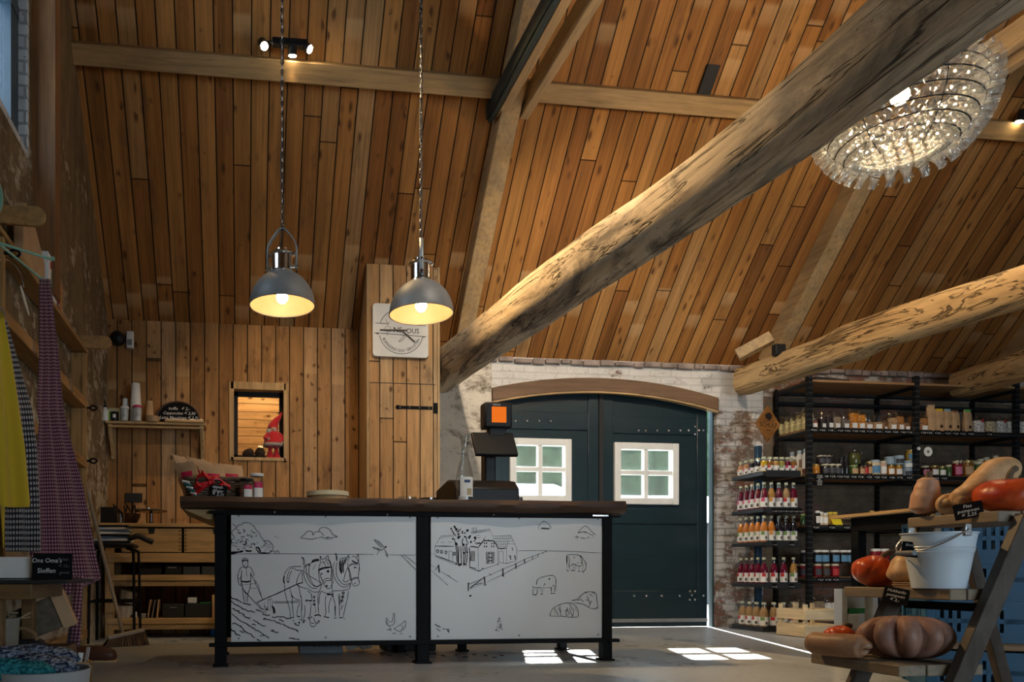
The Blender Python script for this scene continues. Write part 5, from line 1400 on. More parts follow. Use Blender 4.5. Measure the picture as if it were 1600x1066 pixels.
MB().lathe([(.05, 0), (.085, .07), (.09, .10), (.08, .10), (.045, .01)], seg=24).obj('bowl', plain('brown_bowl', (.06, .028, .015, 1), .35), o)
hd_ = MB()
for i in range(8): hd_.cyl((random.uniform(-.05, .05), random.uniform(-.04, .04), .06), (random.uniform(-.15, .05), random.uniform(-.05, .05), .16 + random.uniform(0, .05)), .006, 6)
hd_.obj('utensils', m_black, o)
o = empty('spice_jar', (PY(333, 812, KYF + .1).x, KYF + .1, zc), 0, 'small glass jar with orange contents on the cabinet by the counter post', 'jar')
MB().lathe([(.028, .002), (.028, .06)], seg=16).obj('contents', plain('orange_spice', (.55, .20, .03, 1), .6), o)
MB().lathe([(.03, 0), (.03, .085), (.022, .095)], seg=16, caps=False).obj('glass', m_clear, o)
# on the open shelves
z1_ = PY(240, 902, KYF).z + .019; z2_ = PY(240, 970, KYF).z + .019
o = bxat('storage_box', 258, 284, .05, .25, z1_, .085, m_blackmat, 'black storage box with a pale handle on the upper cabinet shelf', 'box')
MB().bx(-.035, .035, -.004, 0, 0, .012).obj('handle', m_grey, o, loc=(PY(268, 886, KYF).x, KYF + .05, z1_ + .055))
bxat('storage_box', 216, 252, .06, .25, z1_, .085, m_blackmat, 'black storage box at the left of the upper cabinet shelf', 'box')
t = NT('perforated_plastic'); _x, _y, _z = t.sep(t.coord())
_h = t.math('MULTIPLY', t.math('GREATER_THAN', t.math('FRACT', t.math('MULTIPLY', t.math('ADD', _x, _z), 75.0)), .55), t.math('GREATER_THAN', t.math('FRACT', t.math('MULTIPLY', t.math('SUBTRACT', _x, _z), 75.0)), .55))
m_perf = t.bsdf(t.mix(_h, (.03, .035, .04, 1), (.14, .15, .16, 1)), .5)
bxat('perforated_basket', 286, 312, .03, .2, z1_, .07, m_perf, 'small dark perforated basket on the upper shelf, nearer the boxes', 'basket')
bxat('perforated_basket', 315, 343, .03, .2, z1_, .07, m_perf, 'small dark perforated basket on the upper shelf, nearest the counter post', 'basket')
for (px, z, lab) in ((194, z2_, 'white bowl at the bottom of the pair on the lower cabinet shelf'), (196, z2_ + .125, 'beige bowl tipped on top of the white one, lower cabinet shelf')):
    o = empty('bowl', (PY(px, 950, KYF + .1).x, KYF + .12, z), 0, lab, 'bowl')
    if z > z2_: o.rotation_euler = (0, radians(14), 0)
    MB().lathe([(.06, .0), (.075, .09), (.078, .10), (.07, .10), (.055, .012)], seg=22).obj('body', plain('beige_pot' if z > z2_ else 'white_pot', (.38, .31, .22, 1) if z > z2_ else (.50, .47, .42, 1), .7), o)
for i, (px, lean) in enumerate(((232, -8), (238, -10), (246, -5))):
    x = PY(px, 950, KYF + .08).x
    o = MB().box((0, 0, .075), (.008, .16, .15)).obj('booklet', (m_kraft, plain('grey_card', (.2, .17, .14, 1), .7), m_kraft)[i], loc=(x, KYF + .12, z2_ + .002))
    o.rotation_euler = (0, radians(-lean), 0)
    tag(o, ('thin upright brown card leaning at the left of three on the lower shelf', 'thin grey card leaning in the middle of three on the lower shelf', 'thin brown card leaning beside the black boxes on the lower shelf')[i], 'card')
o = bxat('storage_box', 254, 287, .05, .25, z2_, .115, m_blackmat, 'black storage box with a metal clasp on the lower cabinet shelf', 'box')
MB().bx(-.03, .03, -.004, 0, 0, .012).obj('clasp', m_steel, o, loc=(PY(270, 948, KYF).x, KYF + .05, z2_ + .08))
o = bxat('storage_box', 289, 330, .05, .25, z2_, .115, m_blackmat, 'wide black storage box with a green rim on the lower cabinet shelf', 'box')
MB().bx(PY(312, 940, KYF).x, PY(329, 940, KYF).x, KYF + .046, KYF + .29, z2_ + .116, z2_ + .128).obj('rim', plain('dark_green', (.02, .13, .04, 1), .5), o)
bxat('carton', 293, 307, .08, .08, z2_ + .118, .05, m_paper, 'small white carton on top of the wide black box', 'carton')
o = bxat('paper_bag', 331, 346, .03, .12, z2_, .19, m_kraft, 'brown paper bag with white tag at the end of the lower shelf', 'bag')
o = bxat('spool', 207, 213, .04, .06, z2_, .05, m_whiteplastic, 'small white spool beside the pots on the lower shelf', 'spool')
o = bxat('cable_roll', 218, 228, .05, .06, z2_, .035, m_grey, 'grey roll of ribbon on the lower cabinet shelf', 'roll')
# blue thing on the floor
p = PZ(337, 995, .0)
o = MB().bx(p.x - .05, p.x + .08, p.y, p.y + .12, 0, .11).obj('blue_bag', plain('bright_blue', (.02, .16, .55, 1), .5), bevel=.02)
tag(o, 'bright blue bag on the floor behind the left counter post', 'bag')

# ---------------------------------------------------------------- stool with magazines, broom
p = PD(180, 1000, 5.75)
st = empty('stool', (p.x, p.y, 0), 0, 'dark steel bar stool with a stack of magazines in front of the cabinet', 'stool')
zs_ = PD(180, 850, 5.75).z
MB().bx(-.17, .16, -.15, .15, zs_ - .03, zs_).obj('seat', m_black, st, bevel=.012)
for sx in (-1, 1):
    for sy in (-1, 1):
        MB().sweep(catmull([(sx * .10, sy * .10, zs_ - .035), (sx * .145, sy * .13, zs_ - .055), (sx * .16, sy * .145, zs_ - .12), (sx * .17, sy * .17, 0)], 5), .011, 8).obj('leg', m_iron, st)
MB().sweep([(a * .165, b * .158, .32) for a, b in ((-1, -1), (1, -1), (1, 1), (-1, 1))], .009, 6, closed=True).obj('foot_ring', m_iron, st)
zz = zs_ + .001
cols = [m_black, m_paper, plain('blue_cover', (.06, .13, .24, 1), .4), m_black, m_paper, plain('slate_cover', (.08, .12, .16, 1), .4), m_paper, m_black]
for i in range(8):
    o = MB().box((p.x + random.uniform(-.015, .015), p.y, zz + .0085), (.26 - .006 * i, .21, .017), random.uniform(-.14, .14)).obj('magazine', cols[i], bevel=.002)
    tag(o, f"magazine lying on the bar stool, {ordinal(i)} from the bottom of its stack", 'magazine', 'magazines stacked on the stool'); zz += .0175
gl = MB().sweep(catmull([(p.x + .12, p.y - .1, zs_ + .035), (p.x + .19, p.y - .12, zs_ + .055), (p.x + .25, p.y - .1, zs_ + .03), (p.x + .30, p.y - .1, zs_ + .01)], 4), .022, 8)
tag(gl.obj('glove', m_blackmat), 'dark work glove hanging over the stool seat edge', 'glove')
b0 = PD(192, 985, 5.42)
bt = PD(133, 752, 5.22)
b0.z = .10
br_ = empty('broom', (b0.x, b0.y, 0), 0, 'wooden broom with bristle head leaning against the left shelving', 'broom')
MB().cyl((0, 0, .09), tuple(bt - Vector((b0.x, b0.y, 0))), .014, 10).obj('handle', plain('handle_wood', (.30, .22, .14, 1), .6), br_)
Mh = Matrix.Rotation(radians(24), 3, 'Z') @ Matrix.Rotation(radians(-10), 3, 'Y')
MB().box((.02, 0, .088), (.27, .06, .028), M=Mh).obj('head', plain('head_wood', (.34, .30, .25, 1), .6), br_, bevel=.008)
bs = MB()
for i in range(26):
    for j in range(4):
        q = Mh @ Vector((-.125 + i * .0105, -.024 + j * .016, -.012)) + Vector((.02, 0, .088))
        q2 = Mh @ Vector((-.15 + i * .0125, -.040 + j * .027, 0)) + Vector((.02, 0, 0))
        bs.cyl(tuple(q), (q2.x + random.uniform(-.008, .008), q2.y + random.uniform(-.008, .008), .002), .006, 5, r2=.009)
o = bs.obj('bristles', plain('brown_bristle', (.10, .06, .035, 1), .9, var=.5), br_); o['kind'] = 'stuff'
# ---------------------------------------------------------------- black shelving along the brick wall
YFs, YBs = 6.30, 6.74
UX = [5.28, 6.40, 7.49, 8.60]
LV = [2.354, 1.903, 1.470, .990, .498, .085]
t = NT('perforated_upright'); _x, _y, _z = t.sep(t.coord())
_f = t.math('FRACT', t.math('DIVIDE', _z, .05))
_h = t.math('MULTIPLY', t.math('GREATER_THAN', _f, .35), t.math('LESS_THAN', _f, .6))
m_upr = t.bsdf(t.mix(_h, (.012, .014, .017, 1), (.045, .05, .055, 1)), .35, .3)
su = empty('shelving', (6.9, YFs, 0), 0, 'black perforated steel shelving with wooden boards against the brick wall', 'shelving')
def sp(m):
    for i, p in enumerate(m.v): m.v[i] = (p[0] - 6.9, p[1] - YFs, p[2])
    return m
for x in UX:
    sp(MB().bx(x - .022, x + .022, YFs - .004, YFs + .0, 0, 2.42).bx(x - .022, x - .018, YFs, YFs + .035, 0, 2.42)).obj('upright', m_upr, su)
    sp(MB().bx(x - .02, x + .02, YBs - .005, YBs, 0, 2.36).bx(x - .02, x - .016, YBs - .035, YBs, 0, 2.36)).obj('upright', m_upr, su)
for k, z in enumerate(LV):
    for i in range(3):
        a, b = UX[i] + .022, UX[i + 1] - .022
        sp(MB().bx(a - .02, b + .02, YFs + .006, YBs - .01, z - .022, z)).obj('shelf_board', m_shelfboard, su, bevel=.002)
        if 0 < k: sp(MB().bx(a, b, YFs + .001, YFs + .005, z - .05, z - .004)).obj('front_beam', m_upr, su)
        sp(MB().bx(a, b, YBs - .009, YBs - .003, z - .05, z - .002)).obj('rear_beam', m_upr, su)
    for x in UX:
        sp(MB().bx(x - .017, x - .012, YFs + .01, YBs - .01, z - .06, z - .023)).obj('side_beam', m_upr, su)
sp(MB().bx(UX[0], UX[3], YBs - .02, YBs - .005, 2.20, 2.24)).obj('rear_rail', m_upr, su)
o = MB().prism([(0, 0), (.42, 0), (.40, .05), (.05, .07)], 'Y', 0, .2).obj('tray', m_blackmat, loc=(5.42, 6.45, LV[0] + .001))
tag(o, 'flat black tray lying on the topmost shelf board under the pale beam', 'tray')
YP_ = YFs + .07
def xat(px, Y=YP_): return PY(px, 700, Y).x
# --- bags
def film_bag(px, w, h, fill, level, label, col, capcol=None, lab=True, y=YP_, grp='packed bags on the bag shelf'):
    z = LV[level] + .001
    o = empty('packed_bag', (xat(px, y) if px > 60 else px, y, z), random.uniform(-.15, .15), label, 'bag', grp)
    W = w / 2; D = w * .32
    def shell(h0, h1, taper):
        rows = []
        for j in range(7):
            f = j / 6; zz = h0 + (h1 - h0) * f
            k = 1 - taper * f ** 1.5
            rows.append([(W * (1 - .1 * taper * f) * c, D * k * s + .002 * sin(9 * c + 5 * f), zz + .008 * taper * f * sin(3 * c + h * 50)) for c, s in [(max(-1, min(1, 1.25 * cos(a))), sin(a)) for a in [2 * pi * q / 16 for q in range(17)]]])
        return rows
    m = MB(); r_ = shell(.0, h * fill, .12); m.grid(r_); m.add([p for p in r_[-1][:-1]], [tuple(range(16))]); m.add([p for p in r_[0][:-1]], [tuple(range(16))])
    m.obj('contents', col, o)
    if capcol is None:
        MB().grid(shell(h * fill, h, .95)).obj('film', m_film, o)
    else:
        q = MB(); q.grid(shell(h * fill, h * .93, .85)); q.obj('film', col, o)
        MB().bx(-W * .8, W * .8, -.006, .006, h * .90, h).obj('top_strip', capcol, o)
    if lab: MB().bx(-W * .62, W * .5, -D - .004, -D - .002, .012, h * .32).obj('label', m_paper, o)
    return o
def food(name, c, sc=60): return plain('food_' + name, (*c, 1), .6, var=.7, scale=sc)
F_ = {'reddish': food('reddish', (.22, .08, .05)), 'dark': food('dark', (.025, .014, .016)), 'mixed': food('mixed', (.30, .22, .14)), 'spotted': food('spotted', (.16, .13, .10), 35),
      'orange': food('orange', (.55, .20, .02)), 'tan': food('tan', (.42, .25, .12)), 'brown': food('brown', (.20, .09, .035)), 'caramel': food('caramel', (.36, .15, .04)), 'white': food('white', (.62, .60, .55)), 'cream': food('cream', (.55, .45, .28)), 'pop': food('pop', (.60, .50, .24), 40)}
bags = [(1271, .10, .15, .5, 'reddish'), (1286, .12, .16, .6, 'dark'), (1295, .11, .17, .62, 'dark'), (1306, .11, .175, .68, 'mixed'), (1320, .11, .165, .55, 'spotted'), (1332, .125, .20, .8, 'orange'), (1344, .115, .18, .78, 'orange'), (1356, .12, .17, .45, 'tan'), (1370, .13, .17, .45, 'tan'),
        (1382, .07, .12, .7, 'brown'), (1393, .12, .17, .7, 'tan'), (1404, .13, .185, .75, 'caramel'), (1416, .09, .13, .6, 'brown'), (1425, .09, .19, .75, 'caramel'), (1441, .13, .165, .75, 'caramel')]
for i, (px, w, h, f, c) in enumerate(bags):
    w *= .74
    film_bag(px, w, h, f, 1, f"clear bag of {dict(reddish='reddish', dark='dark', mixed='pale mixed', spotted='speckled', orange='orange', tan='tan', brown='brown', caramel='caramel brown')[c]} treats, {ordinal(i)} from the left on the bag shelf", F_[c], y=YP_ + .02 * (i % 2))
strips = {'y': plain('yellow_strip', (.70, .48, .02, 1), .5), 'b': plain('pale_blue_strip', (.25, .45, .52, 1), .5), 'n': plain('brown_strip', (.20, .09, .05, 1), .5), 'g': plain('green_strip', (.12, .45, .08, 1), .5), 'k': m_kraft}
for px, h, c, lab in ((1454, .26, 'k', 'tall plain kraft bag beside the clear bag, right bay of the bag shelf'), (1467, .225, 'y', 'kraft coffee bag with a yellow top strip'), (1480, .225, 'b', 'kraft coffee bag with a pale blue top strip'), (1492, .215, 'n', 'kraft coffee bag with a brown top strip'), (1511, .225, 'g', 'kraft coffee bag with a green top strip')):
    o = film_bag(px, .088, h, .55, 1, lab, m_kraft, strips[c], lab=False)
    if c != 'k': MB().lathe([(.016, 0), (.0005, .0005)], (0, -.031, .05), 14, 0, Matrix.Rotation(pi / 2, 3, 'X')).obj('round_print', food('coffee', (.05, .02, .012)), o)
m_redspot = plain('red_print', (.40, .03, .03, 1), .6)
for i, (px, c) in enumerate(((1528, 'white'), (1546, 'cream'), (1563, 'white'), (1580, 'white'), (1597, 'white'))):
    o = film_bag(px, .105, .165 - .01 * (i == 1), .72, 1, f"bag of {'cream' if c == 'cream' else 'white'} flour-like goods, {ordinal(i)} from the left after the coffee bags", F_[c], lab=False)
    if i != 1: MB().lathe([(.018, 0), (.0005, .0005)], (.012, -.036, .115), 10, 0, Matrix.Rotation(pi / 2, 3, 'X')).obj('red_print', m_redspot, o)
for i in range(5):
    o = film_bag(UX[0] + .055, .105, .155 + .012 * i, .75, 1, f"clear bag of pale popcorn at the open left shelf end, {ordinal(i)} from the wall", F_['pop'], lab=False, y=6.70 - .075 * i, grp='popcorn bags at the shelf end')
# --- price tags
def price(px, level, s, label, w=.066, h=.046, dz=-.004):
    z = LV[level] + dz
    x = xat(px, YFs - .008)
    o = MB().bx(-w / 2, w / 2, -.002, .001, -h, 0).obj('price_tag', m_chalk, loc=(x, YFs - .006, z + .006))
    tag(o, label, 'price tag', 'price tags on the shelf edges')
    place('lettering', text_mesh(s, m_chalkink, .021, .2), o, (0, -.0026, -h * .64), UPRIGHT)
    place('lettering', text_mesh('- - -', m_chalkink, .010, .2), o, (0, -.0026, -h * .20), UPRIGHT)
pr = ['€ 2,75', '€ 3,25', '€ 1,95', '€ 2,50', '€ 4,25']
row1 = [1272, 1285, 1298, 1313, 1324, 1336, 1347, 1359, 1373, 1387, 1399, 1411, 1421]
row1b = [1443, 1452, 1465, 1481, 1493, 1504, 1517, 1546]
row2 = [1290, 1301, 1312, 1322, 1334, 1345, 1358, 1370, 1381, 1394, 1406, 1421]
row2b = [1450, 1463, 1475]
row3 = [1275, 1300, 1323]
row3b = [1365, 1378, 1396]
row4 = [1282, 1294, 1306]
for nm, lv, px_ in (('left part of the bag shelf', 1, row1), ('right part of the bag shelf', 1, row1b), ('left part of the jar shelf', 2, row2), ('right part of the jar shelf', 2, row2b), ('shelf with the yellow card', 3, row3), ('shelf behind the black table leg', 3, row3b), ('jam jar shelf', 4, row4)):
    for i, p in enumerate(px_): price(p, lv, pr[(i * 3 + lv) % 5], f"black chalk price tag, {ordinal(i)} from the left on the {nm}")
o = MB().bx(-.045, .045, -.002, .001, -.12, 0).obj('price_list', m_chalk, loc=(xat(1279, YFs), YFs - .010, LV[2] + .0))  # price list card hung on the shelf edge
tag(o, 'tall narrow black price list hanging at the left end of the jar shelf', 'price list')
for i in range(6): place('lettering', text_mesh(('honing', 'mosterd', 'jam', 'chutney', 'siroop', 'stroop')[i], m_chalkink, .018, .2), o, (0, -.0026, -.02 - i * .017), UPRIGHT)
o = MB().box((0, 0, 0), (.10, .003, .065), M=Matrix.Rotation(radians(-25), 3, 'X')).obj('yellow_card', plain('yellow_card', (.70, .55, .02, 1), .6), loc=(xat(1300), YFs + .012, LV[3] + .03))
tag(o, 'bright yellow card standing on the shelf left of the black table', 'card')
# --- jars
GL = {}
def jar_(px, r, h, body, lid, label, lab=None, level=2, z=None, y=YP_, clip=False, name='jar', cat='jar', grp='jars on the jar shelf', capr=1.02):
    zz = (LV[level] + .001) if z is None else z
    o = empty(name, (xat(px, y), y, zz), 0, label, cat, grp)
    MB().lathe([(r * .94, 0), (r, .006), (r, h * .74), (r * .86, h * .84), (r * .84, h * .88)], seg=18).obj('body', body, o)
    MB().lathe([(r * .88 * capr, h * .84), (r * .9 * capr, h * .86), (r * .9 * capr, h * .98), (r * .84 * capr, h)], seg=18).obj('lid', lid, o)
    if lab: MB().lathe([(r * 1.015, h * .14), (r * 1.015, h * .62)], seg=12, a0=-2.6, a1=-.55, caps=False).obj('label', lab, o)
    if clip: MB().sweep([(r * .5, -r * .95, h * .7), (r * .6, -r * 1.1, h * .9), (0, -r * .9, h * 1.06), (-r * .6, -r * 1.1, h * .9), (-r * .5, -r * .95, h * .7)], .003, 5).sphere((0, 0, h * 1.04), r * .25, 8, 6).obj('clip', m_steel, o)
    return o
glossy = lambda n, c: plain('jar_' + n, (*c, 1), .18, var=.25, scale=30, coat=.3)
J = dict(dark=glossy('dark', (.015, .012, .012)), olive=glossy('olive', (.07, .075, .02)), brown=glossy('brown', (.09, .035, .015)), orange=glossy('orange', (.42, .17, .02)), cream=glossy('cream', (.62, .50, .32)), pinkish=glossy('pinkish', (.60, .38, .28)), blue=glossy('blue', (.32, .42, .50)), red=glossy('red', (.20, .012, .02)), green=glossy('green', (.05, .10, .03)), gold=glossy('gold', (.40, .25, .05)), amber=glossy('amber', (.22, .09, .015)))
LDc = dict(cream=plain('lid_cream', (.60, .55, .40, 1), .4), gold=plain('lid_gold', (.50, .36, .12, 1), .3, .6), white=plain('lid_white', (.72, .72, .70, 1), .4), black=m_black, green=plain('lid_green', (.35, .42, .16, 1), .4), blue=plain('lid_blue', (.40, .50, .58, 1), .4), glass=m_clear)
LBc = dict(white=m_paper, dark=plain('lab_dark', (.05, .05, .06, 1), .6), pink=plain('lab_pink', (.60, .18, .30, 1), .6), blue=plain('lab_blue', (.10, .25, .42, 1), .6), green=plain('lab_green', (.25, .38, .12, 1), .6), red=plain('lab_red', (.45, .03, .03, 1), .6), kraft=m_kraft)
def lo(i, n): return f"{ordinal(i)} from the left of the {n}"
jar_(1274, .035, .095, J['orange'], LDc['gold'], 'small orange jar at the left end of the jar shelf', None)
for i, px in enumerate((1289, 1299, 1308)): jar_(px, .037, .10, J['dark'], LDc['cream'], f"dark jar with cream lid, {ordinal(i)} of three on the jar shelf floor", LBc['dark'])
for i, px in enumerate((1283, 1291)): jar_(px, .040, .085, J['dark'], LDc['cream'], ('dark jar with clip lid stacked left on the cream-lidded jars', 'dark jar with clip lid stacked right on the cream-lidded jars')[i], LBc['dark'], z=LV[2] + .102, clip=True, y=YP_ + .03)
for i, px in enumerate((1315, 1322)): jar_(px, .024, .17 + .02 * i, J['dark'], m_black, ('slim dark bottle left of the clip-top pickle jar', 'slim dark bottle nearest the clip-top pickle jar')[i], None, y=YP_ + .04, name='bottle', cat='bottle')
jar_(1334, .036, .10, J['green'], LDc['green'], 'dark green jar under the clip-top pickle jar', LBc['kraft'], y=YP_ + .01)
jar_(1335, .050, .125, J['olive'], m_clear, 'olive pickle jar with wire clip stacked on a green jar', None, z=LV[2] + .102, clip=True, y=YP_ + .01)
for i, (px, lb) in enumerate(((1346, 'kraft'), (1352, 'red'), (1358, 'kraft'))): jar_(px, .028, .10 + .015 * i, J['brown'], LDc['gold'] if i == 2 else m_black, f"small brown jar, {ordinal(i)} of three left of the blue-labelled cream tub", LBc[lb])
jar_(1366, .048, .145, J['cream'], LDc['blue'], 'cream tub with a blue label and blue lid on the jar shelf', LBc['blue'])
jar_(1379, .033, .14, J['pinkish'], LDc['cream'], 'pale pink tub beside the blue-labelled cream tub', LBc['white'])
for i, px in enumerate((1391, 1403)): jar_(px, .034, .105, J['orange'], LDc['gold'], ('orange jar with white label, left of two, carrying a small blue tub', 'orange jar with white label, right of two, carrying a wide blue tub')[i], LBc['white'])
jar_(1389, .042, .075, J['blue'], LDc['blue'], 'small pale blue tub stacked on the left orange jar', None, z=LV[2] + .107)
jar_(1403, .050, .088, J['blue'], LDc['blue'], 'wide pale blue tub stacked on the right orange jar', LBc['dark'], z=LV[2] + .107, y=YP_ + .005)
for i in range(2): jar_(1417, .045, .072, J['blue'], LDc['blue'], ('lower pale blue tub of the pair beside the shelf upright', 'upper pale blue tub of the pair beside the shelf upright')[i], LBc['dark' if i == 0 else 'white'], z=LV[2] + .001 + .0735 * i)
jar_(1422, .042, .105, J['gold'], LDc['gold'], 'golden yellow jar on top of the two blue tubs', LBc['blue'], z=LV[2] + .148)
jar_(1430, .018, .14, J['gold'], LDc['cream'], 'slim yellow bottle beside the middle shelf upright', LBc['white'], name='bottle', cat='bottle')
jar_(1445, .036, .10, J['dark'], LDc['cream'], 'jar with pink label right of the shelf upright', LBc['pink'])
jar_(1459, .037, .105, J['brown'], LDc['gold'], 'jar with white label, next right of the pink-labelled jar', LBc['white'])
jar_(1471, .033, .10, J['green'], LDc['gold'], 'jar with white label, second right of the pink-labelled jar', LBc['white'])
jar_(1482, .027, .115, J['green'], LDc['cream'], 'slim green bottle left of the swing-top bottle', None, name='bottle', cat='bottle')
jar_(1495, .042, .155, J['red'], LDc['cream'], 'rosy swing-top bottle on the right jar shelf', LBc['pink'], clip=True, name='bottle', cat='bottle')
jar_(1511, .052, .16, J['amber'], LDc['gold'], 'large jar with swing clip on the right jar shelf', LBc['kraft'], clip=True)
jar_(1528, .044, .15, J['green'], LDc['cream'], 'tall jar with green label on the right jar shelf', LBc['green'])
for i, px in enumerate((1521, 1532, 1541, 1555)): jar_(px, .028, .185 + .018 * i, J['amber'], LDc['cream'], f"amber bottle with pale cap in the rear row, {ordinal(i)} from the left", None, y=YP_ + .14, name='bottle', cat='bottle')
jar_(1586, .045, .14, J['green'], LDc['cream'], 'green jar behind the long butternut squash', LBc['green'])
# disc tag on the upright
o = empty('hanging_tag', PY(1450, 706, YFs - .03), 0, 'white round paper disc hanging beside the middle shelf upright', 'tag')
MB().lathe([(.045, 0), (.045, .002)], M=Matrix.Rotation(pi / 2, 3, 'X'), seg=28).obj('disc', m_paper, o)
MB().lathe([(.015, 0.0025), (.015, .003)], M=Matrix.Rotation(pi / 2, 3, 'X'), seg=16).obj('print', m_grey, o)
MB().sweep([(-.02, 0, .04), (-.06, .01, .09), (-.10, .02, .08)], .0015, 4).obj('string', m_black, o)
o = MB().cyl((0, 0, 0), (0, .006, 0), .016, 16).obj('button_magnet', m_whiteplastic, loc=PY(1436, 701, YFs - .011)); tag(o, 'small white round button on the middle shelf upright', 'button')
# fourth level
grn = J['green']
for i, px in enumerate((1254, 1259, 1264)): jar_(px, .021, .115, grn, LDc['green'], f"small green bottle, {ordinal(i)} of three behind the juice rack", None, level=3, y=YP_ + .1, name='bottle', cat='bottle')
for i, (px, c, l) in enumerate(((1277, 'dark', 'white'), (1282, 'cream', 'white'), (1289, 'cream', 'white'))): jar_(px, .026, .135 - .01 * i, J[c], LDc['white'], f"small white-capped bottle, {ordinal(i)} of three left of the yellow card", LBc[l], level=3, name='bottle', cat='bottle')
for i, px in enumerate((1297, 1304)): jar_(px, .026, .125, J['gold'], plain('lid_yellow', (.6, .45, .05, 1), .4), ('left yellow bottle behind the yellow card', 'right yellow bottle behind the yellow card')[i], None, level=3, name='bottle', cat='bottle')
# fifth level: jam jars in two layers
for i, px in enumerate((1244, 1254, 1263, 1277, 1290, 1304)): jar_(px if px > 1268 else px + 0, .037, .125, J['red' if i % 2 else 'brown'], LDc['cream'], f"dark jam jar with cream lid, {ordinal(i)} from the left in the lower row", LBc['red' if i == 5 else 'dark'], level=4, y=YP_ if px > 1268 else YP_ + .12, grp='jam jars')
for i, px in enumerate((1258, 1277, 1288, 1304, 1317, 1327)): jar_(px, .040, .128, J['dark'], LDc['white'], f"black jam jar with white lid, {ordinal(i)} from the left in the upper row", LBc['blue' if i else 'dark'], z=LV[4] + .128, y=YP_ if px > 1268 else YP_ + .12, grp='jam jars')
for i, px in enumerate((1368, 1381)): jar_(px, .045, .15, J['red'], LDc['white'], ('red jar with white lid left behind the orange pumpkin', 'red jar with white lid right behind the orange pumpkin')[i], None, z=LV[4] + .12, grp='jam jars')
for i, px in enumerate((1368, 1381)): jar_(px, .045, .118, J['red'], LDc['cream'], ('jam jar under the left white-lidded red jar', 'jam jar under the right white-lidded red jar')[i], None, level=4, grp='jam jars')
for i, px in enumerate((1362, 1378, 1396)): jar_(px, .028, .15, J['amber'], LDc['gold'], f"amber bottle, {ordinal(i)} of three on the shelf behind the ladder rack", None, level=3, y=YP_ + .1, name='bottle', cat='bottle')
# bottom level: sacks
for i, (px, c) in enumerate(((1240, 'mixed'), (1256, 'white'), (1277, 'mixed'), (1297, 'white'), (1310, 'tan'))):
    film_bag(px, .13, .24 - .02 * (i % 2), .75, 5, f"sack on the lowest shelf behind the slatted crate, {ordinal(i)} from the left", F_[c], lab=False, y=YP_ + .08, grp='sacks on the lowest shelf')
# pump bottles and box on the shelf end behind the juice rack
for i, px in enumerate((1238, 1249, 1259)):
    y = 6.60 - .09 * i
    o = empty('white_bottle', (PY(px, 720, y).x + .0, y, LV[2] + .06), 0, f"white bottle with grey cap above the juice rack, {ordinal(i)} from the left", 'bottle', 'white bottles at the shelf end')
    MB().lathe([(.031, 0), (.032, .004), (.032, .13), (.018, .15), (.016, .155)], seg=18).obj('body', m_whiteplastic, o)
    MB().lathe([(.018, .152), (.020, .156), (.020, .185), (.014, .19)], seg=14).obj('cap', LDc['blue'], o)
    MB().lathe([(.0325, .02), (.0325, .10)], seg=10, a0=-2.4, a1=-.8, caps=False).obj('label', plain('brown_label', (.30, .20, .13, 1), .6), o)
o = MB().bx(5.085, 5.25, 6.36, 6.68, LV[2] - .02, LV[2] + .058).obj('shelf_crate', m_pine, bevel=.004)
tag(o, 'pale wooden box under the white bottles behind the juice rack', 'crate')

# ---------------------------------------------------------------- juice rack
RX0, RX1, RY0, RY1 = 4.70, 5.07, 6.17, 6.60
rk = empty('juice_rack', (4.88, 6.4, 0), 0, 'dark juice display rack of stacked trays on a blue pole by the brick pier', 'display rack')
def rp(m):
    for i, p in enumerate(m.v): m.v[i] = (p[0] - 4.88, p[1] - 6.4, p[2])
    return m
m_tray = plain('tray_slate', (.022, .024, .028, 1), .5)
TZ = [1.462, 1.127, .822, .44, .045]
for k, z in enumerate(TZ):
    m = MB().bx(RX0, RX1, RY0, RY1, z - .035, z)
    m.bx(RX0 + .03, RX1, RY0 - .012, RY0 - .002, z - .05, z + .012)
    o = rp(m).obj('tray', m_tray, rk, bevel=.003)
rp(MB().bx(4.865, 4.915, 6.46, 6.51, 0, 1.75)).obj('pole', plain('rack_blue', (.04, .09, .15, 1), .35, .4), rk, bevel=.004)
rp(MB().bx(RX0 - .02, RX1 + .02, RY0 - .03, RY1, 0, .018)).obj('base', m_tray, rk)
for k in (1, 2, 3):
    n_ = 6 if k == 1 else 2
    for i in range(n_):
        q = rp(MB().bx(4.78 + i * (.052 if n_ == 6 else .17), 4.825 + i * (.052 if n_ == 6 else .17), RY0 - .0165, RY0 - .0125, TZ[k] - .045, TZ[k] - .002))
        qo = q.obj('price_card', m_chalk, rk)
        place('lettering', text_mesh(('€ 1,95', '€ 2,75')[i % 2], m_chalkink, .017, .2), qo, (4.8025 + i * (.052 if n_ == 6 else .17) - 4.88, RY0 - .0172 - 6.4, TZ[k] - .03), UPRIGHT)
juice = lambda n, c: plain('juice_' + n, (*c, 1), .08, var=.15, scale=12, coat=.5)
JU = dict(violet=juice('violet', (.035, .012, .06)), berry=juice('berry', (.13, .006, .025)), peach=juice('peach', (.55, .27, .14)), orange=juice('orange', (.55, .19, .03)), apple=juice('apple', (.42, .22, .06)), amber=juice('amber', (.26, .11, .025)), yellow=juice('yellow', (.58, .38, .02)), night=juice('night', (.012, .010, .018)), cloudy=juice('cloudy', (.40, .25, .12)), lime=juice('lime', (.30, .26, .06)))
m_neck = thin_glass('bottle_neck', (.9, .92, .9), .10, .05, .6)
m_cap = plain('cap_cream', (.50, .52, .38, 1), .35)
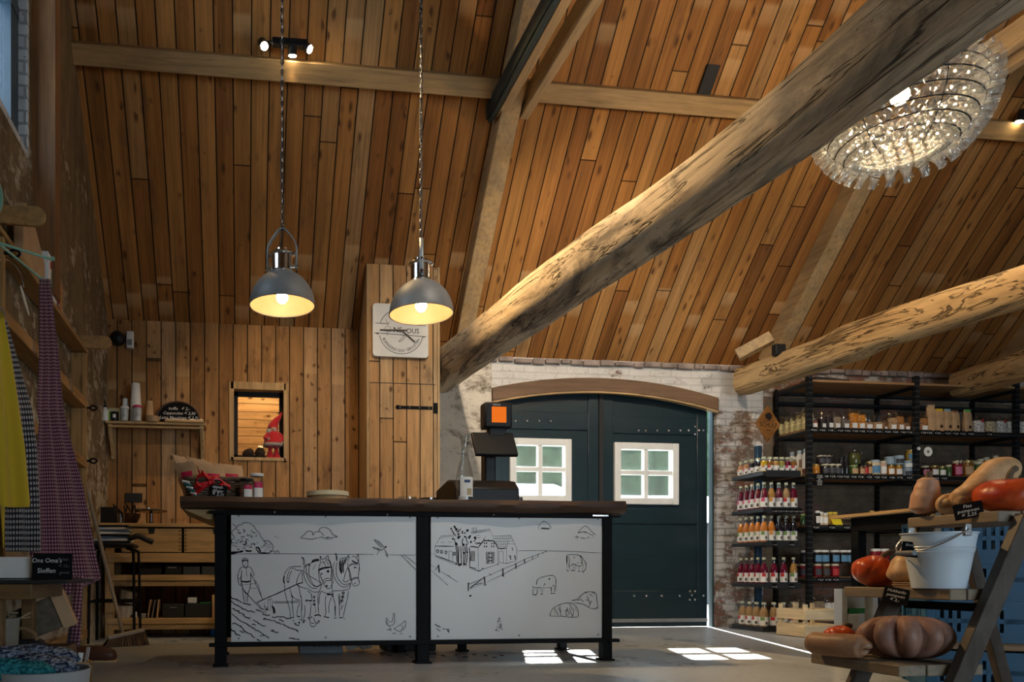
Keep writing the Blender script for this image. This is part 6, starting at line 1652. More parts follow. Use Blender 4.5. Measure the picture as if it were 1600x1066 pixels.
BP = dict(tall=[(.028, 0), (.031, .006), (.031, .125), (.026, .150), (.0145, .185), (.013, .222)], small=[(.026, 0), (.028, .005), (.028, .075), (.022, .100), (.018, .120)], wide=[(.034, 0), (.037, .006), (.037, .115), (.032, .145), (.019, .178), (.017, .205)])
_bm = {}
def bottle_meshes(kind, j, acc, col):
    k = (kind, j, acc)
    if k in _bm: return _bm[k]
    p = BP[kind]; H_ = p[-1][1]; R_ = p[1][0]
    body = MB().lathe(p[:-1], seg=16).mesh('juice', JU[j])
    nk = MB().lathe([(p[-2][0] * 1.01, p[-2][1]), (p[-1][0], H_)], seg=14, caps=False).mesh('neck', m_neck)
    cp_ = MB().lathe([(p[-1][0] * 1.12, H_ - .004), (p[-1][0] * 1.15, H_), (p[-1][0] * 1.15, H_ + .014), (p[-1][0] * 1.0, H_ + .017)], seg=14).mesh('cap', m_cap)
    zt_ = p[2][1]
    lb = MB(); lb.lathe([(R_ * 1.02, zt_ * .10), (R_ * 1.02, zt_ * .78)], seg=16, a0=-3.6, a1=.4, caps=False)
    lb.lathe([(R_ * 1.03, zt_ * .50), (R_ * 1.03, zt_ * .77)], seg=8, mi=1, a0=-2.9, a1=-1.9, caps=False)
    lb.lathe([(R_ * 1.03, zt_ * .18), (R_ * 1.03, zt_ * .40)], seg=6, mi=2, a0=-1.75, a1=-1.15, caps=False)
    lb = lb.mesh('label', [m_paper, acc_m[acc], plain('print_dark', (.10, .08, .07, 1), .6)])
    _bm[k] = (body, nk, cp_, lb)
    return _bm[k]
acc_m = dict(pink=plain('acc_pink', (.60, .07, .17, 1), .5), red=plain('acc_red', (.50, .03, .03, 1), .5), white=m_paper, orange=plain('acc_orange', (.60, .26, .05, 1), .5), green=plain('acc_green', (.16, .28, .08, 1), .5), grey=plain('acc_grey', (.35, .36, .38, 1), .5), purple=plain('acc_purple', (.30, .03, .25, 1), .5))
def bottle(kind, j, acc, x, y, z, label, turn=0.0):
    o = empty('juice_bottle', (x, y, z), turn, label, 'bottle', 'juice bottles on the display rack')
    for nm, me in zip(('juice', 'neck', 'cap', 'label'), bottle_meshes(kind, j, acc, None)): place(nm, me, o)
cn = {'violet': 'violet', 'berry': 'dark red', 'peach': 'peach', 'orange': 'orange', 'apple': 'golden', 'amber': 'amber', 'yellow': 'yellow', 'night': 'blackish', 'cloudy': 'cloudy brown', 'lime': 'olive'}
tiers = [('top', 'small', ['peach', 'peach', 'night', 'night'], ['orange', 'pink', 'purple', 'white'], [('yellow', 'orange'), ('amber', 'red'), ('apple', 'white'), ('lime', 'green'), ('berry', 'pink'), ('amber', 'red')]),
         ('second', 'tall', ['berry', 'berry', 'berry', 'berry'], ['pink'] * 4, [('berry', 'pink'), ('apple', 'orange'), ('berry', 'grey'), ('cloudy', 'red'), ('berry', 'orange')]),
         ('third', 'tall', ['orange'] * 4, ['green'] * 4, [('orange', 'green'), ('orange', 'orange'), ('night', 'green'), ('night', 'green'), ('night', 'green')]),
         ('fourth', 'tall', ['berry'] * 4, ['red'] * 4, [('berry', 'red'), ('berry', 'red'), ('berry', 'red'), ('apple', 'green')]),
         ('bottom', 'wide', ['cloudy'] * 3, ['red'] * 3, [('cloudy', 'green'), ('cloudy', 'red'), ('cloudy', 'green'), ('cloudy', 'red')])]
for (tn, kind, side, sacc, front), z in zip(tiers, TZ):
    n = len(front); stp = (RX1 - RX0 - .075) / (n - 1)
    for i, (j, ac) in enumerate(front):
        where = 'corner' if i == 0 else f"{ordinal(i)} from the corner along front"
        bottle(kind, j, ac, RX0 + .037 + i * stp, RY0 + .035, z + .0005, f"{cn[j]} juice bottle, {where}, {tn} tray" if i else f"{cn[j]} juice bottle at the front corner, {tn} juice rack tray", random.uniform(-.2, .2))
    m_ = len(side); st2 = .078 if kind != 'wide' else .095
    for i in range(m_):
        k = m_ - 1 - i
        bottle(kind, side[k], sacc[k], RX0 + .037, RY0 + .035 + (i + 1) * st2, z + .0005, f"{cn[side[k]]} juice bottle, {ordinal(i)} behind the corner on the side, {tn} tray", -.9)
# diamond sign on the pole
c = PY(1198, 663, 6.43)
dsn = empty('diamond_sign', c, 0, 'brown wooden diamond-shaped SCHULP sign on top of the juice rack', 'sign')
dsn.rotation_euler = (0, 0, radians(14))
hw = .155
MB().prism([(0, -hw * 1.12), (hw, 0), (0, hw * 1.12), (-hw, 0)], 'Y', -.02, .0).obj('board', wood('sign_wood', (.34, .14, .035), 'X', knots=False, dark=.8), dsn, bevel=.003)
m_burn = plain('burnt_black', (.02, .012, .008, 1), .8)
place('lettering', text_mesh('SCHULP', m_burn, .064, 0), dsn, (.0, -.0206, -.012), UPRIGHT)
TR = MB()
TR.add([(.045 * cos(a) * (1 + .12 * sin(a * 7)), -.0206, .072 + .034 * sin(a) * (1 + .12 * cos(a * 5))) for a in [2 * pi * i / 28 for i in range(28)]], [tuple(range(28))])
TR.add([(-.007, -.0206, .028), (.007, -.0206, .028), (.005, -.0206, .06), (-.005, -.0206, .06)], [(0, 1, 2, 3)])
TR.add([(-.07, -.0206, .026), (.07, -.0206, .026), (.07, -.0206, .030), (-.07, -.0206, .030)], [(0, 1, 2, 3)])
TR.add([(-.035, -.0206, -.058), (.035, -.0206, -.058), (.03, -.0206, -.064), (-.03, -.0206, -.064)], [(0, 1, 2, 3)])
TR.obj('tree_mark', m_burn, dsn, smooth=False)
MB().cyl((0, -.021, -hw * .95), (0, -.023, -hw * .95), .007, 10).obj('screw', m_black, dsn)

# ---------------------------------------------------------------- slatted crate on the floor
cr = empty('slatted_crate', (4.79, 5.73, 0), 0, 'pale slatted wooden crate on the floor in front of the shelves', 'crate')
hx_, hy_ = .172, .16
for s in (-1, 1):
    for zc_, hh in ((.055, .10), (.19, .085)):
        MB().bx(-hx_, hx_, s * hy_ - .006, s * hy_ + .006, zc_ - hh / 2, zc_ + hh / 2).obj('slat', m_crate, cr, bevel=.002)
        MB().bx(s * hx_ - .006, s * hx_ + .006, -hy_ + .006, hy_ - .006, zc_ - hh / 2, zc_ + hh / 2).obj('slat', m_crate_y, cr, bevel=.002)
for sx in (-1, 1):
    for sy in (-1, 1): MB().bx(sx * (hx_ - .022) - .014, sx * (hx_ - .022) + .014, sy * (hy_ - .02) - .012, sy * (hy_ - .02) + .012, 0, .275).obj('post', m_crate, cr, bevel=.002)
MB().bx(-.02, .02, hy_ - .02, hy_ + .0, .0, .28).obj('post', m_crate, cr, bevel=.002)
MB().bx(-hx_ + .01, hx_ - .01, -hy_ + .01, hy_ - .01, .003, .012).obj('bottom', m_crate, cr)
# ---------------------------------------------------------------- ladder rack with pumpkins (right foreground)
XN = 2.30                                # Y of the near shelf ends
lr = empty('ladder_rack', (2.55, 2.48, 0), 0, 'weathered wooden ladder rack with three stepped shelves full of pumpkins', 'display rack')
def lp(m):
    for i, p in enumerate(m.v): m.v[i] = (p[0] - 2.55, p[1] - 2.48, p[2])
    return m
ZB, ZM, ZTp = .217, .482, .760
shelves = [(2.262, 2.60, ZB, 2.30, 2.70), (2.462, 2.68, ZM, 2.30, 2.76), (2.655, 2.95, ZTp, 2.30, 2.66)]
for (xa, xb, z, ya, yb) in shelves:
    n = 3
    for i in range(n):
        a = xa + (xb - xa) * i / n
        lp(MB().bx(a + .003, a + (xb - xa) / n - .003, ya, yb, z - .040, z)).obj('shelf_board', m_grey_wood, lr, bevel=.004)
for y in (XN - .03, 2.66):
    lp(MB().bar((2.385, y, 0), (2.737, y, .735), .036, .066, up=(1, 0, 0))).obj('rail', m_grey_woodz, lr, bevel=.004)
for y in (XN + .06, 2.60):
    lp(MB().bar((3.06, y, 0), (2.84, y, .725), .03, .05, up=(1, 0, 0))).obj('rear_leg', m_grey_woodz, lr, bevel=.004)
lp(MB().bx(2.93, 2.96, 2.30, 2.85, .80, .845).bx(2.93, 2.96, 2.80, 2.84, .70, .80)).obj('crossbar', m_grey_wood, lr, bevel=.004)
lp(MB().bx(2.60, 2.63, XN + .02, 2.62, .40, .43)).obj('crossbar', m_iron, lr, bevel=.003)

def skin(name, c1, c2, rough=.4, spots=0.0, streak=18):
    t = NT(name)
    P = t.coord()
    n1 = t.noise(P, 7, 6, .65); n2 = t.noise(P, 40, 4, .6)
    col = t.mix(t.ramp(n1, [(.35, 0), (.65, 1)]), (*c1, 1), (*c2, 1))
    col = t.mix(1.0, col, t.ramp(n2, [(.3, .82), (.7, 1.1)]), 'MULTIPLY')
    if spots: col = t.mix(t.math('MULTIPLY', t.ramp(t.voro(P, 22), [(0, 1), (.05, .7), (.09, 0)]), spots), col, (.06, .03, .015, 1))
    return t.bsdf(col, rough, 0, .45, t.bump(n2, .12, .004))
m_butter = skin('butternut_skin', (.52, .30, .14), (.60, .38, .20), .42, .5)
m_butter2 = skin('butternut_pink', (.50, .27, .16), (.58, .34, .21), .45, .4)
m_butter3 = skin('butternut_tan', (.30, .155, .08), (.38, .21, .115), .45, .4)
m_hok = skin('hokkaido_skin', (.46, .045, .010), (.58, .10, .018), .32, .3)
m_hokr = skin('red_pumpkin_skin', (.40, .03, .008), (.52, .085, .015), .35, .4)
m_musk = skin('musk_pumpkin_skin', (.22, .105, .075), (.34, .19, .135), .5, .3)
m_stem = plain('dry_stem', (.12, .085, .05, 1), .85, var=.5, scale=40, bump=.6)
def ribbed(name, c, R, H, ribs, depth, mat, label, tilt=(0, 0, 0), top=.35, shape=1.0, stem=True, teardrop=0.0, ph=0.0, grp=None):
    o = empty(name, c, 0, label, 'pumpkin', grp); o.rotation_euler = tilt
    m = MB(); nr, ns = 26, 96; vs = []
    for j in range(nr + 1):
        th = pi * j / nr
        for k in range(ns):
            a = 2 * pi * k / ns
            g = abs(cos(ribs * (a + ph) / 2 + .12 * sin(3 * a))) ** .5
            st_ = max(0.0, sin(th)); r = R * st_ ** .82 * (1 - depth * (1 - g) * st_ ** .5)
            r *= 1 + .025 * mnoise.noise(Vector((3 * cos(a), 3 * sin(a), th * 2)) + Vector((c[0], c[1], 0)))
            z = -cos(th) * H / 2
            dip = top * H * .5 * math.exp(-(r / (R * .34)) ** 2)
            if teardrop and z > 0:
                r *= 1 - teardrop * (z / (H / 2)) ** 1.2 * .55
            z = z - dip * (1 if z > 0 else -.6)
            vs.append((r * cos(a), r * sin(a), z))
    fs = [(j * ns + k, j * ns + (k + 1) % ns, (j + 1) * ns + (k + 1) % ns, (j + 1) * ns + k) for j in range(nr) for k in range(ns)]
    m.add(vs, fs); m.obj('flesh', mat, o, ang=70)
    if stem:
        z0 = H / 2 - top * H * .5 - .004
        MB().sweep(catmull([(0, 0, z0 - .008), (.004, .002, z0 + .015), (.016, .004, z0 + .034), (.034, .006, z0 + .040)], 4), [.019, .015, .013, .012, .011, .0105, .010, .010, .010, .011, .012, .013, .012], 9, noise=.25, nscale=60).obj('stem', m_stem, o)
    return o
def squash(name, pts, rad, mat, label, stem=True, n=8):
    """butternut: pts along its axis from blossom end to stem end"""
    c = Vector(pts[0])
    o = empty(name, c, 0, label, 'squash', 'butternut squashes on the ladder rack')
    P = catmull([Vector(p) - c for p in pts], n)
    # radius interpolation with rounded ends
    K = len(pts) - 1; R = []
    for i in range(len(P)):
        f = i / (len(P) - 1) * K; a = min(int(f), K - 1); u = f - a; u = u * u * (3 - 2 * u)
        R.append(rad[a] * (1 - u) + rad[a + 1] * u)
    m = MB().sweep(P, R, 28, noise=.03, nscale=12)
    m.obj('flesh', mat, o, ang=80)
    t_ = (P[-1] - P[-2]).normalized()
    if stem: MB().sweep([P[-1] - t_ * .006, P[-1] + t_ * .012, P[-1] + t_ * .022], [.014, .010, .012], 9, noise=.3, nscale=70).obj('stem', m_stem, o)
    return o
# bottom shelf
ribbed('ribbed_pumpkin', (2.437, 2.452, ZB + .083), .152, .166, 10, .34, m_musk, 'large ribbed brown pumpkin on the bottom shelf of the ladder rack', tilt=(radians(-6), radians(4), 0), top=.12, ph=.35, stem=False)
squash('butternut_squash', [(2.286, 2.452, ZB + .040), (2.285, 2.456, ZB + .0445), (2.278, 2.48, ZB + .048), (2.26, 2.52, ZB + .047), (2.245, 2.58, ZB + .045), (2.232, 2.635, ZB + .047), (2.226, 2.655, ZB + .046), (2.223, 2.666, ZB + .046)], [.004, .028, .044, .046, .043, .044, .034, .004], m_butter3, 'tan butternut lying along the left edge of the bottom shelf', stem=False)
ribbed('hokkaido_pumpkin', (2.335, 2.630, ZB + .060), .066, .112, 9, .05, m_hok, 'orange hokkaido pumpkin behind the lying butternut on the bottom shelf', tilt=(radians(-20), radians(34), 0), top=.05, teardrop=.55)
# middle shelf
ribbed('hokkaido_pumpkin', (2.525, 2.675, ZM + .064), .080, .128, 9, .06, m_hok, 'bright red hokkaido pumpkin at the left of the middle shelf', tilt=(radians(10), radians(24), 0), top=.05, teardrop=.6)
squash('butternut_squash', [(2.522, 2.535, ZM + .012), (2.522, 2.535, ZM + .016), (2.525, 2.536, ZM + .045), (2.537, 2.539, ZM + .085), (2.554, 2.543, ZM + .125), (2.572, 2.548, ZM + .165), (2.577, 2.55, ZM + .178), (2.579, 2.55, ZM + .183)], [.004, .030, .060, .054, .038, .033, .020, .004], m_butter, 'butternut standing upright between red pumpkin and white bucket')
ck = MB()
for i in range(5): ck.box((2.50 + .004 * (i % 2), 2.475, ZM + .004 + i * .004), (.055, .13, .003), .03 * (i % 3 - 1))
tag(ck.obj('paper_stack', m_kraft), 'stack of folded kraft paper under the hokkaido sign', 'paper')
# bucket
bc = (2.525, 2.400, ZM + .001)
bkt = empty('bucket', bc, 0, 'white enamel bucket with a drop handle on the middle shelf', 'bucket')
R0, R1, HB = .079, .110, .196
def brad(z): return R0 + (R1 - R0) * z / HB
MB().lathe([(R0, 0), (R0 + .001, .004)] + [(brad(z), z) for z in (.02, .06, .10, .128)] + [(brad(.131) + .0025, .131), (brad(.134), .134), (brad(.140) + .0025, .140), (brad(.143), .143), (brad(.149) + .0025, .149), (brad(.152), .152), (R1, HB), (R1 + .004, HB + .002), (R1 + .004, HB + .006), (R1 - .002, HB + .005), (brad(.1) - .003, .1), (R0 - .003, .006), (.001, .006)], seg=56).obj('body', plain('bucket_enamel', (.58, .65, .70, 1), .28, var=.04, scale=5), bkt)
ha = radians(-92)
for s_ in (0, pi):
    a = ha + s_
    MB().box(((R1 + .004) * cos(a), (R1 + .004) * sin(a), HB + .012), (.006, .026, .044), a).obj('handle_lug', m_steel, bkt, bevel=.003)
lug = lambda s: Vector(((R1 + .008) * cos(ha + s), (R1 + .008) * sin(ha + s), HB + .014))
A0, A1 = lug(0), lug(pi)
mid = (A0 + A1) / 2; fwd = Vector((sin(ha), -cos(ha), 0))
hp = [mid + (A0 - mid) * cos(pi * i / 18) + (fwd * .128 + Vector((0, 0, -.082))) * sin(pi * i / 18) for i in range(19)]
MB().sweep(hp, .0026, 8).obj('handle', m_steel, bkt)
gx_ = hp[9]; gd = (hp[10] - hp[8]).normalized()
MB().cyl(gx_ - gd * .036, gx_ + gd * .036, .0095, 14).obj('grip', plain('grip_grey', (.16, .17, .18, 1), .45), bkt)
def sign_card(name, c, w, h, lines, label, roll=0.0, turn=-.5, size=.018):
    o = MB().bx(-w / 2, w / 2, -.0015, .0015, -h / 2, h / 2).obj(name, m_chalk, loc=c, rot=(0, roll, turn))
    tag(o, label, 'price sign')
    for i, s in enumerate(lines):
        place('lettering', text_mesh(s, m_chalkink, size, .15, 'CENTER'), o, (0, -.0022, h * .28 - i * h * .28), UPRIGHT)
    return o
sign_card('price_tag', PX(1513, 798, 2.645), .085, .058, ['Fles', 'pompoen', '€ 2,25'], 'black chalk sign for bottle pumpkins clipped to the top shelf edge', radians(-10), radians(-62), .0165)
sign_card('price_tag', PX(1400, 931, 2.452), .088, .060, ['Hokkaido', 'pompoen', '€ 3,-'], 'black chalk sign for hokkaido pumpkins on the middle shelf edge', radians(12), radians(-72), .0165)
sign_card('price_tag', PX(1424, 859, 2.418), .058, .056, ['Emmer', '', '€ 7,95'], 'small black chalk sign hanging on the white bucket', radians(8), radians(-50), .013)
# top shelf
squash('butternut_squash', [(2.676, 2.600, ZTp + .012), (2.676, 2.600, ZTp + .014), (2.677, 2.600, ZTp + .035), (2.678, 2.598, ZTp + .075), (2.679, 2.595, ZTp + .110), (2.680, 2.592, ZTp + .140), (2.681, 2.591, ZTp + .152), (2.681, 2.590, ZTp + .158)], [.004, .032, .052, .050, .042, .034, .022, .004], m_butter2, 'pinkish butternut standing upright at the left end of the top shelf')
squash('butternut_squash', [(2.672, 2.500, ZTp + .040), (2.673, 2.501, ZTp + .041), (2.681, 2.508, ZTp + .042), (2.715, 2.525, ZTp + .043), (2.755, 2.54, ZTp + .042), (2.81, 2.56, ZTp + .044), (2.83, 2.575, ZTp + .044), (2.835, 2.578, ZTp + .044)], [.004, .026, .041, .036, .031, .030, .020, .004], m_butter, 'small butternut lying on its side in the middle of the top shelf')
squash('butternut_squash', [(2.676, 2.450, ZTp + .040), (2.678, 2.451, ZTp + .042), (2.696, 2.458, ZTp + .055), (2.750, 2.470, ZTp + .088), (2.805, 2.482, ZTp + .130), (2.870, 2.495, ZTp + .165), (2.925, 2.505, ZTp + .175), (2.955, 2.510, ZTp + .168), (2.962, 2.510, ZTp + .165)], [.004, .026, .048, .046, .045, .052, .052, .030, .004], m_butter, 'long butternut sloping up to the right behind the red pumpkin')
ribbed('red_pumpkin', (2.762, 2.352, ZTp + .062), .104, .124, 10, .03, m_hokr, 'red-orange pumpkin on the right of the top shelf', tilt=(radians(5), radians(-6), 0), top=.08, ph=.2)

# ---------------------------------------------------------------- blue crates behind the rack
def blue_crate(base, rz, label):
    o = empty('blue_crate', base, rz, label, 'crate', 'stack of blue crates')
    W_, D_, H_ = .60, .40, .185
    m_blue = plain('crate_blue', (.002, .060, .125, 1), .5, var=.15)
    def wall(L, tr):
        m = MB()
        # rails and bars leave real slots
        for (z0, z1) in ((0, .045), (.085, .105), (.145, H_)): m.bx(-L / 2, L / 2, -.006, .006, z0, z1)
        n = int(L / .03)
        for i in range(n + 1):
            x = -L / 2 + L * i / n; w = .008 if i % 5 else .022
            m.bx(max(-L / 2, x - w), min(L / 2, x + w), -.006, .006, .045, .145)
        m.bx(-L / 2 - .006, L / 2 + .006, -.014, .006, H_ - .018, H_); m.bx(-L / 2, L / 2, -.010, .006, 0, .014)
        return m.obj('side_wall', m_blue, o, loc=tr[0], rot=(0, 0, tr[1]))
    wall(W_, ((0, -D_ / 2, 0), 0)); wall(W_, ((0, D_ / 2, 0), pi)); wall(D_ - .02, ((-W_ / 2, 0, 0), -pi / 2)); wall(D_ - .02, ((W_ / 2, 0, 0), pi / 2))
    for sx in (-1, 1):
        for sy in (-1, 1): MB().bx(sx * W_ / 2 - .018, sx * W_ / 2 + .018, sy * D_ / 2 - .018, sy * D_ / 2 + .018, 0, H_).obj('corner_post', m_blue, o, bevel=.006)
    MB().bx(-W_ / 2, W_ / 2, -D_ / 2, D_ / 2, 0, .008).obj('base', m_blue, o)
    return o
rzc = radians(-33)
crn = Vector((3.13, 3.02, 0))            # near-left corner of the stack
Rz = Matrix.Rotation(rzc, 3, 'Z')
cen = crn + Rz @ Vector((.30, .20, 0))
blue_crate(cen, rzc, 'lowest blue perforated crate of the stack, under the wooden plank')
pk = MB().box((0, 0, .02), (.80, .30, .038)).obj('plank', m_shelfboard, loc=cen + Vector((0, 0, .187)), rot=(0, 0, rzc), bevel=.004)
tag(pk, 'brown wooden plank lying between the blue crates behind the ladder rack', 'plank')
for i, z in enumerate((.2275, .413, .5985)):
    blue_crate(cen + Vector((0, 0, z)), rzc, ('blue perforated crate standing on the wooden plank', 'blue perforated crate beside the lower half of the white bucket', 'topmost blue perforated crate, just under the top pumpkin shelf')[i])

# ---------------------------------------------------------------- black table and white box further back
tb_ = empty('side_table', (4.3, 4.25, 0), 0, 'black-framed side table with a pale wooden top behind the ladder rack', 'table')
TZT = .92
def tp(m):
    for i, p in enumerate(m.v): m.v[i] = (p[0] - 4.3, p[1] - 4.25, p[2])
    return m
tp(MB().bx(3.92, 4.75, 3.90, 4.50, TZT - .02, TZT)).obj('top', m_piney, tb_, bevel=.003)
tp(MB().bx(3.98, 4.70, 3.95, 4.02, TZT - .11, TZT - .021).bx(3.98, 4.04, 3.95, 4.40, TZT - .11, TZT - .021).bx(3.98, 4.70, 4.33, 4.40, TZT - .11, TZT - .021)).obj('frame', m_iron, tb_, bevel=.003)
for x in (4.01, 4.67):
    for y in (3.985, 4.37): tp(MB().bx(x - .03, x + .03, y - .03, y + .03, 0, TZT - .11)).obj('leg', m_iron, tb_, bevel=.003)
tp(MB().bx(3.99, 4.69, 3.96, 4.39, .30, .325)).obj('lower_shelf', m_iron, tb_)
p = PD(1322, 960, 4.6)
wb = empty('white_box', (4.02, 4.22, 0), 0, 'white open wooden box standing on end at the foot of the black table', 'box')
wx = PY(1316, 950, 3.9).x - 4.02
for (a, b, c, d, e, f) in ((wx, wx + .03, -.32, -.26, .012, .445), (wx + .20, wx + .23, -.32, -.26, .012, .445), (wx + .03, wx + .20, -.32, -.26, .42, .445), (wx + .03, wx + .20, -.32, -.26, .19, .21), (wx + .03, wx + .20, -.32, -.26, .012, .04), (wx + .03, wx + .20, -.272, -.26, .04, .42)):
    MB().bx(a, b, c, d, e, f).obj('panel', m_white, wb)
o = MB().bx(0, .07, 0, .05, 0, .09).obj('white_cup', m_white, loc=(4.02 + wx + .04, 3.902, .2105), bevel=.01); tag(o, 'small white tub inside the white open box', 'tub')
o = MB().bx(0, .10, 0, .012, 0, .03).obj('green_packet', plain('packet_green', (.03, .28, .08, 1), .5), loc=(4.02 + wx + .05, 3.904, .301)); tag(o, 'green packet inside the white open box', 'packet')
fl = PD(1400, 950, 4.0)
for i in range(5):
    o = MB().bx(-.05, .05, 0, .003, 0, .12).obj('leaflet', (plain('leaf_red', (.45, .03, .05, 1), .5), m_paper, plain('leaf_navy', (.05, .08, .25, 1), .5), m_paper, plain('leaf_rose', (.5, .2, .2, 1), .5))[i], loc=(4.18 + i * .085, 3.93 + .004 * i, .326), rot=(radians(-12), 0, 0))
    tag(o, f"coloured leaflet on the lower table shelf behind the ladder rack, {ordinal(i)} from the left", 'leaflet', 'leaflets on the table shelf')
# ---------------------------------------------------------------- tall honey-pine shelving on the left wall
XF = -1.065
ls = empty('pine_shelving', (XL, 4.3, 0), 0, 'tall honey pine shelving with rails and round pegs along the left wall', 'shelving')
def lsp(m):
    for i, p in enumerate(m.v): m.v[i] = (p[0] - XL, p[1] - 4.3, p[2])
    return m
for y in (3.46, 5.22):
    lsp(MB().bx(XL + .002, XF - .03, y, y + .022, 0, 2.05).bx(XF - .03, XF, y - .004, y + .03, 0, 2.05)).obj('upright', m_oakz, ls, bevel=.003)
lsp(MB().bx(XL + .002, XF + .004, 3.30, 5.27, 2.055, 2.08)).obj('shelf_board', m_oak, ls, bevel=.003)
for z in (1.70, 1.29, .88, .47, .12):
    lsp(MB().bx(XL + .002, XF - .012, 3.48, 5.22, z - .03, z - .012)).obj('shelf_board', m_oak, ls, bevel=.002)
    lsp(MB().bx(XF - .012, XF + .004, 3.44, 5.25, z - .032, z + .030)).obj('shelf_rail', m_oak, ls, bevel=.003)
for (y, z) in ((5.235, 1.675), (5.235, 1.31), (3.47, 1.98)):
    lsp(MB().cyl((XF, y, z), (XF + .03, y, z), .008, 8).sweep([(XF + .045 + .022 * cos(a), y - .0, z + .016 * sin(a)) for a in [2 * pi * k / 16 for k in range(16)]], .006, 6, closed=True)).obj('ring_peg', m_iron, ls)
for y in (3.95, 4.75): lsp(MB().bx(XF + .004, XF + .010, y - .04, y + .04, 1.67, 1.73)).obj('clip', m_steel, ls)
for (y, px, py) in ((5.215, 143, 536), (3.50, 18, 330)):
    z = PX(px, py, XF + .04).z if px > 60 else 2.19
    m = MB(); pts = [(-.10, -.03)] + [(.105 + .045 * cos(a), .045 * sin(a) + .01) for a in [-pi / 2 + pi * i / 10 for i in range(11)]] + [(-.10, .05)]
    m.prism(pts, 'Y', 0, .022)
    o = m.obj('paddle_arm', m_oak, ls, loc=(XF + .02 - XL, y - 4.3, (2.115 if px > 60 else 2.16)), bevel=.003)
# goods on its top shelf
zt2 = 2.081
o = empty('carrier', (XL + .055, 3.98, zt2), 0, 'kraft cardboard bottle carrier with a handle slot on the pine shelving', 'carrier')
MB().prism([(-.20, 0), (.20, 0), (.20, .14), (-.05, .30), (-.16, .30), (-.20, .14)], 'X', .0, .045).obj('body', m_kraft, o, bevel=.002)
MB().prism([(-.13, .245), (-.04, .245), (-.06, .268), (-.12, .268)], 'X', .0455, .047).obj('slot', m_blackmat, o)
o = empty('white_carton', (XL + .055, 4.30, zt2), 0, 'white carton with red and green print beside the kraft carrier', 'carton')
MB().bx(0, .05, -.075, .12, 0, .235).obj('body', m_paper, o, bevel=.002)
MB().bx(.0505, .0515, -.03, .02, .16, .20).obj('red_print', m_redspot, o); MB().bx(.0505, .0515, -.01, .045, .06, .14).obj('green_print', plain('print_green', (.1, .25, .1, 1), .6), o)
MB().lathe([(.025, 0), (.0005, .001)], (.0505, .06, .08), 14, 0, Matrix.Rotation(pi / 2, 3, 'Y')).obj('red_seal', m_redspot, o)
o = MB().bx(XL + .03, XL + .10, 4.44, 4.475, zt2, zt2 + .17).obj('book', plain('crimson_cover', (.16, .01, .025, 1), .5), bevel=.002); tag(o, 'dark crimson book upright between white carton and striped packet', 'book')
t = NT('striped_packet'); _x, _y, _z = t.sep(t.coord())
o = MB().bx(XL + .03, XL + .105, 4.49, 4.56, zt2, zt2 + .17).obj('striped_packet', t.bsdf(t.mix(t.math('GREATER_THAN', t.math('FRACT', t.math('MULTIPLY', t.math('ADD', _z, t.math('MULTIPLY', _y, .8)), 26.0)), .55), (.55, .40, .15, 1), (.42, .05, .03, 1)), .5), bevel=.002); tag(o, 'yellow and red striped packet at the end of the row on the top shelf', 'packet')
o = empty('oval_tag', PX(38, 470, -1.0), 0, 'white oval name tag hanging on a bent wire by the pine shelving', 'tag')
MB().lathe([(.04, 0), (.04, .004)], M=Matrix.Rotation(radians(75), 3, 'Y') @ Matrix.Diagonal((1.8, .6, 1)), seg=24).obj('disc', m_paper, o)
MB().sweep(catmull([(0, 0, .06), (-.01, -.05, .12), (-.03, -.13, .13), (-.05, -.2, .10)], 5), .003, 6).obj('wire', m_steel, o)

# ---------------------------------------------------------------- mint clothes stand and aprons
def gingham(name, c1, c2, c3, n):
    t = NT(name); u, v, _ = t.sep(t.coord('UV'))
    a = t.math('GREATER_THAN', t.math('FRACT', t.math('MULTIPLY', u, n)), .5); b = t.math('GREATER_THAN', t.math('FRACT', t.math('MULTIPLY', v, n)), .5)
    s = t.math('MULTIPLY', t.math('ADD', a, b), .5)
    return t.bsdf(t.ramp(s, [(0, c1), (.34, c2), (.67, c3)], 'CONSTANT'), .9, sheen=.2)
m_ging_r = gingham('red_gingham', (.46, .27, .27), (.15, .035, .06), (.045, .012, .03), 1 / .0155)
m_ging_d = gingham('dark_gingham', (.50, .46, .42), (.05, .045, .055), (.012, .011, .016), 1 / .022)
t = NT('yellow_cloth'); m_yel = t.bsdf(t.mix(t.noise(t.coord(), 300, 2), (.56, .36, .012, 1), (.66, .46, .02, 1)), .85, sheen=.3)
m_mint = plain('mint_metal', (.24, .45, .33, 1), .4)
mst = PD(2, 310, 2.78)
ms = empty('clothes_stand', (mst.x - .03, mst.y, 0), 0, 'mint green metal clothes stand with round top disc and two hook arms', 'stand')
hz = mst.z
MB().cyl((-.10, 0, .516), (-.10, 0, hz), .012, 12).obj('pole', m_mint, ms)
MB().lathe([(.13, 0), (.13, .008)], (-.092, .0, hz), 40, 0, Matrix.Rotation(pi / 2, 3, 'X')).obj('disc', m_mint, ms)
MB().lathe([(.06, .516), (.06, .526)], (-.10, 0, 0), 28).obj('foot', m_mint, ms)
pole = Vector((mst.x - .13, mst.y, 0))
for (px, py, dp, tip) in ((80, 405, 3.0, 1), (64, 435, 3.22, 0)):
    e_ = PD(px, py, dp); q = e_ - Vector((mst.x - .03, mst.y, 0))
    st_ = Vector((-.10, 0, q.z + (.0 if tip else .05)))
    MB().sweep(catmull([st_, (st_ + q) / 2, q, q + Vector((.004, 0, .010 if tip else .004))], 4), .0055, 8).obj('hook_arm', m_mint, ms)
